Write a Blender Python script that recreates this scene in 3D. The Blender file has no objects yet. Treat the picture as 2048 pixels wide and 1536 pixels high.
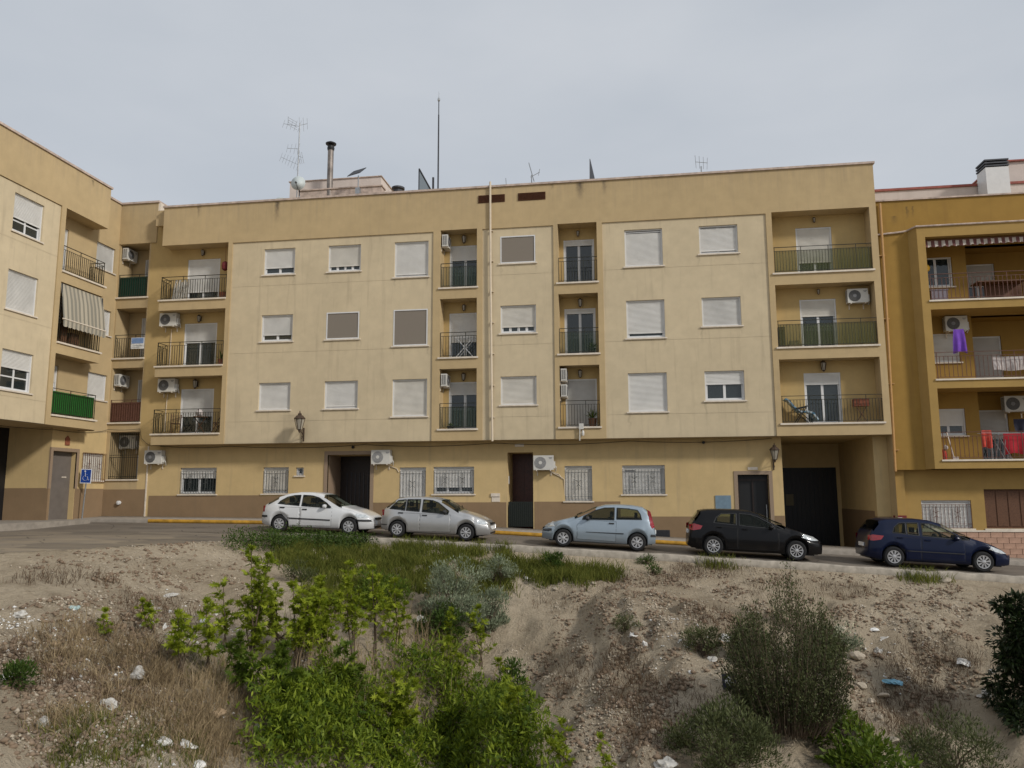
import bpy, math, random
import numpy as np
from mathutils import Vector, Matrix

scene = bpy.context.scene
COL = scene.collection
rng = random.Random(7)
nr = np.random.RandomState(7)
PI = math.pi

# ------------------------------------------------------------------ camera, sky, sun, exposure
cam = bpy.data.cameras.new('camera')
cam.sensor_width = 36.0
cam.lens = 36.0 * 1559.0 / 2048.0
cam.clip_start = 0.1
cam.clip_end = 2000.0
camo = bpy.data.objects.new('camera', cam)
COL.objects.link(camo)
YAW, PITCH, ROLL, DIST = -0.14862, 0.13859, -0.004406, 30.88
_cy, _sy = math.cos(YAW), math.sin(YAW)
FW = Vector((_sy * math.cos(PITCH), _cy * math.cos(PITCH), math.sin(PITCH)))
_r0 = Vector((_cy, -_sy, 0.0))
_u0 = _r0.cross(FW)
RT = _r0 * math.cos(ROLL) + _u0 * math.sin(ROLL)
UP = -_r0 * math.sin(ROLL) + _u0 * math.cos(ROLL)
m3 = Matrix((RT, UP, -FW)).transposed()
camo.matrix_world = Matrix.Translation((0, -DIST, 0)) @ m3.to_4x4()
scene.camera = camo

SUN_DIR = Vector((0.74, -0.42, 0.52)).normalized()      # towards the veiled sun
SUN_EL = math.asin(SUN_DIR.z)
SUN_AZ = math.atan2(SUN_DIR.x, SUN_DIR.y)
world = bpy.data.worlds.new('World')
scene.world = world
world.use_nodes = True
wt = world.node_tree
for n in list(wt.nodes):
    wt.nodes.remove(n)
w_out = wt.nodes.new('ShaderNodeOutputWorld')
w_sky = wt.nodes.new('ShaderNodeTexSky')
w_sky.sky_type = 'NISHITA'
w_sky.sun_disc = False
w_sky.sun_elevation = SUN_EL
w_sky.sun_rotation = SUN_AZ
w_bg1 = wt.nodes.new('ShaderNodeBackground')
w_bg1.inputs[1].default_value = 0.06
wt.links.new(w_sky.outputs[0], w_bg1.inputs[0])
w_tc = wt.nodes.new('ShaderNodeTexCoord')
w_map = wt.nodes.new('ShaderNodeMapping')
w_map.inputs['Scale'].default_value = (1.0, 1.0, 2.6)
wt.links.new(w_tc.outputs['Generated'], w_map.inputs[0])
w_no = wt.nodes.new('ShaderNodeTexNoise')
w_no.inputs['Scale'].default_value = 2.1
w_no.inputs['Detail'].default_value = 5
w_no.inputs['Roughness'].default_value = 0.5
wt.links.new(w_map.outputs[0], w_no.inputs[0])
w_ramp = wt.nodes.new('ShaderNodeValToRGB')
w_ramp.color_ramp.elements[0].position = 0.3
w_ramp.color_ramp.elements[0].color = (0.545, 0.590, 0.650, 1)
w_ramp.color_ramp.elements[1].position = 0.7
w_ramp.color_ramp.elements[1].color = (0.660, 0.692, 0.738, 1)
wt.links.new(w_no.outputs['Fac'], w_ramp.inputs[0])
w_bg2 = wt.nodes.new('ShaderNodeBackground')
w_bg2.inputs[1].default_value = 0.98
wt.links.new(w_ramp.outputs[0], w_bg2.inputs[0])
w_mix = wt.nodes.new('ShaderNodeMixShader')
w_mix.inputs[0].default_value = 0.88
wt.links.new(w_bg1.outputs[0], w_mix.inputs[1])
wt.links.new(w_bg2.outputs[0], w_mix.inputs[2])
wt.links.new(w_mix.outputs[0], w_out.inputs[0])

sun_d = bpy.data.lights.new('sun', 'SUN')
sun_d.energy = 2.3
sun_d.angle = math.radians(7)
sun_d.color = (1.0, 0.95, 0.87)
sun_o = bpy.data.objects.new('sun', sun_d)
COL.objects.link(sun_o)
sun_o.rotation_euler = (-SUN_DIR).to_track_quat('-Z', 'Y').to_euler()
sun_o.location = SUN_DIR * 80

scene.view_settings.view_transform = 'Standard'
scene.view_settings.look = 'None'
scene.view_settings.exposure = 0.0
scene.view_settings.gamma = 1.0
scene.view_settings.use_curve_mapping = False
scene.render.engine = 'CYCLES'
scene.cycles.max_bounces = 6
scene.cycles.diffuse_bounces = 2
scene.cycles.transparent_max_bounces = 12

# ------------------------------------------------------------------ helpers
def tag(o, label=None, cat=None, group=None, kind=None):
    if label: o['label'] = label
    if cat: o['category'] = cat
    if group: o['group'] = group
    if kind: o['kind'] = kind
    return o

def empty(name, loc=(0, 0, 0), label=None, cat=None, group=None):
    o = bpy.data.objects.new(name, None)
    o.empty_display_size = 0.2
    COL.objects.link(o)
    o.location = loc
    return tag(o, label, cat, group)

def pin(o, parent):
    """parent o, keeping coordinates given in world space"""
    o.parent = parent
    if parent is not None:
        p = parent
        M = Matrix.Identity(4)
        while p is not None:
            M = p.matrix_basis @ M if p.parent is None else p.matrix_parent_inverse @ p.matrix_basis @ M
            p = p.parent
        o.matrix_parent_inverse = M.inverted()
    return o

class Frame:
    def __init__(s, o=(0, 0, 0), ux=(1, 0, 0), uy=(0, 1, 0)):
        s.o, s.ux, s.uy = Vector(o), Vector(ux), Vector(uy)
    def __call__(s, a, d, z):
        return (s.o.x + s.ux.x * a + s.uy.x * d, s.o.y + s.ux.y * a + s.uy.y * d, s.o.z + z)
WF = Frame()

class MB:
    def __init__(s, F=None):
        s.v, s.f, s.m, s.F = [], [], [], F
    def add(s, vs, fs, mi=0):
        b = len(s.v)
        if s.F is not None:
            vs = [s.F(*p) for p in vs]
        s.v += [tuple(p) for p in vs]
        for f in fs:
            s.f.append(tuple(i + b for i in f)); s.m.append(mi)
        return s
    def quad(s, a, b, c, d, mi=0):
        return s.add([a, b, c, d], [(0, 1, 2, 3)], mi)
    def box(s, x0, x1, y0, y1, z0, z1, mi=0):
        v = [(x, y, z) for z in (z0, z1) for y in (y0, y1) for x in (x0, x1)]
        return s.add(v, [(0, 2, 3, 1), (4, 5, 7, 6), (0, 1, 5, 4), (2, 6, 7, 3), (0, 4, 6, 2), (1, 3, 7, 5)], mi)
    def bar(s, p, q, w=0.02, h=None, mi=0):
        """box section bar from p to q"""
        h = h or w
        p, q = Vector(p), Vector(q)
        d = (q - p).normalized()
        u = d.cross(Vector((0, 0, 1)))
        if u.length < 1e-3: u = Vector((1, 0, 0))
        u.normalize(); n = u.cross(d)
        v = []
        for c in (p, q):
            for (i, j) in ((-1, -1), (1, -1), (1, 1), (-1, 1)):
                v.append(tuple(c + u * i * w / 2 + n * j * h / 2))
        return s.add(v, [(0, 3, 2, 1), (4, 5, 6, 7), (0, 1, 5, 4), (1, 2, 6, 5), (2, 3, 7, 6), (3, 0, 4, 7)], mi)
    def tube(s, pts, r, n=6, mi=0, cap=True):
        pts = [Vector(p) for p in pts]
        rr = r if isinstance(r, (list, tuple)) else [r] * len(pts)
        v, f = [], []
        for i, p in enumerate(pts):
            d = (pts[min(i + 1, len(pts) - 1)] - pts[max(i - 1, 0)]).normalized()
            u = d.cross(Vector((0.31, 0.17, 0.93)))
            if u.length < 1e-3: u = d.cross(Vector((1, 0, 0)))
            u.normalize(); w = d.cross(u)
            for k in range(n):
                a = 2 * PI * k / n
                v.append(tuple(p + (u * math.cos(a) + w * math.sin(a)) * rr[i]))
        for i in range(len(pts) - 1):
            for k in range(n):
                k2 = (k + 1) % n
                f.append((i * n + k, i * n + k2, (i + 1) * n + k2, (i + 1) * n + k))
        if cap:
            f.append(tuple(range(n - 1, -1, -1)))
            f.append(tuple((len(pts) - 1) * n + k for k in range(n)))
        return s.add(v, f, mi)
    def lathe(s, prof, c=(0, 0, 0), axis='z', n=20, mi=0):
        """prof: (radius, height) list along the axis"""
        v, f = [], []
        for (r, hh) in prof:
            for k in range(n):
                a = 2 * PI * k / n
                x, y = r * math.cos(a), r * math.sin(a)
                if axis == 'z': p = (x, y, hh)
                elif axis == 'y': p = (x, hh, y)
                else: p = (hh, x, y)
                v.append((p[0] + c[0], p[1] + c[1], p[2] + c[2]))
        for i in range(len(prof) - 1):
            for k in range(n):
                k2 = (k + 1) % n
                f.append((i * n + k, i * n + k2, (i + 1) * n + k2, (i + 1) * n + k))
        f.append(tuple(range(n - 1, -1, -1)))
        f.append(tuple((len(prof) - 1) * n + k for k in range(n)))
        return s.add(v, f, mi)
    def prism(s, poly, d0, d1, mi=0):
        """poly in (a,z), extruded in depth d0..d1"""
        n = len(poly)
        v = [(a, d0, z) for a, z in poly] + [(a, d1, z) for a, z in poly]
        f = [tuple(range(n)), tuple(range(2 * n - 1, n - 1, -1))]
        for i in range(n):
            j = (i + 1) % n
            f.append((i, i + n, j + n, j))
        return s.add(v, f, mi)
    def build(s, name, mats, parent=None, smooth=False, fixn=False):
        me = bpy.data.meshes.new(name)
        me.from_pydata(s.v, [], s.f)
        for m in (mats if isinstance(mats, (list, tuple)) else [mats]):
            me.materials.append(m)
        if any(s.m):
            me.polygons.foreach_set('material_index', s.m)
        if smooth:
            me.polygons.foreach_set('use_smooth', [True] * len(me.polygons))
        if fixn:
            import bmesh
            bm = bmesh.new(); bm.from_mesh(me)
            bmesh.ops.recalc_face_normals(bm, faces=bm.faces)
            bm.to_mesh(me); bm.free()
        me.update()
        o = bpy.data.objects.new(name, me)
        COL.objects.link(o)
        if parent is not None: pin(o, parent)
        return o

def np_mesh(name, V, Fc, mats, parent=None, smooth=False, midx=None):
    """V (N,3) float, Fc (M,k) int - all faces of one size"""
    me = bpy.data.meshes.new(name)
    V = np.ascontiguousarray(V, dtype=np.float32); Fc = np.ascontiguousarray(Fc, dtype=np.int32)
    M, k = Fc.shape
    me.vertices.add(len(V)); me.vertices.foreach_set('co', V.ravel())
    me.loops.add(M * k); me.loops.foreach_set('vertex_index', Fc.ravel())
    me.polygons.add(M)
    me.polygons.foreach_set('loop_start', np.arange(0, M * k, k, dtype=np.int32))
    me.polygons.foreach_set('loop_total', np.full(M, k, dtype=np.int32))
    for m in (mats if isinstance(mats, (list, tuple)) else [mats]):
        me.materials.append(m)
    if midx is not None: me.polygons.foreach_set('material_index', midx)
    if smooth: me.polygons.foreach_set('use_smooth', np.ones(M, dtype=bool))
    me.update(calc_edges=True); me.validate()
    o = bpy.data.objects.new(name, me)
    COL.objects.link(o)
    if parent is not None: pin(o, parent)
    return o

def copy_tree(o, parent=None):
    c = o.copy(); COL.objects.link(c)
    if parent is not None:
        c.parent = parent; c.matrix_parent_inverse = o.matrix_parent_inverse.copy()
    for ch in list(o.children):
        copy_tree(ch, c)
    return c

def wall(mb, a0, a1, z0, z1, d, ops, mi=0, rmi=None):
    """front face at depth d with openings (a,b,za,zb,reveal depth)"""
    A = sorted({a0, a1, *[v for o in ops for v in o[:2] if a0 < v < a1]})
    Z = sorted({z0, z1, *[v for o in ops for v in o[2:4] if z0 < v < z1]})
    for i in range(len(A) - 1):
        for j in range(len(Z) - 1):
            ca, cz = (A[i] + A[i + 1]) / 2, (Z[j] + Z[j + 1]) / 2
            if any(o[0] < ca < o[1] and o[2] < cz < o[3] for o in ops): continue
            mb.quad((A[i], d, Z[j]), (A[i + 1], d, Z[j]), (A[i + 1], d, Z[j + 1]), (A[i], d, Z[j + 1]), mi)
    r = mi if rmi is None else rmi
    for o in ops:
        a, b, za, zb, dp = o[:5]
        e = d + dp
        mb.quad((a, d, za), (a, d, zb), (a, e, zb), (a, e, za), r)
        mb.quad((b, d, za), (b, e, za), (b, e, zb), (b, d, zb), r)
        mb.quad((a, d, zb), (b, d, zb), (b, e, zb), (a, e, zb), r)
        mb.quad((a, d, za), (a, e, za), (b, e, za), (b, d, za), r)

# ------------------------------------------------------------------ materials
def srgb(r, g, b):
    f = lambda c: (c / 255 / 12.92) if c / 255 <= 0.04045 else ((c / 255 + 0.055) / 1.055) ** 2.4
    return (f(r), f(g), f(b))

class Nodes:
    def __init__(s, name):
        s.mat = bpy.data.materials.new(name); s.mat.use_nodes = True
        s.t = s.mat.node_tree
        s.b = s.t.nodes['Principled BSDF']
        s.out = s.t.nodes['Material Output']
    def n(s, ty, **kw):
        nd = s.t.nodes.new(ty)
        for k, v in kw.items(): setattr(nd, k, v)
        return nd
    def l(s, a, b): s.t.links.new(a, b)
    def coord(s, scale=(1, 1, 1), kind='Object'):
        tc = s.n('ShaderNodeTexCoord'); mp = s.n('ShaderNodeMapping')
        mp.inputs['Scale'].default_value = scale
        s.l(tc.outputs[kind], mp.inputs[0]); return mp.outputs[0]
    def noise(s, co, scale, detail=4, rough=0.55):
        nd = s.n('ShaderNodeTexNoise')
        nd.inputs['Scale'].default_value = scale; nd.inputs['Detail'].default_value = detail
        nd.inputs['Roughness'].default_value = rough
        s.l(co, nd.inputs[0]); return nd.outputs['Fac']
    def math(s, op, a, b=None, clamp=False):
        nd = s.n('ShaderNodeMath', operation=op); nd.use_clamp = clamp
        for i, x in enumerate((a, b)):
            if x is None: continue
            if isinstance(x, (int, float)): nd.inputs[i].default_value = x
            else: s.l(x, nd.inputs[i])
        return nd.outputs[0]
    def ramp(s, fac, p0, p1, c0=(0, 0, 0, 1), c1=(1, 1, 1, 1)):
        nd = s.n('ShaderNodeValToRGB')
        e = nd.color_ramp.elements
        e[0].position, e[1].position = p0, p1
        e[0].color, e[1].color = c0, c1
        s.l(fac, nd.inputs[0]); return nd.outputs[0]
    def mix(s, fac, a, b, mode='MIX'):
        nd = s.n('ShaderNodeMix', data_type='RGBA', blend_type=mode)
        for sock, x in ((nd.inputs['Factor'], fac), (nd.inputs['A'], a), (nd.inputs['B'], b)):
            if isinstance(x, (int, float)): sock.default_value = x
            elif isinstance(x, (tuple, list)): sock.default_value = (*x[:3], 1)
            else: s.l(x, sock)
        return nd.outputs['Result']
    def bump(s, h, strength=0.2, dist=0.02):
        nd = s.n('ShaderNodeBump')
        nd.inputs['Strength'].default_value = strength; nd.inputs['Distance'].default_value = dist
        s.l(h, nd.inputs['Height']); s.l(nd.outputs[0], s.b.inputs['Normal'])

def simple(name, c, rough=0.6, metal=0.0, spec=0.4, var=0.0, vs=6.0, bump=0.0, bs=80.0, coat=0.0):
    N = Nodes(name)
    N.b.inputs['Roughness'].default_value = rough
    N.b.inputs['Metallic'].default_value = metal
    N.b.inputs['Specular IOR Level'].default_value = spec
    if coat: N.b.inputs['Coat Weight'].default_value = coat; N.b.inputs['Coat Roughness'].default_value = 0.04
    co = N.coord()
    f = N.noise(co, vs, 4)
    lo = tuple(x * (1 - var) for x in c); hi = tuple(min(1, x * (1 + var)) for x in c)
    N.l(N.ramp(f, 0.3, 0.7, (*lo, 1), (*hi, 1)), N.b.inputs['Base Color'])
    if bump: N.bump(N.noise(co, bs, 3), bump, 0.01)
    return N.mat

def stucco(name, c, dirt=(0.30, 0.24, 0.17), amt=0.5, stains=(), axis=0, plinth_rows=None, rain=None):
    """painted render: cloudy tone, faint vertical runs, own-shaped stains at (x, ztop, halfwidth, length)"""
    N = Nodes(name)
    N.b.inputs['Roughness'].default_value = 0.9
    N.b.inputs['Specular IOR Level'].default_value = 0.15
    co = N.coord()
    big = N.noise(co, 0.35, 3)
    mid = N.noise(co, 2.2, 5, 0.6)
    run = N.noise(N.coord((4.5, 4.5, 0.35)), 1.0, 4, 0.6)
    fac = N.math('ADD', N.math('MULTIPLY', big, 0.5), N.math('MULTIPLY', mid, 0.5))
    col = N.mix(N.ramp(fac, 0.36, 0.66), tuple(x * 0.90 for x in c), tuple(min(1, x * 1.07) for x in c))
    col = N.mix(N.math('MULTIPLY', N.ramp(run, 0.55, 0.85), 0.30 * amt), col, dirt)
    if stains:
        sep = N.n('ShaderNodeSeparateXYZ'); N.l(N.coord(), sep.inputs[0])
        X = sep.outputs[axis]; Z = sep.outputs[2]
        wob = N.math('MULTIPLY', N.math('SUBTRACT', N.noise(co, 6.0, 3), 0.5), 0.25)
        Xw = N.math('ADD', X, wob)
        tot = None
        for (x0, zt, hw, ln, st) in stains:
            a = N.math('SUBTRACT', 1.0, N.math('DIVIDE', N.math('ABSOLUTE', N.math('SUBTRACT', Xw, x0)), hw), True)
            b = N.math('SUBTRACT', 1.0, N.math('DIVIDE', N.math('SUBTRACT', zt, Z), ln), True)
            c2 = N.math('LESS_THAN', Z, zt)
            q = N.math('MULTIPLY', N.math('MULTIPLY', a, b), N.math('MULTIPLY', c2, st))
            tot = q if tot is None else N.math('MAXIMUM', tot, q)
        col = N.mix(tot, col, (0.055, 0.045, 0.04))
    if rain is not None:   # dirty run-off band hanging below a coping or ledge at height rain[0], rain[1] long
        sep2 = N.n('ShaderNodeSeparateXYZ'); N.l(N.coord(), sep2.inputs[0])
        t = N.math('DIVIDE', N.math('SUBTRACT', rain[0], sep2.outputs[2]), rain[1], True)
        k = N.math('MULTIPLY', N.math('SUBTRACT', 1.0, t), N.ramp(N.noise(N.coord((3.0, 3.0, 0.15)), 1.6, 4, 0.7), 0.42, 0.75))
        col = N.mix(N.math('MULTIPLY', k, 0.45), col, dirt)
    N.l(col, N.b.inputs['Base Color'])
    N.bump(N.noise(co, 55, 4, 0.7), 0.25, 0.006)
    return N.mat

M = {}
CH_OCHRE = (0.515, 0.390, 0.220)
CH_FIELD = (0.610, 0.508, 0.345)
M['ochre'] = stucco('ochre_render', CH_OCHRE, amt=1.1, rain=(12.7, 1.3), stains=[(-15.0, 12.7, .16, 1.0, .9), (-18.7, 12.7, .1, .6, .7), (-1.75, 12.7, .2, .75, .95), (-0.75, 12.7, .12, .6, .7), (-9.0, 12.7, .08, .3, .5), (-2.9, 12.7, .08, .25, .6)])
FST = []
for (_a, _b, _t) in ((-15.53, -14.11, 0), (-12.60, -11.14, 0), (-9.65, -8.17, 1), (-5.10, -3.63, 0), (0.02, 1.53, 1), (2.98, 4.48, 0)):
    for _k in range(3):
        _z = (3.13 if _t else 3.51) + 2.95 * _k - .05
        FST.append((_a - .04 + rng.uniform(-.05, .1), _z, .07, rng.uniform(.35, .8), rng.uniform(.12, .30)))
        FST.append((_b + .04 + rng.uniform(-.1, .05), _z, .07, rng.uniform(.35, .8), rng.uniform(.12, .30)))
FST += [(-14.1, 3.3, .55, .9, .22), (-11.6, 3.6, .12, .5, .12)]
M['field'] = stucco('beige_render', CH_FIELD, amt=1.5, stains=FST)
M['ground_wall'] = stucco('yellow_render', (0.590, 0.440, 0.225), amt=1.3)
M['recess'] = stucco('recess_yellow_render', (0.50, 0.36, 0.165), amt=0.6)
M['plinth'] = stucco('brown_plinth_render', (0.265, 0.182, 0.108), dirt=(0.16, 0.13, 0.1), amt=0.9)
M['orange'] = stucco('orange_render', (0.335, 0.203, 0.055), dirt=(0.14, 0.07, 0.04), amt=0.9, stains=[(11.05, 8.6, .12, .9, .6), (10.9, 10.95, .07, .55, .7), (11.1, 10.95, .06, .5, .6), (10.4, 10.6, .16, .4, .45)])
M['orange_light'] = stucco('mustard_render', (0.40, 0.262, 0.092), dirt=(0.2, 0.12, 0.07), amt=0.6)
M['pink'] = stucco('pink_render', (0.62, 0.54, 0.49), amt=0.9)
M['coping'] = simple('coping_stone', (0.50, 0.40, 0.34), 0.8, var=0.25, vs=5, bump=0.3)
M['red_coping'] = simple('red_clay_coping', (0.32, 0.10, 0.08), 0.8, var=0.2, vs=8, bump=0.3)
M['sill'] = simple('pale_sill_stone', (0.70, 0.62, 0.52), 0.6, var=0.12, vs=5)
M['stone'] = simple('brown_granite', (0.30, 0.22, 0.155), 0.5, var=0.18, vs=40)
M['white'] = simple('white_frame', (0.68, 0.68, 0.68), 0.4, var=0.04)
M['shutter'] = simple('white_shutter', (0.68, 0.668, 0.64), 0.45, var=0.06, vs=2.5)
M['shutter_cream'] = simple('cream_shutter', (0.64, 0.61, 0.55), 0.5, var=0.10, vs=1.6)
M['shutter_worn'] = simple('worn_shutter', (0.60, 0.59, 0.565), 0.55, var=0.14, vs=1.2)
M['shutter_grey'] = simple('grey_shutter', (0.52, 0.505, 0.48), 0.5, var=0.06, vs=2.5)
M['screen'] = simple('fly_screen', (0.235, 0.205, 0.172), 0.9, var=0.06, vs=300, spec=0.1)
M['iron'] = simple('dark_green_iron', (0.026, 0.026, 0.016), 0.55, var=0.3, vs=15)
M['iron_brown'] = simple('brown_iron', (0.12, 0.05, 0.035), 0.55, var=0.25, vs=15)
M['grille'] = simple('grey_iron_grille', (0.07, 0.075, 0.075), 0.5, var=0.2)
M['door_dark'] = simple('dark_brown_door', (0.018, 0.010, 0.008), 0.45, var=0.3, vs=9)
M['door_red'] = simple('red_brown_door', (0.075, 0.022, 0.014), 0.4, var=0.25, vs=9)
M['door_grey'] = simple('grey_metal_door', (0.15, 0.13, 0.115), 0.5, var=0.12, vs=3)
M['black'] = simple('black_plastic', (0.012, 0.012, 0.013), 0.5)
M['gate_green'] = simple('dark_green_gate', (0.012, 0.016, 0.012), 0.5)
M['garage_black'] = simple('black_garage_door', (0.010, 0.010, 0.012), 0.5)
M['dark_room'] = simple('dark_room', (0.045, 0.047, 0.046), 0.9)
M['curtain_dark'] = simple('dark_curtain', (0.14, 0.145, 0.145), 0.9, var=0.3, vs=8)
M['curtain'] = simple('net_curtain', (0.50, 0.50, 0.49), 0.9, var=0.15, vs=12)
M['curtain_red'] = simple('red_curtain', (0.22, 0.03, 0.025), 0.9, var=0.2)
M['ac_white'] = simple('ac_casing', (0.60, 0.585, 0.545), 0.45, var=0.06, vs=4)
M['ac_dark'] = simple('ac_fan_dark', (0.095, 0.093, 0.088), 0.6)
M['ac_grey'] = simple('ac_fan_grey', (0.22, 0.22, 0.23), 0.5)
M['pipe_cream'] = simple('cream_downpipe', (0.66, 0.56, 0.43), 0.5, var=0.06)
M['pipe_orange'] = simple('ochre_downpipe', (0.48, 0.27, 0.10), 0.5, var=0.08)
M['metal'] = simple('galvanised_metal', (0.36, 0.37, 0.38), 0.45, 0.7, var=0.15, vs=8)
M['metal_dark'] = simple('dark_metal', (0.06, 0.062, 0.07), 0.5, 0.5, var=0.15)
M['flue'] = simple('rusty_flue', (0.24, 0.21, 0.19), 0.5, 0.6, var=0.35, vs=3)
M['dish'] = simple('pale_dish', (0.55, 0.60, 0.60), 0.5, var=0.05)
M['vent_brown'] = simple('brown_vent', (0.14, 0.062, 0.035), 0.7, var=0.2, vs=12)
M['sign_blue'] = simple('sign_blue', (0.015, 0.06, 0.30), 0.4)
M['sign_white'] = simple('sign_white', (0.75, 0.77, 0.80), 0.4)
M['panel_blue'] = simple('faded_blue_panel', (0.16, 0.235, 0.30), 0.6, var=0.15, vs=6)
M['red_plate'] = simple('dark_red_plate', (0.16, 0.02, 0.022), 0.5, var=0.1)
M['terracotta'] = simple('terracotta', (0.26, 0.085, 0.045), 0.8, var=0.15)
M['wood'] = simple('brown_wood', (0.12, 0.055, 0.028), 0.6, var=0.25, vs=20)
M['cloth_purple'] = simple('purple_cloth', (0.16, 0.055, 0.42), 0.8, var=0.15, vs=10)
M['cloth_red'] = simple('red_cloth', (0.40, 0.015, 0.028), 0.85, var=0.15, vs=8)
M['cloth_red2'] = simple('orange_red_cloth', (0.52, 0.06, 0.04), 0.85, var=0.25, vs=8)
M['cloth_dark'] = simple('dark_cloth', (0.025, 0.025, 0.045), 0.85, var=0.2)
M['cloth_white'] = simple('pale_cloth', (0.52, 0.47, 0.45), 0.85, var=0.15, vs=9)
M['screen_brown'] = simple('brown_reed_screen', (0.135, 0.062, 0.038), 0.85, var=0.25, vs=14)
M['screen_green'] = simple('green_mesh_screen', (0.004, 0.045, 0.028), 0.75, var=0.15, vs=10)
M['screen_grass'] = simple('grass_green_screen', (0.010, 0.115, 0.012), 0.8, var=0.2, vs=12)
M['yellow'] = simple('yellow_paint', (0.46, 0.25, 0.03), 0.8, var=0.3, vs=4, bump=0.2)
M['lamp_glass'] = simple('milky_lamp_glass', (0.36, 0.33, 0.27), 0.3)
M['lamp_iron'] = simple('bronze_lamp_iron', (0.065, 0.042, 0.028), 0.55, var=0.2)
M['cable'] = simple('black_cable', (0.022, 0.019, 0.016), 0.7)

def glass(name, tint=(0.05, 0.06, 0.065), fac=0.55, rough=0.03):
    N = Nodes(name)
    N.b.inputs['Base Color'].default_value = (*tint, 1)
    N.b.inputs['Roughness'].default_value = rough
    N.b.inputs['Specular IOR Level'].default_value = 1.0
    co = N.coord(); N.bump(N.noise(co, 1.2, 2), 0.03, 0.02)
    tr = N.n('ShaderNodeBsdfTransparent'); tr.inputs[0].default_value = (0.80, 0.84, 0.83, 1)
    mx = N.n('ShaderNodeMixShader'); mx.inputs[0].default_value = fac
    N.l(tr.outputs[0], mx.inputs[1]); N.l(N.b.outputs[0], mx.inputs[2]); N.l(mx.outputs[0], N.out.inputs[0])
    return N.mat
M['glass'] = glass('window_glass', (0.030, 0.040, 0.042), 0.68)
M['glass_dark'] = glass('dark_window_glass', (0.015, 0.017, 0.02), 0.75)

def veil(name, c, alpha):
    N = Nodes(name)
    N.b.inputs['Base Color'].default_value = (*c, 1)
    N.b.inputs['Roughness'].default_value = 0.8
    f = N.noise(N.coord((1, 1, 0.4)), 5, 3)
    al = N.math('ADD', N.math('MULTIPLY', f, 0.2), alpha - 0.1)
    N.l(al, N.b.inputs['Alpha'])
    return N.mat
M['veil_green'] = veil('green_translucent_screen', (0.13, 0.15, 0.045), 0.55)
M['veil_teal'] = veil('teal_translucent_screen', (0.07, 0.115, 0.075), 0.35)

def leaf_mat(name, c0, c1, rough=0.55, trans=0.38):
    N = Nodes(name)
    g = N.n('ShaderNodeNewGeometry')
    col = N.mix(N.ramp(g.outputs['Random Per Island'], 0.0, 1.0), c0, c1)
    big = N.noise(N.coord(), 1.5, 3)
    col = N.mix(N.math('MULTIPLY', N.ramp(big, 0.4, 0.7), 0.45), col, tuple(x * 0.6 for x in c0))
    N.l(col, N.b.inputs['Base Color'])
    N.b.inputs['Roughness'].default_value = rough
    N.b.inputs['Specular IOR Level'].default_value = 0.25
    if trans:
        tl = N.n('ShaderNodeBsdfTranslucent'); N.l(col, tl.inputs[0])
        mx = N.n('ShaderNodeMixShader'); mx.inputs[0].default_value = trans
        N.l(N.b.outputs[0], mx.inputs[1]); N.l(tl.outputs[0], mx.inputs[2]); N.l(mx.outputs[0], N.out.inputs[0])
    return N.mat
M['fig'] = leaf_mat('fig_leaf', (0.145, 0.205, 0.012), (0.390, 0.450, 0.038))
M['fig_dark'] = leaf_mat('dark_fig_leaf', (0.060, 0.110, 0.012), (0.170, 0.230, 0.025))
M['lush'] = leaf_mat('lush_weed_leaf', (0.110, 0.170, 0.012), (0.320, 0.390, 0.038))
M['mat_green'] = leaf_mat('dark_ground_cover_leaf', (0.040, 0.085, 0.015), (0.120, 0.175, 0.035))
M['salt'] = leaf_mat('grey_green_leaf', (0.155, 0.190, 0.118), (0.345, 0.385, 0.255), 0.8, 0.15)
M['olive'] = leaf_mat('olive_leaf', (0.055, 0.070, 0.022), (0.135, 0.150, 0.060), 0.7, 0.15)
M['olive_dark'] = leaf_mat('dark_olive_leaf', (0.030, 0.040, 0.013), (0.110, 0.122, 0.045), 0.7, 0.12)
M['dark_leaf'] = leaf_mat('dark_glossy_leaf', (0.012, 0.022, 0.007), (0.030, 0.048, 0.013), 0.45, 0.1)
M['grass_olive'] = leaf_mat('olive_grass', (0.085, 0.115, 0.016), (0.235, 0.235, 0.050), 0.8)
M['grass_dry'] = leaf_mat('dry_grass', (0.24, 0.175, 0.095), (0.46, 0.355, 0.215), 0.9, 0.15)
M['grass_brown'] = leaf_mat('brown_dead_weed', (0.085, 0.052, 0.030), (0.17, 0.115, 0.068), 0.9, 0.1)
M['stem'] = simple('grey_brown_stem', (0.10, 0.072, 0.048), 0.85, var=0.3, vs=20)
M['stem_pale'] = simple('pale_dry_stem', (0.26, 0.20, 0.13), 0.85, var=0.3, vs=20)
M['flower'] = simple('cream_flower', (0.62, 0.60, 0.42), 0.8, var=0.1)
M['rock'] = simple('pale_rock', (0.42, 0.36, 0.28), 0.95, var=0.3, vs=9, bump=0.6, bs=25)
M['paper'] = simple('white_paper', (0.68, 0.668, 0.64), 0.8, var=0.28, vs=9)
M['plastic_bag'] = simple('grey_plastic_bag', (0.50, 0.48, 0.44), 0.45, var=0.2, vs=12)
M['plastic_teal'] = simple('pale_teal_plastic', (0.38, 0.50, 0.50), 0.4, var=0.2, vs=12)
M['plastic_blue'] = simple('light_blue_plastic', (0.20, 0.42, 0.55), 0.4, var=0.25, vs=12)
M['plastic_red'] = simple('faded_red_plastic', (0.42, 0.07, 0.045), 0.5, var=0.2, vs=12)
M['card'] = simple('brown_cardboard', (0.40, 0.29, 0.18), 0.9, var=0.2, vs=12)

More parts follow.
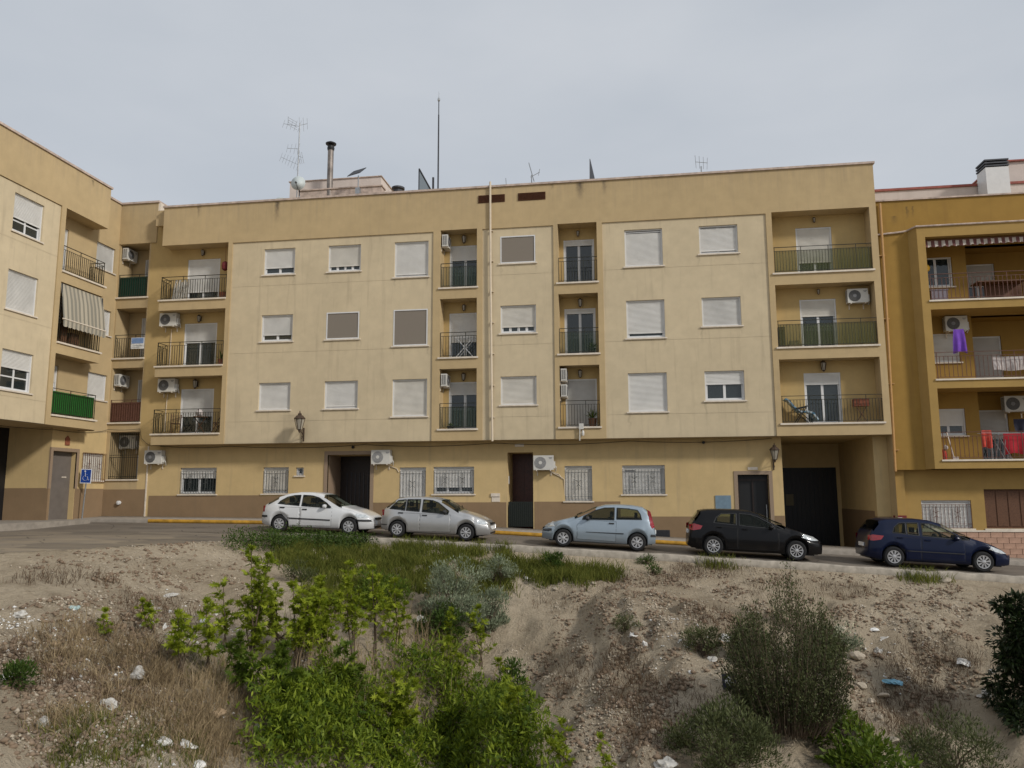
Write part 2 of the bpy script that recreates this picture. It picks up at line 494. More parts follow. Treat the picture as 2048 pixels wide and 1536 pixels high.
def dirt_mat():
    N = Nodes('dry_dirt')
    N.b.inputs['Roughness'].default_value = 0.95
    N.b.inputs['Specular IOR Level'].default_value = 0.1
    co = N.coord()
    a = N.noise(co, 0.45, 5, 0.6); b = N.noise(co, 3.2, 6, 0.65); c = N.noise(co, 18, 5, 0.7)
    col = N.mix(N.ramp(a, 0.35, 0.68), (0.415, 0.338, 0.240), (0.605, 0.510, 0.380))
    col = N.mix(N.math('MULTIPLY', N.ramp(b, 0.50, 0.68), 0.50), col, (0.265, 0.200, 0.138))
    col = N.mix(N.math('MULTIPLY', N.ramp(c, 0.60, 0.75), 0.45), col, (0.50, 0.44, 0.36))
    vor = N.n('ShaderNodeTexVoronoi'); vor.inputs['Scale'].default_value = 9
    N.l(co, vor.inputs[0])
    sp = N.math('LESS_THAN', vor.outputs['Distance'], 0.13)
    sel = N.math('MULTIPLY', sp, N.ramp(N.noise(co, 1.4, 3), 0.50, 0.62))
    col = N.mix(N.math('MULTIPLY', sel, 0.6), col, (0.50, 0.45, 0.38))
    N.l(col, N.b.inputs['Base Color'])
    hgt = N.math('ADD', N.math('MULTIPLY', b, 0.6), N.math('MULTIPLY', c, 0.5))
    N.bump(hgt, 1.0, 0.26)
    return N.mat
M['dirt'] = dirt_mat()

def asphalt_mat():
    N = Nodes('worn_asphalt')
    N.b.inputs['Roughness'].default_value = 0.9
    N.b.inputs['Specular IOR Level'].default_value = 0.2
    co = N.coord()
    a = N.noise(N.coord((0.4, 1.4, 1)), 0.8, 4); c = N.noise(co, 90, 3)
    col = N.mix(N.ramp(a, 0.35, 0.7), (0.150, 0.127, 0.104), (0.215, 0.185, 0.152))
    col = N.mix(N.math('MULTIPLY', N.ramp(c, 0.45, 0.7), 0.3), col, (0.22, 0.20, 0.18))
    sx = N.n('ShaderNodeSeparateXYZ'); N.l(co, sx.inputs[0])
    dust = N.math('MULTIPLY', N.math('DIVIDE', N.math('SUBTRACT', -4.0, sx.outputs[1]), 5.0, True), N.ramp(N.noise(N.coord((.5, 1, 1)), 1.1, 4), .3, .65))
    col = N.mix(N.math('MULTIPLY', dust, .75), col, (0.33, 0.27, 0.19))
    pt = N.noise(N.coord((.5, 1.0, 1)), 0.5, 2, .3)
    col = N.mix(N.math('MULTIPLY', N.ramp(pt, .56, .575), .4), col, (0.085, 0.075, 0.066))
    vz = N.n('ShaderNodeTexVoronoi', feature='DISTANCE_TO_EDGE'); vz.inputs['Scale'].default_value = .55; N.l(N.coord((1, 1.6, 1)), vz.inputs[0])
    col = N.mix(N.math('MULTIPLY', N.math('LESS_THAN', vz.outputs['Distance'], .012), .5), col, (0.05, 0.045, 0.04))
    N.l(col, N.b.inputs['Base Color']); N.bump(c, 0.4, 0.01)
    return N.mat
M['asphalt'] = asphalt_mat()
M['concrete'] = simple('kerb_concrete', (0.36, 0.32, 0.265), 0.9, var=0.25, vs=5, bump=0.5, bs=30)
M['pave'] = simple('grey_pavement', (0.30, 0.265, 0.225), 0.9, var=0.18, vs=4, bump=0.3, bs=40)

# ------------------------------------------------------------------ ground, road, kerbs
def zr(X):
    return np.interp(X, [-60, -25, -21, -15, -11, -5, 0, 10, 20, 60], [-1.1, -1.22, -1.24, -1.30, -1.41, -1.68, -1.95, -2.49, -3.05, -4.6])
def zroad(X, Y):
    return zr(X) + 0.03 * (np.clip(Y, -5.0, -0.9) + 4.4)
def edge_x(Y):
    return np.interp(Y, [-32, -25, -15, -5], [-18.8, -17.0, -14.6, -10.6])
_tab = np.random.RandomState(3).rand(256, 256)
def vnoise(x, y):
    xi, yi = np.floor(x).astype(int), np.floor(y).astype(int)
    fx, fy = x - xi, y - yi
    fx, fy = fx * fx * (3 - 2 * fx), fy * fy * (3 - 2 * fy)
    g = lambda i, j: _tab[(xi + i) % 256, (yi + j) % 256]
    return (g(0, 0) * (1 - fx) + g(1, 0) * fx) * (1 - fy) + (g(0, 1) * (1 - fx) + g(1, 1) * fx) * fy - 0.5
def fbm(x, y, o=4):
    s, a = 0, 1.0
    for i in range(o):
        s = s + a * vnoise(x * 2 ** i + 17.3 * i, y * 2 ** i + 5.1 * i); a *= 0.5
    return s
def sst(a, b, x):
    t = np.clip((x - a) / (b - a), 0, 1); return t * t * (3 - 2 * t)
def ground_h(X, Y):
    X = np.asarray(X, float); Y = np.asarray(Y, float)
    s1 = -5.22 - Y
    s2 = (X - edge_x(Y)) * 0.93
    s = np.minimum(s1, s2)
    kerb = sst(-12.0, -10.5, X)
    sp = np.clip(s, 0, None)
    drop = 0.20 * kerb * sst(-0.1, 0.25, s) + 0.145 * np.minimum(sp, 4) + 0.225 * np.clip(sp - 4, 0, 8.5)
    gul = -1.35 * np.exp(-((X + 3.4 - 0.10 * (Y + 12)) / 2.1) ** 2) * sst(1.5, 6.5, s)
    gul = gul - 0.75 * np.exp(-((X - 6.1) / 1.5) ** 2) * sst(4.0, 8.5, s)
    gul = gul + 0.45 * np.exp(-((X - 1.6) / 1.7) ** 2) * sst(3.0, 6.0, s) * (1 - sst(9, 13, s))
    gul = gul + 0.25 * np.exp(-((X + 8.0) / 1.5) ** 2 - ((Y + 12.5) / 2.0) ** 2)
    n = 0.30 * fbm(X * 0.35, Y * 0.35, 3) + 0.25 * fbm(X * 1.3 + 9, Y * 1.3, 3) + 0.085 * fbm(X * 4.2, Y * 4.2, 2)
    rill = np.abs(fbm(X * 1.5 + 0.5 * fbm(X * .7, Y * .7, 2), Y * 0.33, 3)) * sst(3.0, 5.5, s)
    n = n + 0.42 * (rill - 0.18)
    z = zr(X) - drop + gul + n * sst(0.0, 1.6, s)
    z = np.where(s <= 0, zr(X) - 0.10 - 0.06 * sst(0.0, 0.6, -s), z)
    z = z + (-1.7 - z) * sst(-28.8, -31.5, Y)
    return z
def gh(x, y): return float(ground_h(np.array([x]), np.array([y]))[0])
def look(px, py):
    """the ground point seen at photograph pixel (px, py): used to read positions off the photograph"""
    d = FW + RT * ((px - 1024) / 1559) - UP * ((py - 768) / 1559)
    t = np.arange(4.0, 40.0, 0.03)
    z = t * d.z; h = ground_h(t * d.x, -DIST + t * d.y)
    k = np.argmax(z < h)
    return (float(t[k] * d.x), float(-DIST + t[k] * d.y), float(h[k]))

def grid_mesh(name, xs, ys, zf, m, keep=None, kind='structure'):
    X, Y = np.meshgrid(xs, ys)
    V = np.stack([X, Y, zf(X, Y)], -1).reshape(-1, 3)
    nx, ny = len(xs), len(ys)
    I = np.arange(nx * ny).reshape(ny, nx)
    Fq = np.stack([I[:-1, :-1], I[:-1, 1:], I[1:, 1:], I[1:, :-1]], -1).reshape(-1, 4)
    o = np_mesh(name, V, Fq, m, smooth=True)
    o['kind'] = kind
    return o

xs = np.concatenate([np.linspace(-400, -27, 14), np.arange(-26, 22, 0.13), np.linspace(23, 400, 14)])
ys = np.concatenate([np.linspace(-400, -34, 12), np.arange(-33, -4.6, 0.13), np.linspace(-4, 14, 8), np.linspace(30, 400, 8)])
grid_mesh('ground', xs, ys, ground_h, M['dirt'])

# road: strip in front of the blocks plus the leg that bends towards the viewer on the left
rx = np.arange(-45, 45.01, 0.5)
V, Fq = [], []
def strip(rows):
    b = len(V)
    n = len(rows[0])
    for r in rows: V.extend(r)
    for i in range(len(rows) - 1):
        for j in range(n - 1):
            Fq.append((b + i * n + j, b + i * n + j + 1, b + (i + 1) * n + j + 1, b + (i + 1) * n + j))
strip([[(x, y, float(zroad(x, y))) for x in rx] for y in (-5.02, -4.4, -3.2, -2.0, -0.95)])
rows = []
for y in np.arange(-33, -5.01, 0.22):
    e = float(edge_x(y)) + 0.35 * float(fbm(np.array([y * 0.9]), np.array([2.0]), 3)[0])
    rows.append([(x, y, float(zroad(x, -5.02))) for x in np.linspace(-45, e, 14)])
rows.append([(x, -5.02, float(zroad(x, -5.02))) for x in np.linspace(-45, float(edge_x(-5.02)), 14)])
strip(rows)
np_mesh('road', np.array(V), np.array(Fq), M['asphalt'])['kind'] = 'structure'

def sweep_x(name, xs, prof, m, zf, kind='structure'):
    """extrude a closed (y, dz) profile along X following zf(x)"""
    V, Fq = [], []
    n = len(prof)
    for x in xs:
        z = float(zf(x))
        V += [(x, y, z + dz) for y, dz in prof]
    for i in range(len(xs) - 1):
        for k in range(n):
            k2 = (k + 1) % n
            Fq.append((i * n + k, i * n + k2, (i + 1) * n + k2, (i + 1) * n + k))
    o = np_mesh(name, np.array(V), np.array(Fq), m)
    o['kind'] = kind
    return o
sweep_x('near_kerb', np.concatenate([np.arange(-11.6, 20, 0.21), [45]]), [(-5.36, -0.45), (-5.34, 0.03), (-5.31, 0.06), (-5.06, 0.06), (-5.035, 0.03), (-5.035, -0.3)], M['concrete'], lambda x: zr(x) + 0.05 * float(fbm(np.array([x * 1.9]), np.array([.3]), 4)[0]) - .01)
sweep_x('pavement', np.arange(-24.8, 45.1, 0.5), [(-0.90, -0.3), (-0.90, 0.232), (0.9, 0.30), (0.9, -0.3)], M['pave'], zr)
sweep_x('far_kerb', np.arange(-24.8, 45.1, 0.5), [(-1.02, -0.3), (-1.02, 0.215), (-0.99, 0.237), (-0.90, 0.237), (-0.90, -0.3)], M['pave'], zr)
sweep_x('yellow_kerb_line', np.arange(-19.6, 3.95, 0.35), [(-1.026, 0.06), (-1.026, 0.220), (-0.993, 0.2425), (-0.905, 0.2425), (-0.905, 0.2)], M['yellow'], zr)
mb = MB()
for i in range(24):
    y0, y1 = -21 + i * 0.84, -21 + (i + 1) * 0.84
    if y1 > -1.1: break
    mb.box(-30, -21.7, y0, y1, -1.6, -1.0)
tag(mb.build('side_pavement', M['pave']), kind='structure')

# ------------------------------------------------------------------ windows, doors, railings
def slats(mb, a0, a1, zt, zb, d, h=0.048, mi=0):
    n = max(1, int(round((zt - zb) / h)))
    hh = (zt - zb) / n
    for i in range(n):
        t = zt - i * hh
        mb.quad((a0, d - 0.002, t - 0.006), (a1, d - 0.002, t - 0.006), (a1, d, t), (a0, d, t), mi)
        mb.quad((a0, d - 0.011, t - hh * 0.55), (a1, d - 0.011, t - hh * 0.55), (a1, d - 0.002, t - 0.006), (a0, d - 0.002, t - 0.006), mi)
        mb.quad((a0, d + 0.004, t - hh), (a1, d + 0.004, t - hh), (a1, d - 0.011, t - hh * 0.55), (a0, d - 0.011, t - hh * 0.55), mi)
    mb.box(a0, a1, d - 0.014, d + 0.006, zb - 0.03, zb + 0.012, mi)

def window(F, parent, a0, a1, z0, z1, d, shut=1.0, panes=2, screen=False, curtain='dark', sill=True, rev=0.12,
           mid=None, boxgap=0.0, label=None, door=False, shm='shutter', seed=0, sill_over=0.07, gl='glass'):
    """frame set back in its opening; sub-parts shutter, pane, curtain, fly_screen, sill"""
    r = random.Random(seed * 77 + int(a0 * 131) + int(z0 * 17))
    fd = d + rev
    mb = MB(F)
    w = 0.055
    zb = z0 + (0.0 if door else 0.0)
    mb.box(a0, a0 + w, fd - 0.05, fd + 0.05, zb, z1)
    mb.box(a1 - w, a1, fd - 0.05, fd + 0.05, zb, z1)
    mb.box(a0 + w, a1 - w, fd - 0.045, fd + 0.05, z1 - w, z1)
    mb.box(a0 + w, a1 - w, fd - 0.045, fd + 0.05, zb, zb + w)
    zs = z1 - w - boxgap - (z1 - z0 - 2 * w - boxgap) * shut          # lower edge of the shutter
    ia0, ia1 = a0 + w, a1 - w
    if boxgap: mb.box(ia0, ia1, fd - 0.03, fd + 0.02, z1 - w - boxgap + 0.03, z1 - w - 0.03)
    pw = (ia1 - ia0) / panes
    s = 0.05
    vis = shut < 0.985
    if vis:
        for i in range(panes):
            x0, x1 = ia0 + i * pw, ia0 + (i + 1) * pw
            off = 0.018 if i % 2 else 0.0
            mb.box(x0, x0 + s, fd + 0.0 + off, fd + 0.035 + off, zb + w, z1 - w)
            mb.box(x1 - s, x1, fd + 0.0 + off, fd + 0.035 + off, zb + w, z1 - w)
            mb.box(x0 + s, x1 - s, fd + 0.002 + off, fd + 0.033 + off, zb + w, zb + w + s)
            if mid is not None:
                mb.box(x0 + s, x1 - s, fd + 0.002 + off, fd + 0.033 + off, zb + mid, zb + mid + s)
    o = mb.build('balcony_door' if door else 'window', M['white'], parent)
    if label: o['label'] = label
    if vis:
        for i in range(panes):
            x0, x1 = ia0 + i * pw, ia0 + (i + 1) * pw
            off = 0.018 if i % 2 else 0.0
            p = MB(F); p.box(x0 + s - 0.006, x1 - s + 0.006, fd + 0.014 + off, fd + 0.020 + off, zb + w, z1 - w)
            p.build('pane', M[gl], o)
        c = MB(F)
        if curtain in ('net', 'half', 'red'):
            def pleat(x0, x1, dd, m):
                n = max(4, int((x1 - x0) / 0.035)); ph = r.random() * 6
                vs = []
                for k in range(n + 1):
                    x = x0 + (x1 - x0) * k / n
                    y = dd + 0.022 * math.sin(k * 1.35 + ph) + 0.012 * math.sin(k * 0.6)
                    vs += [(x, y, z0 + 0.03), (x, y, z1 - 0.05)]
                cc = MB(F); cc.add(vs, [(2 * k, 2 * k + 2, 2 * k + 3, 2 * k + 1) for k in range(n)])
                cc.build('curtain', m, o, smooth=True)
            if curtain == 'net': pleat(ia0, ia1, fd + 0.14, M['curtain'])
            elif curtain == 'red': pleat(ia0, ia0 + (ia1 - ia0) * 0.3, fd + 0.12, M['curtain_red']); pleat(ia0 + (ia1 - ia0) * 0.34, ia1, fd + 0.16, M['curtain'])
            else: pleat(ia0 + (ia1 - ia0) * 0.5, ia1, fd + 0.14, M['curtain'])
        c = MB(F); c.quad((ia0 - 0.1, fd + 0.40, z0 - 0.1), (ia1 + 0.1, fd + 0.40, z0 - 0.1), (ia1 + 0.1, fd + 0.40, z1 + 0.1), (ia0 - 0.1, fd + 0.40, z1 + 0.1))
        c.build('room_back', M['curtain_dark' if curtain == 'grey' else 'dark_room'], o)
    if shut > 0:
        b = MB(F); slats(b, ia0 - 0.004, ia1 + 0.004, z1 - w - boxgap, zs, fd - 0.022)
        b.build('shutter', M[shm if shm != 'shutter' else r.choice(['shutter', 'shutter', 'shutter_cream', 'shutter_worn'])], o)
    if screen:
        q = MB(F)
        q.box(a0 + 0.05, a1 - 0.05, d + 0.012, d + 0.016, z0 + 0.05, z1 - 0.05, 1)
        for (x0, x1, y0, y1) in ((a0 + 0.005, a0 + 0.05, z0, z1), (a1 - 0.05, a1 - 0.005, z0, z1), (a0 + 0.05, a1 - 0.05, z0, z0 + 0.05), (a0 + 0.05, a1 - 0.05, z1 - 0.05, z1)):
            q.box(x0, x1, d - 0.012, d + 0.035, y0, y1, 0)
        q.build('fly_screen', [M['white'], M['screen']], o)
    if sill:
        q = MB(F); q.box(a0 - sill_over, a1 + sill_over, d - 0.055, d + rev - 0.052, z0 - 0.055, z0 - 0.002)
        q.build('sill', M['sill'], o)
    return o

def railing(F, parent, a0, a1, d, zf, h=1.05, m='iron', ret=None, screen=None, scr=None, step=0.112, name='railing', top2=True):
    """balcony railing: top rail, second rail, bars; ret = depth of a return at a side ('L'/'R', depth)"""
    mb = MB(F)
    runs = [((a0, d), (a1, d))]
    if ret:
        side, dp = ret
        x = a0 if side == 'L' else a1
        runs.append(((x, d), (x, d + dp)))
    for (p, q) in runs:
        L = math.hypot(q[0] - p[0], q[1] - p[1])
        P = lambda t, z: (p[0] + (q[0] - p[0]) * t, p[1] + (q[1] - p[1]) * t, z)
        mb.bar(P(0, zf + h), P(1, zf + h), 0.042, 0.02)
        if top2: mb.bar(P(0, zf + h - 0.15), P(1, zf + h - 0.15), 0.02, 0.016)
        mb.bar(P(0, zf + 0.07), P(1, zf + 0.07), 0.02, 0.016)
        n = max(2, int(L / step))
        for i in range(n + 1):
            t = (i + 0.0) / n
            post = (i % 9 == 0)
            mb.bar(P(min(max(t, 0.006), 0.994), zf + (0.0 if post else 0.07)), P(min(max(t, 0.006), 0.994), zf + h - (0.0 if post else 0.15)), 0.022 if post else 0.017)
    o = mb.build(name, M[m], parent)
    if screen:
        q = MB(F)
        s0, s1 = scr if scr else (a0 + 0.02, a1 - 0.02)
        n = 24; vs = []
        for k in range(n + 1):
            x = s0 + (s1 - s0) * k / n
            y = d + 0.03 + 0.006 * math.sin(k * 1.9)
            vs += [(x, y, zf + 0.05), (x, y, zf + h - (0.15 if screen.startswith('veil') else 0.10))]
        q.add(vs, [(2 * k, 2 * k + 2, 2 * k + 3, 2 * k + 1) for k in range(n)])
        q.build('privacy_screen', M[screen], o, smooth=True)
    return o

def grille(F, parent, a0, a1, z0, z1, d, m='grille', orn=2, step=0.125):
    mb = MB(F)
    for z in (z0 + 0.03, z0 + 0.17, z1 - 0.15):
        mb.bar((a0, d, z), (a1, d, z), 0.02, 0.016)
    n = int((a1 - a0) / step)
    for i in range(n + 1):
        x = a0 + 0.01 + (a1 - a0 - 0.02) * i / n
        mb.bar((x, d, z0 + 0.03), (x, d, z1 - 0.15), 0.0135)
    zc = (z0 + z1) / 2
    for k in range(orn):
        xc = a0 + (a1 - a0) * (k + 0.5) / orn if orn > 1 else (a0 + a1) / 2
        if orn == 2: xc = a0 + (a1 - a0) * (0.28 + 0.44 * k)
        for sgn in (-1, 1):
            for up in (-1, 1):
                pts = []
                for t in range(10):
                    an = t / 9 * 4.2
                    rr = 0.085 * (1 - t / 13)
                    pts.append((xc + sgn * (0.075 - rr * math.cos(an) * 0.8), d - 0.012, zc + up * (0.03 + 0.11 * t / 9 + rr * math.sin(an) * 0.6)))
                mb.tube(pts, 0.0075, 4)
        mb.bar((xc, d - 0.012, zc - 0.30), (xc, d - 0.012, zc + 0.30), 0.02)
    return mb.build('window_grille', M[m], parent)

# ------------------------------------------------------------------ the long cream block
main = empty('apartment_building', (-5.4, 0.7, -1.8), 'long cream four storey apartment block with balcony columns, facing the street', 'apartment block')
HH = 2.95
COLS = [('A', -15.53, -14.11, 0), ('B', -12.60, -11.14, 0), ('C', -9.65, -8.17, 1), ('D', -5.10, -3.63, 0), ('E', 0.02, 1.53, 1), ('F', 2.98, 4.48, 0)]
head = lambda k: 4.675 + HH * k
slab = lambda k: 2.57 + HH * k
FIELDS = [(-17.0, -7.95), (-5.85, -2.88), (-0.88, 5.58)]
LOG = [(-7.64, -6.08), (-2.70, -1.10), (5.80, 9.47)]
ROOF = 12.72
CORN = 10.93
mb = MB()
ops = [(a, b, 2.1, CORN, 0.055) for a, b in FIELDS]
for a, b in LOG:
    for k in range(3):
        ops.append((a, b, slab(k), slab(k + 1) - 0.47 if k < 2 else 10.97, 0.70))
wall(mb, -17.2, 9.72, 2.1, ROOF, 0.0, ops)
mb.quad((-17.2, 0, 2.1), (-17.2, 0, ROOF), (-17.2, 0.7, ROOF), (-17.2, 0.7, 2.1))
mb.quad((9.72, 0, -3.2), (9.72, 12, -3.2), (9.72, 12, ROOF), (9.72, 0, ROOF))
# parapet over the first balcony column, its soffit and end
mb.box(-20.36, -17.2, 0.0, 0.70, 10.97, ROOF)
mb.quad((-17.2, 0, 2.1), (-17.2, 0.7, 2.1), (9.72, 0.7, 2.1), (9.72, 0, 2.1))
# parapet back and roof deck
mb.box(-20.9, 9.60, 0.25, 0.45, 12.0, ROOF)
mb.quad((-20.9, 0.45, 12.1), (9.7, 0.45, 12.1), (9.7, 12, 12.1), (-20.9, 12, 12.1))
mb.box(-21.3, 9.7, 11.8, 12.0, -2.5, 12.1)
mb.build('wall', M['ochre'], main)
mb = MB(); mb.box(-20.40, 9.78, -0.06, 0.50, ROOF + 0.002, ROOF + 0.085)
mb.build('parapet_coping', M['coping'], main)
# window fields, scored at each floor
for (fa, fb) in FIELDS:
    mb = MB()
    cols = [c for c in COLS if fa < c[1] < fb]
    cuts = [2.102] + [z for k in range(3) for z in (slab(k) + 0.48, slab(k + 1) - 0.47 + 0.02)][:-1] + [CORN]
    cuts = [2.102, 3.03, 5.98, 8.93, CORN]
    for i in range(len(cuts) - 1):
        z0, z1 = cuts[i] + 0.004, cuts[i + 1] - (0.004 if i < 3 else 0)
        wo = []
        for (n, x0, x1, tall) in cols:
            for k in range(3):
                zs, zh = (3.13 if tall else 3.51) + HH * k, head(k)
                if zh > z0 and zs < z1: wo.append((x0, x1, max(zs, z0), min(zh, z1), 0.0))
        wall(mb, fa + 0.001, fb - 0.001, z0, z1, 0.05, wo)
    for (n, x0, x1, tall) in cols:            # reveals
        for k in range(3):
            zs, zh = (3.13 if tall else 3.51) + HH * k, head(k)
            tmp = MB(); wall(tmp, x0 - 0.001, x1 + 0.001, zs - 0.001, zh + 0.001, 0.05, [(x0, x1, zs, zh, 0.17)])
            b = len(mb.v); mb.v += tmp.v; mb.f += [tuple(i + b for i in f) for f in tmp.f[-4:]]; mb.m += [0] * 4
    mb.build('facade_panel', M['field'], main)
    sc = MB()
    wo = [(x0, x1, (3.13 if tall else 3.51) + HH * k, head(k), 0.0) for (n, x0, x1, tall) in cols for k in range(3)]
    wall(sc, fa, fb, 2.101, CORN - 0.001, 0.062, wo)
    sc.build('score_joint', M['field'], main)
STATE = {  # window states read from the photograph, floor 3 (top) to 1
    'A3': dict(shut=.74, panes=2, curtain='grey'), 'A2': dict(shut=.76, panes=2), 'A1': dict(shut=1),
    'B3': dict(shut=.80, panes=4, curtain='red'), 'B2': dict(shut=1, screen=True), 'B1': dict(shut=.94, panes=2),
    'C3': dict(shut=.94, panes=1, curtain='net'), 'C2': dict(shut=.80, screen=True), 'C1': dict(shut=1),
    'D3': dict(shut=1, screen=True), 'D2': dict(shut=.78, panes=4, curtain='half'), 'D1': dict(shut=1),
    'E3': dict(shut=1, boxgap=.10), 'E2': dict(shut=.88, panes=1, curtain='net'), 'E1': dict(shut=1),
    'F3': dict(shut=.91, panes=2, boxgap=.05), 'F2': dict(shut=1), 'F1': dict(shut=.42, panes=2, curtain='net')}
for (n, x0, x1, tall) in COLS:
    for k in range(3):
        window(WF, main, x0, x1, (3.13 if tall else 3.51) + HH * k, head(k), 0.05, seed=k, **STATE[n + str(k + 1)])
# balcony columns: back wall with its doors
DOORS = {0: [(-19.50, -17.94)], 1: [(-7.40, -6.04)], 2: [(-2.52, -1.24)], 3: [(6.83, 8.20)]}
DST = {(0, 2): dict(shut=.76, curtain='half'), (0, 1): dict(shut=.42, curtain='grey'), (0, 0): dict(shut=.60, curtain='half'),
       (1, 2): dict(shut=.30, curtain='half'), (1, 1): dict(shut=.62, curtain='grey'), (1, 0): dict(shut=.24),
       (2, 2): dict(shut=.09, curtain='half'), (2, 1): dict(shut=.07, curtain='net'), (2, 0): dict(shut=1, shm='shutter_grey'),
       (3, 2): dict(shut=.72), (3, 1): dict(shut=.32, curtain='grey'), (3, 0): dict(shut=.20)}
BX = [(-21.36, -17.2), (-7.66, -6.06), (-2.72, -1.08), (5.78, 9.49)]
dhead = lambda k: slab(k) + 2.02
for c in range(4):
    x0, x1 = BX[c]
    mb = MB()
    a, b = DOORS[c][0]
    b2 = min(b, x1)
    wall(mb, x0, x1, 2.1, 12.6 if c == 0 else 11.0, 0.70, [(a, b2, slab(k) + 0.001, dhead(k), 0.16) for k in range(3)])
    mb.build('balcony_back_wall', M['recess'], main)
    if c == 0:
        mb = MB(); wall(mb, -20.9, -17.2, -1.6, 2.1, 0.70, [(-19.33, -17.64, 0.0, 1.13, 0.16)])
        mb.build('ground_floor_wall', M['ground_wall'], main)
    for k in range(3):
        window(WF, main, a, b, slab(k) + 0.01, dhead(k), 0.70, door=True, sill=False, panes=2, rev=0.08, seed=10 * c + k, **DST[(c, k)])
# slabs of the first column (open at its left end), edge strips everywhere, railings
for k in range(3):
    mb = MB(); mb.box(-20.36, -17.2, 0.0, 0.70, slab(k) - 0.47, slab(k) - 0.002)
    mb.build('balcony_slab', M['ochre'], main)
RAIL = {(1, 2): ('veil_teal', None), (1, 0): ('veil_teal', None), (2, 1): ('veil_teal', None), (3, 2): ('veil_green', None), (3, 1): ('veil_green', None)}
for c, (x0, x1) in enumerate([(-20.32, -17.2)] + LOG):
    for k in range(3):
        mb = MB(); mb.box(x0 - 0.075, x1 + (0.0 if c == 0 else 0.06), -0.06, 0.14, slab(k) - 0.055, slab(k) + 0.012)
        mb.build('balcony_edge', M['sill'], main)
        s, sc = RAIL.get((c, k), (None, None))
        railing(WF, main, x0 + 0.02, x1 - 0.01, 0.035, slab(k) + 0.012, 1.04, ret=('L', 0.66) if c == 0 else None, screen=s, scr=sc)
# louvred vents, downpipe
for (x0, x1) in ((-6.02, -4.89), (-4.33, -3.18)):
    mb = MB(); mb.box(x0, x1, -0.012, -0.004, 12.06, 12.40)
    for i in range(6):
        z = 12.08 + i * 0.055
        mb.add([(x0, -0.012, z), (x1, -0.012, z), (x1, -0.05, z + 0.02), (x0, -0.05, z + 0.02), (x0, -0.012, z + 0.036), (x1, -0.012, z + 0.036)], [(0, 1, 2, 3), (3, 2, 5, 4)])
    mb.build('vent_grille', M['vent_brown'], main)
mb = MB(); mb.tube([(-5.50, -0.075, 12.95), (-5.49, -0.075, 9), (-5.45, -0.075, 5), (-5.42, -0.075, 2.05)], 0.045, 8)
for z in (3.0, 4.3, 5.6, 6.9, 8.2, 9.5, 10.8):
    mb.box(-5.56 + (12 - z) * 0.007, -5.40 + (12 - z) * 0.007, -0.09, 0.05, z, z + 0.03)
mb.build('downpipe', M['pipe_cream'], main)
# ground floor wall at depth 0.7 with its openings
G = 0.70
mb = MB()
gops = [(-15.50, -14.35, 0.01, 1.12, .16), (-14.03, -13.68, .76, 1.10, .16), (-12.62, -10.74, -3, 1.62, 1.5), (-9.48, -8.35, -.34, 1.06, .16),
        (-8.03, -6.32, -.04, 1.07, .16), (-4.93, -3.88, -3, 1.63, 1.45), (-2.60, -1.50, -.34, 1.06, .16), (-0.30, 1.37, -.08, 1.06, .16), (4.15, 5.32, -3, .66, .30)]
wall(mb, -17.2, 5.85, -3.0, 2.1, G, gops)
mb.quad((5.85, G, -3.2), (5.85, G, 2.1), (5.85, 5.7, 2.1), (5.85, 5.7, -3.2))
mb.box(9.22, 9.72, G, 5.7, -3.2, 2.1)
mb.quad((5.85, G, 2.098), (5.85, 5.7, 2.098), (9.22, 5.7, 2.098), (9.22, G, 2.098))
wall(mb, 5.85, 9.22, -3.2, 2.1, 5.7, [(5.95, 9.05, -3.2, 1.05, .05)])
mb.build('ground_floor_wall', M['ground_wall'], main)
# plinth, stepping with the street (set 12 mm proud)
mb = MB()
PL = [(-20.75, -15.6, -.06, [(-21, -21)]), (-15.6, -12.78, -.10, []), (-10.58, -4.98, -.38, []), (-3.83, -0.40, -.36, []), (-0.40, 3.98, -.95, []), (5.48, 5.84, -.92, [])]
for (a, b, zt, _) in PL:
    MB().box(a, b, G - 0.012, G + 0.10, -3.0, zt).build('plinth', M['plinth'], main)
MB().box(9.21, 9.73, G - 0.012, G + 0.3, -3.2, -.95).build('plinth', M['plinth'], main)
MB().box(9.205, 9.215, G + 0.3, 5.69, -3.2, -.75).build('plinth', M['plinth'], main)
# stone portals
def portal(x0, x1, z0, zt, w, prd=0.025, m='stone'):
    mb = MB()
    mb.box(x0 - w, x0, G - prd, G + 0.1, z0, zt + w); mb.box(x1, x1 + w, G - prd, G + 0.1, z0, zt + w)
    mb.box(x0, x1, G - prd, G + 0.1, zt, zt + w)
    return mb.build('portal_surround', M[m], main)
portal(-12.62, -10.74, -1.6, 1.62, 0.15)
portal(4.15, 5.32, -2.5, .66, 0.14)
mb = MB(); mb.box(-12.62, -10.74, G + 1.48, G + 1.55, -1.6, 1.62); d1 = mb.build('entrance_door', M['door_dark'], main)
mb = MB()
for i in range(9): mb.box(-12.3 + i * 0.19, -12.27 + i * 0.19, G + 1.45, G + 1.478, -1.3, 0.9)
mb.build('door_bar', M['metal_dark'], d1)
mb = MB(); mb.box(-12.615, -12.60, G + 0.11, G + 1.47, -1.5, 1.60); mb.build('side_panel', M['stone'], d1)
mb = MB(); mb.box(-4.93, -3.88, G + 1.40, G + 1.44, -1.6, 1.63); d2 = mb.build('entrance_door', M['door_red'], main)
mb = MB(); mb.box(-4.82, -4.42, G + 1.38, G + 1.398, -1.3, -0.3); mb.box(-4.38, -3.98, G + 1.38, G + 1.398, -1.3, -0.3); mb.box(-4.82, -4.42, G + 1.38, G + 1.398, -.15, 1.3); mb.box(-4.38, -3.98, G + 1.38, G + 1.398, -.15, 1.3)
mb.build('door_panel', M['door_red'], d2)
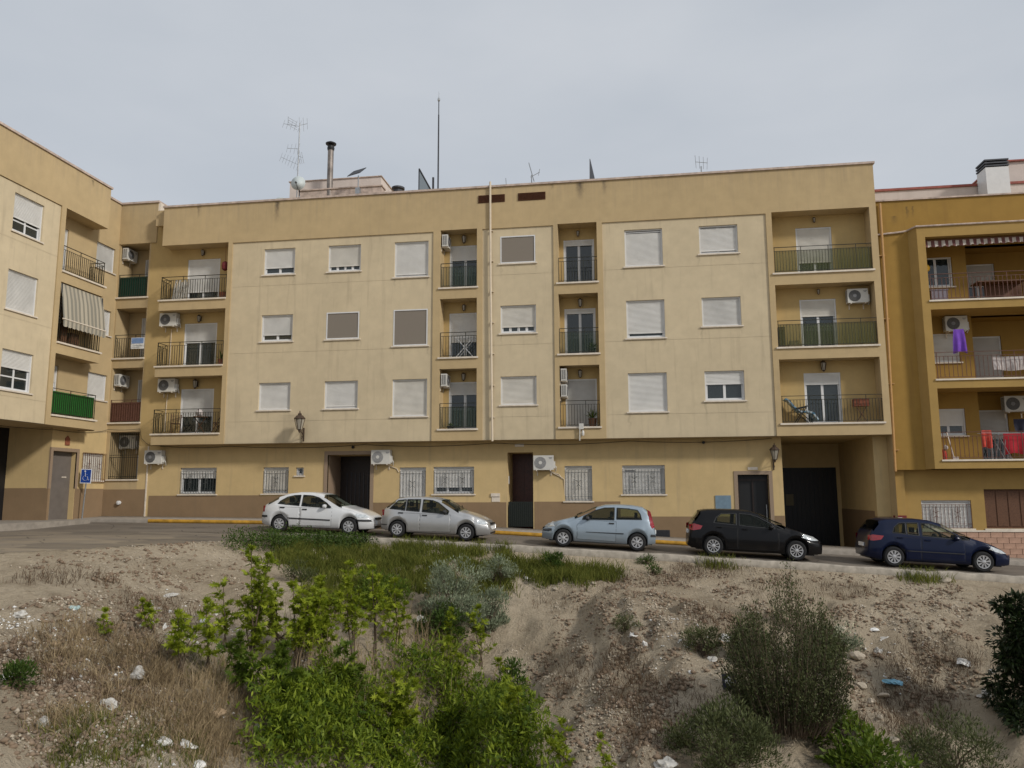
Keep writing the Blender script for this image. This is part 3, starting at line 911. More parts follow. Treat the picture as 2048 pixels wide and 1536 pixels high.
mb = MB(); mb.box(-4.90, -3.91, G + .02, G + .05, -1.36, -0.36)
for i in range(12): mb.box(-4.88 + i * 0.082, -4.85 + i * 0.082, G + .004, G + .02, -1.34, -0.38)
mb.build('low_gate', M['gate_green'], main)
mb = MB(); mb.box(-4.926, -4.90, G + .22, G + .34, .35, .68); mb.build('intercom', M['white'], main)
mb = MB(); mb.box(4.15, 5.32, G + .26, G + .31, -2.5, .66); d3 = mb.build('entrance_door', M['black'], main)
mb = MB(); mb.box(4.15, 5.32, G + .22, G + .26, .42, .49); mb.box(4.70, 4.76, G + .22, G + .258, -2.5, .42); mb.box(4.16, 4.22, G + .22, G + .258, -2.5, .42); mb.box(5.25, 5.31, G + .22, G + .258, -2.5, .42)
mb.build('door_frame', M['door_dark'], d3)
mb = MB(); mb.box(5.20, 5.23, G + .16, G + .22, -1.2, -.5); mb.build('door_handle', M['metal'], d3)
gd = MB(); gd.box(5.95, 9.05, 5.69, 5.75, -3.1, 1.05); gd = gd.build('garage_door', M['garage_black'], main)
mb = MB()
for i in range(16): mb.box(5.96 + i * .193, 6.13 + i * .193, 5.672, 5.688, -2.9, 1.02)
mb.build('door_slat', M['garage_black'], gd)
mb = MB(); mb.box(6.85, 7.18, 5.655, 5.670, -.62, -.12); gs = mb.build('garage_notice', simple('dull_notice', (0.13, 0.11, 0.06), .6), gd)
# ground floor windows and grilles
GW = [(-19.33, -17.64, 0.0, 1.13, dict(shut=.36, panes=2), 2), (-15.50, -14.35, .01, 1.12, dict(shut=.90, panes=1), 1), (-9.48, -8.35, -.34, 1.06, dict(shut=.88, panes=1), 1),
      (-8.03, -6.32, -.04, 1.07, dict(shut=.76, panes=3), 2), (-2.60, -1.50, -.34, 1.06, dict(shut=1), 1), (-0.30, 1.37, -.08, 1.06, dict(shut=1), 2)]
for (x0, x1, z0, z1, st, orn) in GW:
    w = window(WF, main, x0, x1, z0, z1, G, rev=.13, **st)
    grille(WF, main, x0 + .01, x1 - .01, z0, z1, G + .012, orn=orn)
w = window(WF, main, -14.03, -13.68, .76, 1.10, G, shut=0, panes=1)
mb = MB()
for x in (-13.95, -13.86, -13.77): mb.bar((x, G + .02, .77), (x, G + .02, 1.09), .015)
mb.build('window_grille', M['grille'], main)
# small fixtures on the ground floor wall
mb = MB(); mb.box(-5.61, -5.24, G - .05, G, -.15, -.02); mb.box(-5.58, -5.24, G - .02, G, -.36, -.16); mb.build('letter_box', M['sill'], main)
mb = MB(); mb.box(.71, 1.49, G - .035, G - .013, -1.76, -1.47)
for i in range(6): mb.box(.74, 1.46, G - .05, G - .036, -1.74 + i * .044, -1.72 + i * .044)
mb.build('air_brick', M['metal_dark'], main)
mb = MB(); mb.box(3.27, 3.86, G - .03, G, -.82, -.14); bp = mb.build('meter_panel', M['panel_blue'], main)
mb = MB(); mb.box(-4.62, -4.25, G - .02, G, 1.86, 1.98); mb.build('name_plaque', M['sill'], main)
mb = MB(); mb.box(4.55, 4.92, G - .02, G, .84, .95); mb.build('name_plaque', M['sill'], main)
for x in (-11.5, 2.9):
    mb = MB(); mb.lathe([(.045, 0), (.06, .03), (.06, .09), (.02, .11)], (x, G - .12, 1.93), 'y', 10); mb.build('junction_box', M['black'], main)
# unseen boxes added inside the block to keep daylight out of its rooms
mb = MB(); mb.box(-21.2, 5.7, 2.3, 11.7, -3, 11.9); mb.box(5.702, 9.6, 2.3, 11.7, 2.25, 11.9); mb.box(5.7, 9.6, 6.0, 11.7, -3.4, 2.2)
mb.build('light_blocker', M['dark_room'], main)
for v in (0,):
    # stair tower on the roof with its flashing
    mb = MB(); Y = 2.5
    mb.box(-15.61, -11.13, Y, Y + 4.2, 12.1, 14.63); mb.build('roof_hut', M['pink'], main)
    mb = MB(); mb.box(-15.66, -11.08, Y - .05, Y + 4.25, 14.632, 14.67); mb.build('hut_coping', M['coping'], main)
    mb = MB(); mb.box(-14.85, -10.9, 1.9, 2.4, 12.1, 13.90); mb.box(-14.9, -10.85, 1.85, 2.45, 13.902, 13.96); mb.build('roof_ledge', M['coping'], main)
    mb = MB(); mb.lathe([(.22, 13.0), (.22, 13.78), (.30, 13.82), (.30, 13.90), (.1, 13.96)], (-10.2, 2.2, 0), 'z', 14); mb.build('roof_cowl', M['metal_dark'], main)

# ------------------------------------------------------------------ the wing at a right angle, with the corner bay
wing = empty('apartment_building', (-23.0, -2.6, -1.0), 'cream apartment wing at a right angle to the long block, with a striped awning balcony', 'apartment block')
XP, XL = -22.20, -22.95
FP = Frame((XP, 0, 0), (0, 1, 0), (-1, 0, 0))     # a = world Y, depth away from the street
FL = Frame((XL, 0, 0), (0, 1, 0), (-1, 0, 0))
M['wing_ochre'] = stucco('wing_ochre_render', CH_OCHRE, axis=1, rain=(13.25, 1.1), stains=[(-2.3, 13.2, .10, .35, .7)])
M['bay_ochre'] = stucco('bay_ochre_render', tuple(c * 0.96 for c in CH_OCHRE), amt=1.0, rain=(13.25, 1.5), stains=[(-21.1, 3.4, .5, 2.2, .28)])
WS = lambda k: 3.10 + 2.885 * k            # slab tops of the wing
mb = MB(FP)
ops = [(-21.0, -3.95, 2.69, 11.46, .055)]
wall(mb, -22, -3.70, 2.69, 11.46, 0.0, ops)
mb.quad((-22, 0, 11.46), (-1.14, 0, 11.46), (-1.14, 0, 13.27), (-22, 0, 13.27))
mb.quad((-3.70, 0, 2.69), (-3.70, .75, 2.69), (-3.70, .75, 11.46), (-3.70, 0, 11.46))
mb.quad((-3.70, 0, 11.46), (-3.70, .75, 11.46), (-1.14, .75, 11.46), (-1.14, 0, 11.46))
for k in range(3):
    zb = WS(k) - .46 if k else 2.69
    mb.quad((-3.70, 0, zb), (-1.14, 0, zb), (-1.14, 0, WS(k)), (-3.70, 0, WS(k)))
    mb.quad((-3.70, 0, WS(k)), (-1.14, 0, WS(k)), (-1.14, .75, WS(k)), (-3.70, .75, WS(k)))
    if k: mb.quad((-3.70, 0, zb), (-3.70, .75, zb), (-1.14, .75, zb), (-1.14, 0, zb))
mb.quad((-1.14, 0, 11.46), (-1.14, .75, 11.46), (-1.14, .75, 13.27), (-1.14, 0, 13.27))
mb.quad((-22, 0, 2.69), (-22, 5.5, 2.69), (-1.14, 5.5, 2.69), (-1.14, 0, 2.69))
for k in range(3): mb.quad((-1.14, 0, WS(k) - .46), (-1.14, .75, WS(k) - .46), (-1.14, .75, WS(k)), (-1.14, 0, WS(k)))
mb.quad((-22, .3, 13.1), (-1.14, .3, 13.1), (-1.14, 9, 13.1), (-22, 9, 13.1))
mb.build('wall', M['wing_ochre'], wing)
mb = MB(FP)
WW = [(-6.30, -4.83, 9.66, 11.12), (-6.30, -4.83, 6.72, 8.20), (-6.26, -4.76, 3.78, 5.25)]
cuts = [2.70, 3.55, 6.45, 9.35, 11.455]
for i in range(4):
    z0, z1 = cuts[i] + .004, cuts[i + 1] - .004
    wo = [(a, b, max(c, z0), min(d, z1), 0) for a, b, c, d in WW if d > z0 and c < z1]
    wo += [(a - 5, b - 5, max(c, z0), min(d, z1), 0) for a, b, c, d in WW if d > z0 and c < z1]
    wall(mb, -20.99, -3.96, z0, z1, .05, wo)
for a, b, c, d in WW + [(a - 5, b - 5, c, d) for a, b, c, d in WW]:
    tmp = MB(); wall(tmp, a - .001, b + .001, c - .001, d + .001, .05, [(a, b, c, d, .17)])
    mb.add(tmp.v, tmp.f[-4:])
mb.build('facade_panel', M['field'], wing)
mb = MB(FP); wall(mb, -21, -3.95, 2.695, 11.458, .062, [(a, b, c, d, 0) for a, b, c, d in WW + [(a - 5, b - 5, c, d) for a, b, c, d in WW]])
mb.build('score_joint', M['field'], wing)
wst = [dict(shut=.62, mid=.42, panes=2, curtain='half'), dict(shut=1), dict(shut=.42, mid=.48, panes=2, curtain='grey')]
for (a, b, c, d), st in zip(WW, wst):
    window(FP, wing, a, b, c, d, .05, seed=3, **st)
    window(FP, wing, a - 5, b - 5, c, d, .05, shut=1)
# set-back wall with its small windows, ground floor door and grilled window
mb = MB(FL)
XW = [(-.80, .44, 9.92, 11.07), (-.80, .44, 7.04, 8.16), (-.78, .46, 4.11, 5.25)]
wall(mb, -3.70, .70, 2.69, 13.27, 0.0, [(*o, .17) for o in XW] + [(-3.35, -2.55, WS(k), WS(k) + 2.1, .15) for k in range(3)])
mb.build('wall', M['wing_ochre'], wing)
mb = MB(FL)
wall(mb, -2.62, .70, -1.5, 2.69, 0.0, [(-2.50, -1.12, -1.5, 1.76, .30), (-.72, .60, .61, 1.76, .16)])
mb.quad((-2.62, 0, -1.5), (-2.62, 0, 2.69), (-2.62, 1.95, 2.69), (-2.62, 1.95, -1.5))
mb.build('ground_floor_wall', M['ground_wall'], wing)
mb = MB(FL); mb.quad((-22, 1.95, -1.5), (-2.62, 1.95, -1.5), (-2.62, 1.95, 2.69), (-22, 1.95, 2.69))
mb.build('garage_recess', M['garage_black'], wing)
mb = MB(FL)
mb.box(-2.632, -2.52, -.012, .1, -1.5, .25).build('plinth', M['plinth'], wing)
MB(FL).box(-1.10, .689, -.012, .05, -1.5, .25).build('plinth', M['plinth'], wing)
MB(FL).box(-2.632, -2.62, .1, 1.94, -1.5, .27).build('plinth', M['plinth'], wing)
mb = MB(FL); mb.box(-2.63, -2.50, -.02, .05, .252, 1.90); mb.box(-1.12, -.98, -.02, .05, .252, 1.90); mb.box(-2.50, -1.12, -.02, .05, 1.76, 1.90)
mb.build('portal_surround', M['stone'], wing)
mb = MB(FL); mb.box(-2.50, -1.12, .24, .30, -1.5, 1.76); wd = mb.build('entrance_door', M['door_grey'], wing)
mb = MB(FL); mb.box(-2.42, -2.30, .20, .24, -.05, .32); mb.build('door_handle', M['metal_dark'], wd)
mb = MB(FL); mb.box(-1.62, -1.36, .225, .239, .70, .74); mb.build('letter_slot', M['sill'], wd)
mb = MB(FL); mb.box(-1.88, -1.62, -.03, 0, 2.02, 2.30); mb.prism([(-1.88, 2.30), (-1.62, 2.30), (-1.75, 2.42)], -.03, 0); mb.build('wall_shrine', M['terracotta'], wing)
for i, (a, b, c, d) in enumerate(XW):
    window(FL, wing, a, b, c, d, 0.0, shut=1)
for k in range(3):
    window(FL, wing, -3.35, -2.55, WS(k) + .01, WS(k) + 2.1, 0.0, door=True, sill=False, panes=1, shut=.3, curtain='grey')
window(FL, wing, -.72, .60, .61, 1.76, 0.0, shut=1)
grille(FL, wing, -.82, .66, .50, 1.92, -.06, m='iron_brown', orn=2)
mb = MB(FP); mb.box(-22, -1.08, -.06, .5, 13.272, 13.36); mb.build('parapet_coping', M['coping'], wing)
for k in range(3):
    mb = MB(FP); mb.box(-3.72, -1.08, -.06, .14, WS(k) - .055, WS(k) + .012); mb.build('balcony_edge', M['sill'], wing)
    railing(FP, wing, -3.68, -1.18, .035, WS(k) + .012, 1.03, ret=('R', .68), m='iron' if k else 'iron', screen='screen_grass' if k == 0 else None)
# corner bay facing the street
Yb = .70
bay = wing
FB = Frame((0, Yb, 0))
BS = [3.16, 6.06, 8.86]
mb = MB(FB)
bops = [(-22.88, -21.40, BS[0], 5.62, .95), (-22.88, -21.40, BS[1], 8.36, .95), (-22.88, -21.44, BS[2], 11.36, .95), (-22.78, -21.33, .66, 2.74, .9)]
wall(mb, XL, -21.36, -1.5, 11.40, 0.0, bops)
mb.build('bay_wall', M['bay_ochre'], wing)
mb = MB(FB)
mb.quad((XL, -.04, 11.38), (-21.10, -.04, 11.38), (-21.10, -.04, 13.27), (XL, -.04, 13.27))
mb.quad((-21.10, -.04, 11.38), (-21.10, 6, 11.38), (-21.10, 6, 13.27), (-21.10, -.04, 13.27))
mb.quad((XL, -.04, 11.38), (XL, .95, 11.38), (-21.10, .95, 11.38), (-21.10, -.04, 11.38))
mb.quad((-23.5, .3, 13.1), (-21.1, .3, 13.1), (-21.1, 8, 13.1), (-23.5, 8, 13.1))
mb.build('bay_parapet', M['bay_ochre'], wing)
mb = MB(); mb.box(-24, -21.04, Yb - .10, Yb + .35, 13.272, 13.36); mb.box(-21.4, -21.04, Yb + .352, Yb + 6, 13.272, 13.36)
mb.box(XL - .45, XL + .06, -1.07, Yb - .102, 13.272, 13.36)
mb.build('parapet_coping', M['coping'], wing)
mb = MB(); mb.box(-21.10, -21.0, Yb - .03, Yb + .25, 12.78, 13.27); mb.build('coping_end', M['sill'], wing)
mb = MB(); mb.box(-20.92, -20.86, Yb - .03, Yb - .001, -1.4, 2.09); mb.build('corner_strip', M['sill'], wing)
mb = MB(FB); mb.box(-22.93, -20.93, -.012, .05, -1.5, .22); mb.build('plinth', M['plinth'], wing)
mb = MB(FB); mb.box(-21.36, -20.90, .0, .05, -1.5, 2.1); mb.build('bay_wall', M['ground_wall'], wing)
mb = MB(FB)
wall(mb, -22.9, -21.3, .6, 11.4, .95, [(-22.25, -21.46, BS[k], BS[k] + 2.05, .1) for k in range(3)] + [(-22.05, -21.4, .7, 1.75, .1)])
mb.build('bay_back_wall', M['bay_ochre'], wing)
for k, st in enumerate([dict(shut=1, shm='shutter_grey'), dict(shut=.95), dict(shut=.25)]):
    window(FB, wing, -22.25, -21.46, BS[k] + .01, BS[k] + 2.05, .95, door=True, sill=False, rev=.06, panes=1, **st)
window(FB, wing, -22.05, -21.40, .70, 1.75, .95, shut=.0, panes=1, rev=.06)
scn = ['screen_brown', None, 'screen_green']
for k in range(3):
    mb = MB(FB); mb.box(-22.96, -21.36, -.07, .12, BS[k] - .055, BS[k] + .012); mb.build('balcony_edge', M['sill'], wing)
    railing(FB, wing, -22.88, -21.42, .03, BS[k] + .012, 1.06 if k else 1.0, m='iron' if k else 'iron_brown', screen=scn[k])
mb = MB(FB)
for z in (.70, .78, 1.62, 1.72, 2.70): mb.bar((-22.78, .03, z), (-21.33, .03, z), .022)
for i in range(15): mb.bar((-22.77 + i * .102, .03, .70), (-22.77 + i * .102, .03, 2.70), .0145)
mb.build('window_grille', M['iron'], wing)
mb = MB(FB); mb.box(-22.84, -21.30, -.06, .1, .60, .655); mb.build('sill', M['sill'], wing)
mb = MB(FB); mb.lathe([(.03, -.14), (.09, -.12), (.09, -.02), (.05, 0)], (-22.12, 0, -.36), 'y', 10); mb.build('gas_regulator', M['white'], wing)
mb = MB(); mb.box(-34, -25.1, -21, 8, -2, 2.6); mb.box(-34, -24.0, -21.8, 8, 2.75, 13.0)
mb.build('light_blocker', M['dark_room'], wing)  # unseen fill added inside the wing, stops light coming through behind the windows

# ------------------------------------------------------------------ mustard block on the right
orange = empty('apartment_building', (12.5, 0, -2.4), 'orange mustard apartment block with brown balcony rails and washing, at the end of the street', 'apartment block')
mb = MB()
mb.quad((9.735, .15, .78), (11.05, .15, .78), (11.05, .15, 11.2), (9.735, .15, 11.2))
mb.quad((11.05, .15, 9.96), (22, .15, 9.96), (22, .15, 11.2), (11.05, .15, 11.2))
mb.quad((9.735, .15, .78), (9.735, .5, .78), (22, .5, .78), (22, .15, .78))
mb.quad((9.735, .15, 11.199), (22, .15, 11.199), (22, 9, 11.199), (9.735, 9, 11.199))
mb.quad((9.73, .15, 10), (9.73, 2.9, 10), (9.73, 2.9, 11.2), (9.73, .15, 11.2))
mb.build('wall', M['orange'], orange)
OS = [1.12, 4.10, 7.10]
YO = -.22
mb = MB()
oops = [(11.34, 21.5, OS[0], 3.76, 1.8), (11.34, 21.5, OS[1], 6.75, 1.8), (11.34, 21.5, OS[2], 9.58, 1.8)]
wall(mb, 11.05, 22, .80, 9.98, YO, oops)
mb.quad((11.05, YO, .80), (11.05, YO, 9.98), (10.86, .15, 9.98), (10.86, .15, .80))
mb.quad((11.05, YO, .80), (10.86, .15, .80), (22, .15, .80), (22, YO, .80))
mb.quad((11.05, YO, 9.98), (22, YO, 9.98), (22, .15, 9.98), (10.86, .15, 9.98))
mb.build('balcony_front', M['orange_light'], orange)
mb = MB(); mb.tube([(9.72, .10, 9.86), (10.6, .10, 9.92), (10.80, .08, 9.95), (11.02, YO - .03, 10.0), (16, YO - .03, 10.02), (22, YO - .03, 10.02)], .035, 6)
mb.build('string_course', M['coping'], orange)
mb = MB()
YA, YC = 1.25, 2.4
wn = [(11.62, 12.82, OS[0] + .98, OS[0] + 2.02), (11.62, 12.82, OS[1] + .86, OS[1] + 2.0), (11.62, 12.80, OS[2] + .88, OS[2] + 2.08)]
wall(mb, 11.34, 13.32, .9, 9.7, YA, [(*w, .14) for w in wn])
mb.quad((13.32, YA, .9), (13.32, YC, .9), (13.32, YC, 9.7), (13.32, YA, 9.7))
dn = [(13.55, 14.85, OS[k], OS[k] + 2.05) for k in range(3)]
wall(mb, 13.32, 21.5, .9, 9.7, YC, [(*w, .14) for w in dn])
for k in range(3):
    mb.quad((13.32, YA, OS[k]), (21.5, YA, OS[k]), (21.5, YC, OS[k]), (13.32, YC, OS[k]))
    zt = [3.76, 6.75, 9.58][k]
    mb.quad((13.32, YA, zt), (13.32, YC, zt), (21.5, YC, zt), (21.5, YA, zt))
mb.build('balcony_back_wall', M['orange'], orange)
for w, st in zip(wn, [dict(shut=.62, panes=2, curtain='grey'), dict(shut=1, shm='shutter'), dict(shut=0, panes=2, mid=None)]):
    window(WF, orange, *w, YA, **st)
for w, st in zip(dn, [dict(shut=.55, panes=2), dict(shut=1), dict(shut=.45, panes=2)]):
    window(WF, orange, *w, YC, door=True, sill=False, shm='shutter_grey', **st)
for k in range(3):
    mb = MB(); mb.box(11.30, 21.5, YO - .05, YO + .12, OS[k] - .05, OS[k] + .012); mb.build('balcony_edge', M['sill'], orange)
    railing(WF, orange, 11.36, 20.0, YO + .03, OS[k] + .012, 1.0, m='iron_brown', step=.15)
# ground floor of the mustard block
YG = .5
mb = MB()
wall(mb, 9.735, 22, -1.5, .78, YG, [(10.73, 12.46, -1.38, -.35, .16), (12.93, 14.6, -1.38, .05, .22)])
mb.box(9.735, 10.14, .34, YG - .001, -3.4, .78)
mb.build('ground_floor_wall', M['orange_light'], orange)
w = window(WF, orange, 10.73, 12.46, -1.38, -.35, YG, shut=1, sill=False)
grille(WF, orange, 10.74, 12.45, -1.38, -.35, YG + .012, m='iron_brown', orn=2)
mb = MB(); mb.box(12.93, 14.6, YG + .16, YG + .22, -1.38, .05)
for i in range(4): mb.box(12.98 + i * .41, 13.34 + i * .41, YG + .14, YG + .159, -1.3, -.02)
mb.build('shop_shutter', M['wood'], orange)
mb = MB(); mb.box(10.141, 22, YG - .05, YG + .12, -1.50, -1.44); mb.box(10.65, 12.54, YG - .04, YG + .1, -1.438, -1.383); mb.box(12.86, 14.68, YG - .04, YG + .1, -1.438, -1.383)
mb.build('sill', M['sill'], orange)
mb = MB(); mb.box(10.141, 22, YG + .01, YG + .2, -3.5, -1.502); base = mb.build('brick_base', M['stone'], orange)
M['brick'] = simple('pink_stone_brick', (0.46, 0.285, 0.205), 0.9, var=0.22, vs=3, bump=0.4, bs=30)
bm = MB(); bm.box(-.197, .197, -.02, .02, -.095, .095); b0 = bm.build('brick', M['brick'], base)
first = True
for j in range(7):
    for i in range(13):
        x = 10.36 + i * .41 + (.2 if j % 2 else 0); z = -1.61 - j * .2
        if z < float(zr(x)) + .2 or x > 15.4: continue
        b = b0 if first else b0.copy()
        if not first:
            COL.objects.link(b); b.parent = base; b.matrix_parent_inverse = b0.matrix_parent_inverse.copy()
        first = False
        b.location = (x, YG - .008 + rng.uniform(-.006, .004), z)
mb = MB(); mb.box(9.66, 10.12, .30, .339, -1.20, -.90); mb.box(9.70, 10.08, .294, .299, -1.14, -1.02, 1); mb.box(9.74, 9.96, .294, .299, -1.0, -.97, 1)
mb.build('wall_plate', [M['red_plate'], M['sign_white']], orange)
mb = MB(); mb.box(9.74, 22, .09, .5, 11.202, 11.26); mb.build('parapet_coping', M['coping'], orange)
mb = MB(); mb.box(9.75, 22, 3.0, 3.25, 11.2, 12.68); mb.box(16.1, 24, 4.0, 9, 11.2, 14.05); mb.build('roof_terrace_wall', M['pink'], orange)
mb = MB(); mb.box(9.75, 22, 2.94, 3.31, 12.682, 12.78); mb.box(16.04, 24, 3.9, 9.1, 14.052, 14.12); mb.build('terrace_coping', M['red_coping'], orange)
mb = MB(); mb.box(14.72, 15.60, 2.1, 2.9, 11.2, 13.12); ch = mb.build('chimney', M['white'], orange)
mb = MB()
for i in range(3): mb.box(14.70, 15.62, 2.08, 2.92, 13.16 + i * .12, 13.22 + i * .12)
for (x, y) in ((14.75, 2.13), (15.51, 2.13), (14.75, 2.8), (15.51, 2.8)): mb.box(x, x + .06, y, y + .06, 13.121, 13.40)
mb.build('chimney_louvre', M['metal_dark'], ch)
mb = MB(); mb.tube([(9.90, .06, 11.1), (9.86, .06, 7), (9.80, .06, 3), (9.76, .06, .72)], .05, 8)
for z in (1.5, 4, 6.5, 9): mb.box(9.70, 9.95, .04, .15, z, z + .03)
mb.build('downpipe', M['pipe_orange'], orange)
mb = MB(); mb.box(9.74, 22, 4.6, 9, -3.4, 11.1); mb.box(11.2, 22, 2.75, 4.5, -3, 9.9); mb.build('light_blocker', M['dark_room'], orange)  # last mesh: unseen fill added to block light inside the mustard block

# ------------------------------------------------------------------ parked cars
def paint(name, c, metal=0.0, rough=0.3, coat=.8):
    N = Nodes(name)
    N.b.inputs['Metallic'].default_value = metal
    N.b.inputs['Roughness'].default_value = rough
    N.b.inputs['Coat Weight'].default_value = coat
    N.b.inputs['Specular IOR Level'].default_value = .5 if coat > .5 else .15
    N.b.inputs['Coat Roughness'].default_value = 0.05
    f = N.noise(N.coord(), 3.0, 4)
    sep = N.n('ShaderNodeSeparateXYZ'); N.l(N.coord(), sep.inputs[0])
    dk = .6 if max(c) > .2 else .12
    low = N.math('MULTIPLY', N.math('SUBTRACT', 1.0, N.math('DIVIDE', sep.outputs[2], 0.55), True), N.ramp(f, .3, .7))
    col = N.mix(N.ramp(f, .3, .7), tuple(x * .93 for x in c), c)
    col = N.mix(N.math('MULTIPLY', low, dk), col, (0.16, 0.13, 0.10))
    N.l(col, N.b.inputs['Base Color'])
    return N.mat
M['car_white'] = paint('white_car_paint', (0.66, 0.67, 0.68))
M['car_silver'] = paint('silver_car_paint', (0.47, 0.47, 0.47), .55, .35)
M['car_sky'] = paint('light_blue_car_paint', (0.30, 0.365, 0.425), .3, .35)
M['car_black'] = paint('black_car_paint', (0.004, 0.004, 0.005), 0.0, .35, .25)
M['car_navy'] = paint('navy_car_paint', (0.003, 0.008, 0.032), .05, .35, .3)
def tinted_glass():
    N = Nodes('tinted_car_glass')
    N.b.inputs['Base Color'].default_value = (.012, .014, .012, 1); N.b.inputs['Roughness'].default_value = .03
    tr = N.n('ShaderNodeBsdfTransparent'); tr.inputs[0].default_value = (.66, .72, .62, 1)
    mx = N.n('ShaderNodeMixShader'); mx.inputs[0].default_value = .30
    N.l(tr.outputs[0], mx.inputs[1]); N.l(N.b.outputs[0], mx.inputs[2]); N.l(mx.outputs[0], N.out.inputs[0])
    return N.mat
M['car_glass'] = tinted_glass()
M['seat'] = simple('grey_seat_cloth', (0.055, 0.055, 0.058), .9, var=.2)
M['tyre'] = simple('tyre_rubber', (0.016, 0.016, 0.017), 0.85, var=0.2)
M['rim'] = simple('silver_wheel_trim', (0.50, 0.50, 0.51), 0.35, 0.5, var=0.1)
M['trim'] = simple('black_bumper_trim', (0.030, 0.031, 0.034), 0.6, var=0.1)
M['seam'] = simple('door_gap', (0.02, 0.02, 0.02), 0.9)
M['headlamp'] = simple('headlamp_lens', (0.62, 0.65, 0.66), 0.12, 0.35, var=0.3, vs=14, coat=1.0)
M['tail'] = simple('tail_lamp_red', (0.30, 0.010, 0.018), 0.2, var=0.2, vs=16, coat=1.0)
M['amber'] = simple('amber_lens', (0.55, 0.16, 0.02), 0.25)
M['plate'] = simple('number_plate', (0.80, 0.80, 0.80), 0.4)

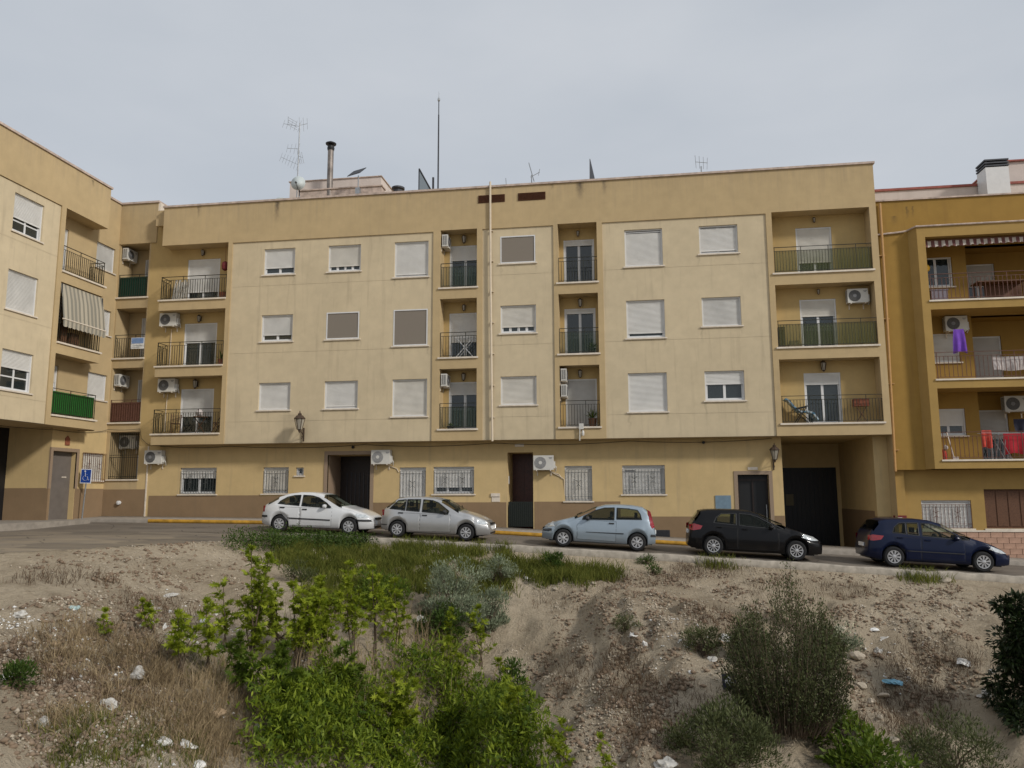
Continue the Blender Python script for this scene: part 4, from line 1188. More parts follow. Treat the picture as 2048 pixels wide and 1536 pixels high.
def car(spec, name_label, paintm, X, facing):
    """spec is drawn rear (x=0) to front; the car is modelled about its centre, z=0 on the road"""
    L, W, WB, RO, R = spec['L'], spec['W'], spec['WB'], spec['ro'], spec['r']
    top, belt = spec['top'], spec['belt']
    hw = W / 2
    xr, xf = RO, RO + WB
    AR = R + 0.055
    sill = 0.20
    tz = lambda x: float(np.interp(x, [p[0] for p in top], [p[1] for p in top]))
    bz = lambda x: min(float(np.interp(x, [p[0] for p in belt], [p[1] for p in belt])), tz(x) - 0.035)
    def zlow(x):
        s = sill + 0.06 * max(0, (0.35 - x) / 0.35) + 0.03 * max(0, (x - L + 0.4) / 0.4)
        for c in (xr, xf):
            if abs(x - c) < AR: s = max(s, R + math.sqrt(AR * AR - (x - c) ** 2) - 0.01)
        return s
    def hww(x):
        df, db = L - x, x
        w = hw
        if df < 0.75: w -= hw * spec.get('ft', .30) * (1 - df / 0.75) ** 2.2
        if db < 0.5: w -= hw * spec.get('rt', .16) * (1 - db / 0.5) ** 2.2
        return w
    def section(x):
        zb, zt, b, w = zlow(x), tz(x), bz(x), hww(x)
        gh = max(zt - b, 0.03)
        tum = 0.30
        pts = [(w - .075, zb), (w - .03, zb + .05), (w - .006, max(.40, zb + .10)), (w, max(.55, zb + .13)), (w - .012, max(min(.70, b - .03), zb + .16))]
        b = max(b, pts[-1][1] + .02); zt = max(zt, b + .03); gh = zt - b
        yb = w - .045
        pts += [(yb, b)]
        rr = min(.10, gh * .5)
        ye = yb - .02 - tum * max(0, gh - rr)
        for q in range(1, 9):
            u = q / 9
            pts.append((yb - .012 * min(1, u * 3) - (yb - .012 - ye) * u, b + (zt - rr - b) * u))
        pts += [(ye, zt - rr), (ye - rr * .35, zt - rr * .42), (ye - rr * 1.1, zt - rr * .06), (ye * .55, zt + .004), (0, zt + .012)]
        return pts
    def inside(x, z, poly):
        c = False; j = len(poly) - 1
        for i in range(len(poly)):
            (ax, az), (bx, bz_) = poly[i], poly[j]
            if (az > z) != (bz_ > z) and x < (bx - ax) * (z - az) / (bz_ - az) + ax: c = not c
            j = i
        return c
    xsn = sorted(set(list(np.arange(0.0, L, 0.03)) + [L] + [c + s * AR * f for c in (xr, xf) for s in (-1, 1) for f in (1.0, .995, .97, .9, .8)]))
    S = [section(x) for x in xsn]
    n = len(S[0])
    P = lambda x, y, z: (x - L / 2, y, z)
    mb = MB(); v, f = [], []
    for x, s in zip(xsn, S):
        for (y, z) in s: v.append(P(x, -y, z))
        for (y, z) in reversed(s[:-1]): v.append(P(x, y, z))
    m = 2 * n - 1
    for i in range(len(xsn) - 1):
        xm = (xsn[i] + xsn[i + 1]) / 2
        for k in range(m - 1):
            kk = k if k < n - 1 else m - 2 - k
            zm = sum(S[i + d_][kk + e_][1] for d_ in (0, 1) for e_ in (0, 1)) / 4
            if 5 <= kk < 14 and any(inside(xm, zm, w) for w in spec['windows']): continue
            if kk >= 14 and any(a + .03 < xm < b - .03 for a, b in (spec['ws'], spec['rw'])): continue
            f.append((i * m + k, (i + 1) * m + k, (i + 1) * m + k + 1, i * m + k + 1))
    f.append(tuple(range(m))); f.append(tuple((len(xsn) - 1) * m + k for k in reversed(range(m))))
    mb.add(v, f)
    root = empty('parked_car', (0, 0, 0), name_label, 'car', 'cars parked along the near kerb')
    body = mb.build('body', M[paintm], root, smooth=True)
    mb = MB(); mb.box(.25 - L / 2, L / 2 - .25, -hw + .24, hw - .24, .17, .62); mb.box(.1 - L / 2, L / 2 - .12, -hw + .34, hw - .34, .2, .5)
    mb.build('underbody', M['black'], root)
    def ys(x, z):
        s = section(x)
        zz = [p[1] for p in s[:15]]; yy = [p[0] for p in s[:15]]
        return float(np.interp(z, zz, yy))
    def patch(name, poly, mat, off, parent=root, sides=(-1, 1), nx=16, nz=5):
        """panel on the car's flank given as a polygon in (x, z)"""
        x0, x1 = min(p[0] for p in poly), max(p[0] for p in poly)
        def cut(x):
            zs = []
            for i in range(len(poly)):
                (ax, az), (bx, b_) = poly[i], poly[(i + 1) % len(poly)]
                if abs(ax - bx) < 1e-9: 
                    if abs(ax - x) < 1e-6: zs += [az, b_]
                    continue
                if min(ax, bx) - 1e-9 <= x <= max(ax, bx) + 1e-9:
                    zs.append(az + (b_ - az) * (x - ax) / (bx - ax))
            return min(zs), max(zs)
        cols = sorted(set([x0 + (x1 - x0) * i / nx for i in range(nx + 1)] + [p[0] for p in poly]))
        out = []
        for sd in sides:
            mb = MB(); v, f = [], []
            for x in cols:
                a, b = cut(x)
                for j in range(nz + 1):
                    z = a + (b - a) * j / nz
                    v.append(P(x, sd * (ys(x, z) + off), z))
            for i in range(len(cols) - 1):
                for j in range(nz):
                    q = [i * (nz + 1) + j, (i + 1) * (nz + 1) + j, (i + 1) * (nz + 1) + j + 1, i * (nz + 1) + j + 1]
                    f.append(tuple(q if sd < 0 else q[::-1]))
            mb.add(v, f)
            out.append(mb.build(name, mat, parent, smooth=True))
        return out
    def grow(poly, g):
        cx = sum(p[0] for p in poly) / len(poly); cz = sum(p[1] for p in poly) / len(poly)
        return [(p[0] + g * (1 if p[0] > cx else -1), p[1] + g * (1 if p[1] > cz else -1)) for p in poly]
    for dp in spec['doors']:
        zc = spec['dz']
        lo = []
        for q in range(len(dp)):                                # the panel below the window line
            (ax, az), (bx, b_) = dp[q], dp[(q + 1) % len(dp)]
            if az <= zc: lo.append((ax, az))
            if (az - zc) * (b_ - zc) < 0: lo.append((ax + (bx - ax) * (zc - az) / (b_ - az), zc))
        patch('door_gap', lo, M['seam'], .0015)
        d = patch('door', grow(lo, -.009), M[paintm], .0032)
    for wp in spec['windows']:
        for sd in (-1, 1):
            mb = MB()
            for q in range(len(wp)):
                (ax, az), (bx, b_) = wp[q], wp[(q + 1) % len(wp)]
                st_ = 6
                pp = [(ax + (bx - ax) * t / st_, az + (b_ - az) * t / st_) for t in range(st_ + 1)]
                mb.tube([P(x_, sd * (ys(x_, z_) - .007), z_) for x_, z_ in pp], .0165, 5)
            mb.build('window_seal', M['trim'], root)
        patch('side_window', wp, M['car_glass'], .003)
    # windscreen and rear window: the upper shell between pillars
    def screen(name, xa, xb, yin=.93):
        mb = MB(); v, f = [], []
        nx, ny = 14, 12
        for i in range(nx + 1):
            x = xa + (xb - xa) * i / nx
            s = section(x)
            yy = [-p[0] for p in s[13:]]; zz = [p[1] for p in s[13:]]
            ye = s[14][0]
            for j in range(ny + 1):
                y = -ye * yin + 2 * ye * yin * j / ny
                z = float(np.interp(-abs(y), yy, zz))
                sl = (tz(min(x + .03, L)) - tz(max(x - .03, 0))) / .06
                nn = math.hypot(1, sl)
                v.append(P(x - sl / nn * .012, y, z + .012 / nn))
        for i in range(nx):
            for j in range(ny):
                a = i * (ny + 1) + j
                f.append((a, a + ny + 1, a + ny + 2, a + 1))
        mb.add(v, f)
        return mb.build(name, M['car_glass'], root, smooth=True)
    ws = screen('windscreen', *spec['ws'])
    mb = MB()
    for y in (-.45, .12):
        xb = spec['ws'][1] - .06
        mb.bar(P(xb, y, tz(xb) + .035), P(xb - .16, y + .50, tz(xb - .16) + .04), .02)
    mb.build('wiper', M['black'], ws)
    screen('rear_window', *spec['rw'], yin=.88)
    for hp in spec['head']: patch('headlight', hp, M['headlamp'], .007, nx=10)
    for tp in spec['tail']:
        t = patch('tail_light', tp, M['tail'], .007, nx=8)
        if spec.get('amber'):
            patch('indicator', spec['amber'], M['amber'], .010, nx=4)
    for st in spec.get('strips', []): patch('side_strip', st, M['trim'], .016, nx=20, nz=2)
    for hx, hz in spec['handles']:
        for sd in (-1, 1):
            mb = MB(); y = ys(hx, hz) * sd
            mb.box(hx - .085 - L / 2, hx + .085 - L / 2, min(y, y + sd * .03), max(y, y + sd * .03), hz - .017, hz + .022)
            mb.build('door_handle', M[spec.get('hm', 'trim')], root)
    mx, mz = spec['mirror']
    for sd in (-1, 1):
        y = ys(mx, mz)
        mb = MB()
        prof = [(.012, -.075), (.065, -.06), (.085, -.01), (.075, .05), (.03, .075)]
        mb.lathe([(r * 1.0, h) for r, h in prof], (0, 0, 0), 'x', 10)
        vv = [(mx - L / 2 + a * .9, sd * (y + .12) + b * 1.25, mz + .01 + c * .85) for a, b, c in mb.v]
        m2 = MB(); m2.add(vv, mb.f); m2.bar((mx - L / 2, sd * (y - .02), mz - .05), (mx - L / 2, sd * (y + .08), mz - .03), .05)
        m2.build('mirror', M[paintm if spec.get('mp') else 'trim'], root, smooth=False)
    # seats and dashboard seen through the glass
    fx = spec['ws'][0] - .42
    for (sx, syy, w_) in ((fx, -.36, .24), (fx, .36, .24), (fx - .82, 0, .62)):
        mb = MB()
        v = [P(sx + dx + tx, syy + q * w_, zz_) for zz_, tx in ((.55, .16), (1.02, -.08)) for dx in (0, .12) for q in (-1, 1)]
        mb.add(v, [(0, 1, 3, 2), (4, 6, 7, 5), (0, 4, 5, 1), (2, 3, 7, 6), (0, 2, 6, 4), (1, 5, 7, 3)])
        for hy in ((syy,) if w_ < .5 else (-.34, .34)):
            xh = sx - .10 - L / 2; mb.box(xh - .03, xh + .07, hy - .12, hy + .12, 1.05, 1.22)
        mb.box(sx + .12 - L / 2, sx + .55 - L / 2, syy - w_, syy + w_, .46, .58)
        mb.build('seat', M['seat'], root)
    mb = MB(); mb.box(spec['ws'][0] + .22 - L / 2, spec['ws'][1] - .10 - L / 2, -.62, .62, .62, .86); mb.build('dashboard', M['seat'], root)
    # number plates, grille, lower intake
    mb = MB(); mb.box(-L / 2 - .028, -L / 2 + .02, -.26, .26, spec['pz'][0] - .06, spec['pz'][0] + .06); mb.build('number_plate', M['plate'], root)
    mb = MB(); mb.box(L / 2 - .03, L / 2 + .028, -.26, .26, spec['pz'][1] - .06, spec['pz'][1] + .06); mb.build('number_plate', M['plate'], root)
    mb = MB(); mb.box(L / 2 - .10, L / 2 + .012, -.30, .30, spec['pz'][1] + .11, spec['pz'][1] + .17); mb.box(L / 2 - .10, L / 2 + .014, -.48, .48, .25, .31); mb.build('front_grille', M['black'], root)
    # wheels
    wsets = []
    def wheel(x, sd):
        w = MB(); wd = .19
        w.lathe([(R * .62, -wd / 2), (R * .88, -wd / 2 - .004), (R * .985, -wd / 2 + .03), (R, -wd / 2 + .06), (R, wd / 2 - .06), (R * .985, wd / 2 - .03), (R * .88, wd / 2 + .004), (R * .62, wd / 2)], (0, 0, 0), 'y', 28)
        t = w.build('wheel', M['tyre'], root, smooth=False)
        q = MB(); q.lathe([(R * .66, -wd / 2 + .035), (R * .66, -wd / 2 + .04)], (0, 0, 0), 'y', 24); dd = q.build('brake_shadow', M['black'], t)
        q = MB(); ns = spec['spokes']; Rr = R * .655; yo = -wd / 2
        # rim ring
        seg = 28; v, f = [], []
        for k in range(seg):
            a = 2 * PI * k / seg
            for (r, y) in ((Rr, yo + .03), (Rr * .99, yo - .006), (Rr * .87, yo - .002), (Rr * .85, yo + .03)):
                v.append((r * math.cos(a), y, r * math.sin(a)))
        for k in range(seg):
            for j in range(3):
                f.append((k * 4 + j, ((k + 1) % seg) * 4 + j, ((k + 1) % seg) * 4 + j + 1, k * 4 + j + 1))
        q.add(v, f)
        pw = spec.get('sw', .6)
        for k in range(ns):
            a = 2 * PI * k / ns + .2; h0 = PI / ns * pw * .9; h1 = PI / ns * pw
            vs = [(r * math.cos(a + s * h), yo + dy, r * math.sin(a + s * h)) for dy in (-.012, .02) for (r, h) in ((Rr * .22, h0 * 1.6), (Rr * .88, h1 * .8)) for s in (-1, 1)]
            q.add(vs, [(0, 1, 3, 2), (4, 6, 7, 5), (0, 4, 5, 1), (2, 3, 7, 6), (0, 2, 6, 4), (1, 5, 7, 3)])
        q.lathe([(Rr * .05, yo - .028), (Rr * .26, yo - .022), (Rr * .30, yo - .010), (Rr * .30, yo + .02)], (0, 0, 0), 'y', 14)
        q.build('rim', M['rim'], t)
        return t
    proto = wheel(0, -1)
    places = [(xr, -1), (xf, -1), (xr, 1), (xf, 1)]
    for i, (x, sd) in enumerate(places):
        t = proto if i == 0 else copy_tree(proto, root)
        t.location = (x - L / 2, sd * (hw - .115), R)
        t.rotation_euler = (0, rng.uniform(0, 1), 0 if sd < 0 else PI)
    # set it down on the street
    y = -4.30 + hw
    xa, xb = X - WB / 2, X + WB / 2
    slope = math.atan2(float(zroad(xb, y)) - float(zroad(xa, y)), WB)
    z = (float(zroad(xa, y)) + float(zroad(xb, y))) / 2
    root.location = (X, y, z + .004)
    root.rotation_euler = (0, -slope, 0) if facing > 0 else (0, slope, PI)
    return root

hatch_white = dict(dz=0.885, L=4.13, W=1.70, WB=2.58, ro=.72, r=.29, top=[(0, .60), (.03, .80), (.07, .93), (.30, 1.06), (.60, 1.24), (.95, 1.36), (1.35, 1.42), (1.75, 1.425), (2.1, 1.395), (2.35, 1.32), (2.75, 1.11), (3.05, .955), (3.4, .87), (3.75, .76), (3.98, .66), (4.08, .56), (4.13, .42)],
              belt=[(0, .80), (.5, .93), (1.3, .90), (2.2, .87), (3.0, .84), (4.1, .6)],
              windows=[[(.60, .985), (.68, 1.08), (.92, 1.23), (1.18, 1.295), (1.41, 1.31), (1.41, .935)], [(1.50, .93), (1.50, 1.315), (1.86, 1.30), (2.10, 1.24), (2.42, 1.06), (2.60, .92), (2.55, .895)]],
              doors=[[(.78, .62), (.62, .96), (.66, 1.10), (.95, 1.28), (1.44, 1.345), (1.46, .25), (1.10, .25), (.98, .42)], [(1.47, .25), (1.46, 1.345), (1.9, 1.33), (2.15, 1.27), (2.66, .90), (2.66, .27)]],
              ws=(2.26, 3.02), rw=(.18, .62), head=[[(3.46, .655), (3.56, .735), (3.86, .70), (3.98, .62), (3.70, .595)]], tail=[[(.0, .68), (.0, .89), (.11, .90), (.11, .69)]],
              strips=[[(1.02, .475), (1.02, .52), (2.62, .50), (2.62, .455)], [(3.42, .47), (3.42, .535), (4.13, .535), (4.13, .47)], [(0, .50), (0, .57), (.26, .57), (.26, .50)]],
              handles=[(.80, .86), (1.64, .82)], mirror=(2.40, .945), mp=True, pz=(.60, .43), spokes=8, sw=.72)
hatch_silver = dict(dz=0.85, L=3.86, W=1.64, WB=2.44, ro=.62, r=.28, top=[(0, .62), (.03, .84), (.10, .96), (.32, 1.16), (.55, 1.34), (.85, 1.40), (1.35, 1.425), (1.8, 1.41), (2.15, 1.34), (2.5, 1.16), (2.82, .985), (3.1, .92), (3.5, .80), (3.72, .70), (3.82, .58), (3.86, .42)],
             belt=[(0, .90), (.5, .93), (1.3, .90), (2.6, .84), (3.6, .6)],
             windows=[[(.30, .96), (.40, 1.08), (.58, 1.26), (.86, 1.30), (.86, .935)], [(.90, .93), (.90, 1.305), (1.38, 1.325), (1.38, .915)], [(1.47, .91), (1.47, 1.325), (1.80, 1.31), (2.02, 1.24), (2.42, .97), (2.40, .865)]],
             doors=[[(.74, .60), (.60, .92), (.70, 1.31), (1.40, 1.36), (1.42, .24), (1.05, .24), (.92, .40)], [(1.43, .24), (1.43, 1.36), (1.84, 1.345), (2.08, 1.27), (2.50, .92), (2.52, .26)]],
             ws=(2.10, 2.80), rw=(.14, .50), head=[[(3.42, .61), (3.44, .72), (3.66, .70), (3.76, .60), (3.60, .57)]], tail=[[(.0, .72), (.0, .92), (.10, .93), (.10, .73)]],
             strips=[[(0, .40), (0, .43), (.25, .43), (.25, .40)]], handles=[(.72, .84), (1.58, .79)], mirror=(2.30, .93), pz=(.55, .46), spokes=8, sw=.62)
hatch_sky = dict(dz=0.92, L=3.80, W=1.66, WB=2.46, ro=.60, r=.285, top=[(0, .55), (.03, .72), (.08, .90), (.17, 1.10), (.30, 1.33), (.45, 1.43), (.80, 1.475), (1.3, 1.48), (1.7, 1.45), (2.05, 1.34), (2.4, 1.16), (2.75, .99), (3.05, .90), (3.4, .80), (3.65, .68), (3.77, .54), (3.80, .40)],
             belt=[(0, .95), (.5, .97), (1.3, .93), (2.6, .88), (3.6, .55)],
             windows=[[(.47, 1.02), (.52, 1.20), (.62, 1.33), (.95, 1.36), (1.30, 1.365), (1.30, .99)], [(1.38, .96), (1.38, 1.37), (1.72, 1.345), (2.02, 1.25), (2.40, 1.03), (2.44, .93)]],
             doors=[[(1.30, .26), (1.30, 1.41), (1.74, 1.38), (2.06, 1.28), (2.56, .95), (2.62, .70), (2.60, .28)]],
             ws=(1.98, 2.72), rw=(.13, .33), head=[[(3.36, .66), (3.40, .78), (3.58, .75), (3.72, .64), (3.60, .62)]], tail=[[(.04, .80), (.19, 1.30), (.27, 1.33), (.19, .86), (.12, .75)]],
             strips=[[(1.05, .52), (1.05, .555), (2.30, .535), (2.30, .52)], [(3.46, .50), (3.46, .58), (3.80, .56), (3.80, .49)], [(0, .48), (0, .56), (.16, .56), (.16, .48)]],
             handles=[(1.46, .85)], mirror=(2.26, .97), pz=(.62, .42), spokes=7, sw=.66)
hatch_black = dict(dz=0.95, L=4.22, W=1.76, WB=2.60, ro=.78, r=.315, top=[(0, .58), (.02, .78), (.08, .98), (.22, 1.20), (.36, 1.42), (.55, 1.47), (1.0, 1.50), (1.5, 1.515), (1.9, 1.50), (2.25, 1.42), (2.65, 1.24), (3.05, 1.06), (3.3, .97), (3.7, .86), (4.0, .74), (4.15, .60), (4.22, .42)],
             belt=[(0, 1.0), (.5, 1.02), (1.3, .98), (2.8, .92), (4.0, .6)],
             windows=[[(.78, 1.06), (.86, 1.22), (1.02, 1.36), (1.50, 1.39), (1.50, 1.02)], [(1.60, 1.01), (1.60, 1.395), (1.95, 1.375), (2.22, 1.30), (2.62, 1.10), (2.72, .965)], [(2.78, .965), (2.70, 1.08), (2.98, .97)]],
             doors=[[(.92, .66), (.74, 1.04), (.98, 1.40), (1.54, 1.43), (1.56, .26), (1.25, .26), (1.10, .46)], [(1.57, .26), (1.57, 1.43), (1.98, 1.415), (2.26, 1.335), (2.86, .97), (2.84, .28)]],
             ws=(2.20, 3.06), rw=(.14, .38), head=[[(3.52, .74), (3.60, .85), (3.90, .78), (4.10, .66), (3.86, .65)]], tail=[[(.0, .80), (.0, .96), (.16, 1.0), (.42, .94), (.36, .83), (.14, .78)]],
             handles=[(.95, .92), (1.76, .89)], hm='car_black', mirror=(2.58, 1.0), mp=True, pz=(.72, .45), spokes=10, sw=.42)
hatch_navy = dict(dz=0.93, L=4.20, W=1.74, WB=2.61, ro=.74, r=.31, top=[(0, .60), (.02, .82), (.07, 1.0), (.20, 1.22), (.34, 1.40), (.55, 1.47), (1.0, 1.505), (1.45, 1.515), (1.85, 1.495), (2.2, 1.41), (2.65, 1.20), (3.05, 1.02), (3.3, .94), (3.7, .82), (4.0, .68), (4.14, .55), (4.20, .42)],
            belt=[(0, .98), (.5, 1.0), (1.3, .96), (2.8, .90), (4.0, .58)],
            windows=[[(.72, 1.05), (.78, 1.22), (.92, 1.35), (1.12, 1.375), (1.12, 1.025)], [(1.16, 1.02), (1.16, 1.378), (1.50, 1.39), (1.50, 1.0)], [(1.60, .995), (1.60, 1.39), (1.92, 1.375), (2.18, 1.30), (2.62, 1.07), (2.70, .945)], [(2.76, .94), (2.68, 1.06), (2.98, .95)]],
            doors=[[(.88, .64), (.68, 1.02), (.90, 1.39), (1.54, 1.425), (1.56, .26), (1.2, .26), (1.06, .46)], [(1.57, .26), (1.57, 1.425), (1.94, 1.41), (2.22, 1.33), (2.84, .95), (2.82, .28)]],
            ws=(2.16, 3.04), rw=(.12, .36), head=[[(3.50, .70), (3.58, .80), (3.90, .70), (4.10, .585), (3.88, .585)]], tail=[[(.0, .78), (.0, .93), (.14, .96), (.44, .94), (.36, .82), (.14, .77)]],
            strips=[[(1.05, .50), (1.05, .53), (2.8, .53), (2.8, .50)]], handles=[(.92, .90), (1.74, .87)], hm='car_navy', mirror=(2.56, .97), mp=True, pz=(.62, .44), spokes=9, sw=.60)
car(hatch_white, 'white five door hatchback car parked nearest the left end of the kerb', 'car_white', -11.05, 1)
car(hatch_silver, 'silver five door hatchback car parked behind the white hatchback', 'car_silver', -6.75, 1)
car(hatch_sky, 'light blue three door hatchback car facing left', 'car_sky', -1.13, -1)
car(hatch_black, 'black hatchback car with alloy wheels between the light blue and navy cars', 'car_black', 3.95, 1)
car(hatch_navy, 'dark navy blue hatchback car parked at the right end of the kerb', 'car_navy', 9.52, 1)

# ------------------------------------------------------------------ air conditioners, lanterns, street lamps
def make_ac(fan='ac_dark'):
    """front faces -Y, back against the wall at y=0; origin at the middle of its foot"""
    r = empty('air_conditioner')
    mb = MB(); mb.box(-.40, .40, -.34, -.06, 0, .58)
    body = mb.build('casing', M['ac_white'], r)
    mb = MB(); mb.lathe([(.235, -.352), (.235, -.341)], (-.12, 0, .29), 'y', 24); f = mb.build('fan_grille', M[fan], r)
    mb = MB(); mb.lathe([(.075, -.362), (.075, -.353)], (-.12, 0, .29), 'y', 14)
    for k in range(1, 5):
        seg = 24; rr = .075 + k * .036
        mb.tube([(-.12 + rr * math.cos(2 * PI * j / seg), -.356, .29 + rr * math.sin(2 * PI * j / seg)) for j in range(seg + 1)], .004, 4, cap=False)
    mb.build('fan_hub', M['ac_white' if fan == 'ac_grey' else 'ac_grey'], f)
    mb = MB(); mb.box(.22, .36, -.343, -.340, .47, .50); mb.box(.24, .33, -.3425, -.340, .435, .455); mb.build('badge', M['ac_grey'], r)
    mb = MB()                                                      # air inlet grid on the end
    mb.box(-.408, -.400, -.31, -.09, .07, .52, 1)
    for i in range(10): mb.box(-.413, -.408, -.31, -.09, .07 + i * .05, .084 + i * .05)
    for y in (-.31, -.205, -.10): mb.box(-.415, -.407, y, y + .014, .07, .53)
    mb.build('inlet_grid', [M['ac_white'], M['ac_dark']], r)
    mb = MB()
    for x in (-.28, .28):
        mb.box(x - .02, x + .02, -.36, 0, -.045, -.005); mb.box(x - .02, x + .02, -.03, 0, -.22, -.045)
    mb.box(-.36, -.20, -.30, -.10, -.005, 0); mb.box(.20, .36, -.30, -.10, -.005, 0)
    mb.build('bracket', M['sill'], r)
    mb = MB(); mb.box(.40, .46, -.28, -.10, .06, .34); mb.tube([(.46, -.19, .16), (.50, -.17, .10), (.46, -.06, -.05)], .022, 6); mb.build('pipe_cover', M['ac_white'], r)
    return r
AC = make_ac(); AC2 = make_ac('ac_grey')
used = set()
def place_ac(src, loc, label, rot=0.0, sc=1.0, pipe=None):
    o = src if src.name not in used else copy_tree(src)
    used.add(src.name)
    o.location = loc; o.rotation_euler = (0, 0, rot); o.scale = (sc, sc, sc)
    tag(o, label, 'air conditioner', 'air conditioner outdoor units on the walls')
    if pipe:
        mb = MB(); mb.tube(pipe, .017, 6); p = mb.build('drain_pipe', M['pipe_cream'])
        p.parent = o
        p.matrix_parent_inverse = (Matrix.Translation(loc) @ Matrix.Rotation(rot, 4, 'Z') @ Matrix.Scale(sc, 4)).inverted()
place_ac(AC, (-20.45, .70, 1.31), 'air conditioner on the ground floor wall left of the first grilled window')
place_ac(AC2, (-10.20, .70, 1.20), 'air conditioner with grey fan right beside the wide street entrance', pipe=[(-9.95, .66, 1.15), (-9.6, .68, 1.02), (-9.5, .68, .86)])
place_ac(AC2, (-3.42, .70, .90), 'air conditioner with white hub beside the narrow dark door', pipe=[(-3.2, .66, .85), (-2.75, .68, .62), (-2.62, .68, .52), (-2.6, .72, -.2)])
place_ac(AC, (-20.02, .70, slab(0) + 1.98 - .10), 'air conditioner above the lowest balcony with folding chairs', pipe=[(-20.1, .66, 4.4), (-20.15, .68, 4.0), (-20.18, .68, 2.7)])
place_ac(AC, (-20.12, .70, slab(1) + 1.88), 'air conditioner above the second balcony with a red flower pot', pipe=[(-20.1, .66, 7.3), (-20.12, .68, 5.6)])
place_ac(AC, (8.95, .70, slab(1) + 1.75), 'air conditioner in the right balcony column, floor with green screen', sc=.95)
WA = math.pi / 2
place_ac(AC, (-7.64, .40, slab(2) + 1.82), 'air conditioner seen from its end in the top balcony beside the downpipe', WA, .88)
place_ac(AC, (-7.64, .40, slab(0) + 1.78), 'air conditioner seen from its end above the balcony with green tint door', WA, .88)
place_ac(AC, (-2.70, .40, slab(0) + 1.88), 'upper of two stacked air conditioners above the balcony with a spiky plant', WA, .84)
place_ac(AC, (-2.70, .40, slab(0) + 1.24), 'lower of two stacked air conditioners above the balcony with a spiky plant', WA, .84)
place_ac(AC, (XL + .08, 1.12, BS[2] + 1.85), 'air conditioner in the corner bay above the dark green screened balcony', WA, .9)
place_ac(AC, (XL + .08, 1.12, BS[0] + 1.68), 'air conditioner in the corner bay above the brown screened balcony', WA, .9)
place_ac(AC, (-22.35, 1.6, 2.05), 'air conditioner behind the tall grille at the foot of the corner bay')
place_ac(AC, (12.65, YA, OS[1] + 2.03), 'air conditioner above purple washing on the mustard block')
place_ac(AC, (14.85, YC - .4, OS[0] + 1.9), 'air conditioner at the frame edge above red washing', sc=1.05)

def make_lantern():
    r = empty('wall_lantern')
    mb = MB(); mb.box(-.05, .05, -.02, 0, -.10, .12); mb.tube([(0, -.02, .10), (0, -.10, .19), (0, -.16, .17)], .012, 6)
    mb.lathe([(.02, .20), (.10, .13), (.105, .115)], (0, -.16, 0), 'z', 6); mb.lathe([(.06, -.15), (.02, -.20)], (0, -.16, 0), 'z', 6)
    for k in range(6):
        a = k * PI / 3
        mb.bar((.098 * math.cos(a), -.16 + .098 * math.sin(a), .115), (.06 * math.cos(a), -.16 + .06 * math.sin(a), -.15), .012)
    mb.build('lamp_frame', M['lamp_iron'], r)
    mb = MB(); mb.lathe([(.05, -.145), (.088, .112)], (0, -.16, 0), 'z', 6); mb.build('lamp_glass', M['lamp_glass'], r)
    return r
LN = make_lantern()
def place_lantern(x, y, z, label, sc=1.0):
    o = LN if 'LN' not in used else copy_tree(LN); used.add('LN')
    o.location = (x, y, z); o.scale = (sc,) * 3
    tag(o, label, 'wall lamp', 'lanterns on the balcony walls')
for (x, z, lab, sc) in [(-18.75, slab(2) + 2.28, 'wall lantern above the top left balcony door', .8), (-18.75, slab(1) + 2.2, 'wall lantern above the second balcony door, left column', .9), (-18.75, slab(0) + 2.22, 'dark wall lantern beside the air conditioner over the folding chairs', 1.1),
                        (-6.75, slab(2) + 2.25, 'wall lantern at the top balcony left of the cream downpipe', 1.0), (-6.75, slab(1) + 2.22, 'small triangular wall lamp above the balcony with a white folding rack', .8), (-6.75, slab(0) + 2.22, 'pale wall lantern over the low balcony left of the downpipe', .9),
                        (-1.9, slab(2) + 2.25, 'wall lamp over the top balcony right of the downpipe', .7), (-1.85, slab(1) + 2.22, 'wall lantern over the balcony with net curtains', 1.0), (-1.9, slab(0) + 2.22, 'wall lantern beside two stacked air conditioners', .9),
                        (7.55, slab(2) + 2.3, 'small wall lamp over the top right balcony', .6), (7.55, slab(1) + 2.3, 'small wall lamp over the right balcony with air conditioner', .6), (7.55, slab(0) + 2.26, 'dark wall lantern over the right balcony with the blue lounger', 1.1)]:
    place_lantern(x, .70, z, lab, sc)

def make_street_lamp():
    r = empty('street_lamp')
    mb = MB(); mb.bar((0, -.03, -.35), (0, -.03, .22), .06, .04)
    pts = [(0, -.05, -.12)] + [(0, -.05 - .42 * t, -.12 + .10 * math.sin(t * PI) + .12 * t) for t in (.2, .4, .6, .8, 1)]
    mb.tube(pts, .02, 8)
    for s in (1,):
        sp = [(0, -.20 + .09 * math.cos(t * .7) * (1 - t / 12), -.20 + .09 * math.sin(t * .7) * (1 - t / 12)) for t in range(10)]
        mb.tube(sp, .012, 6)
    mb.tube([(0, -.05, .18), (0, -.22, .12), (0, -.46, .02)], .012, 6)
    mb.build('bracket', M['lamp_iron'], r)
    c = (0, -.47, 0)
    mb = MB(); mb.lathe([(.035, .0), (.05, .08), (.10, .12)], c, 'z', 8)
    mb.lathe([(.235, .555), (.245, .575), (.15, .68), (.08, .72), (.085, .76), (.05, .80), (.015, .83), (.022, .86), (.005, .90)], c, 'z', 8)
    for k in range(6):
        a = k * PI / 3 + .3
        mb.bar((c[0] + .105 * math.cos(a), c[1] + .105 * math.sin(a), .12), (c[0] + .215 * math.cos(a), c[1] + .215 * math.sin(a), .56), .02)
    mb.build('lamp_frame', M['lamp_iron'], r)
    mb = MB(); mb.lathe([(.095, .125), (.20, .555)], c, 'z', 6); mb.build('lamp_glass', M['lamp_glass'], r)
    return r
sl = make_street_lamp()
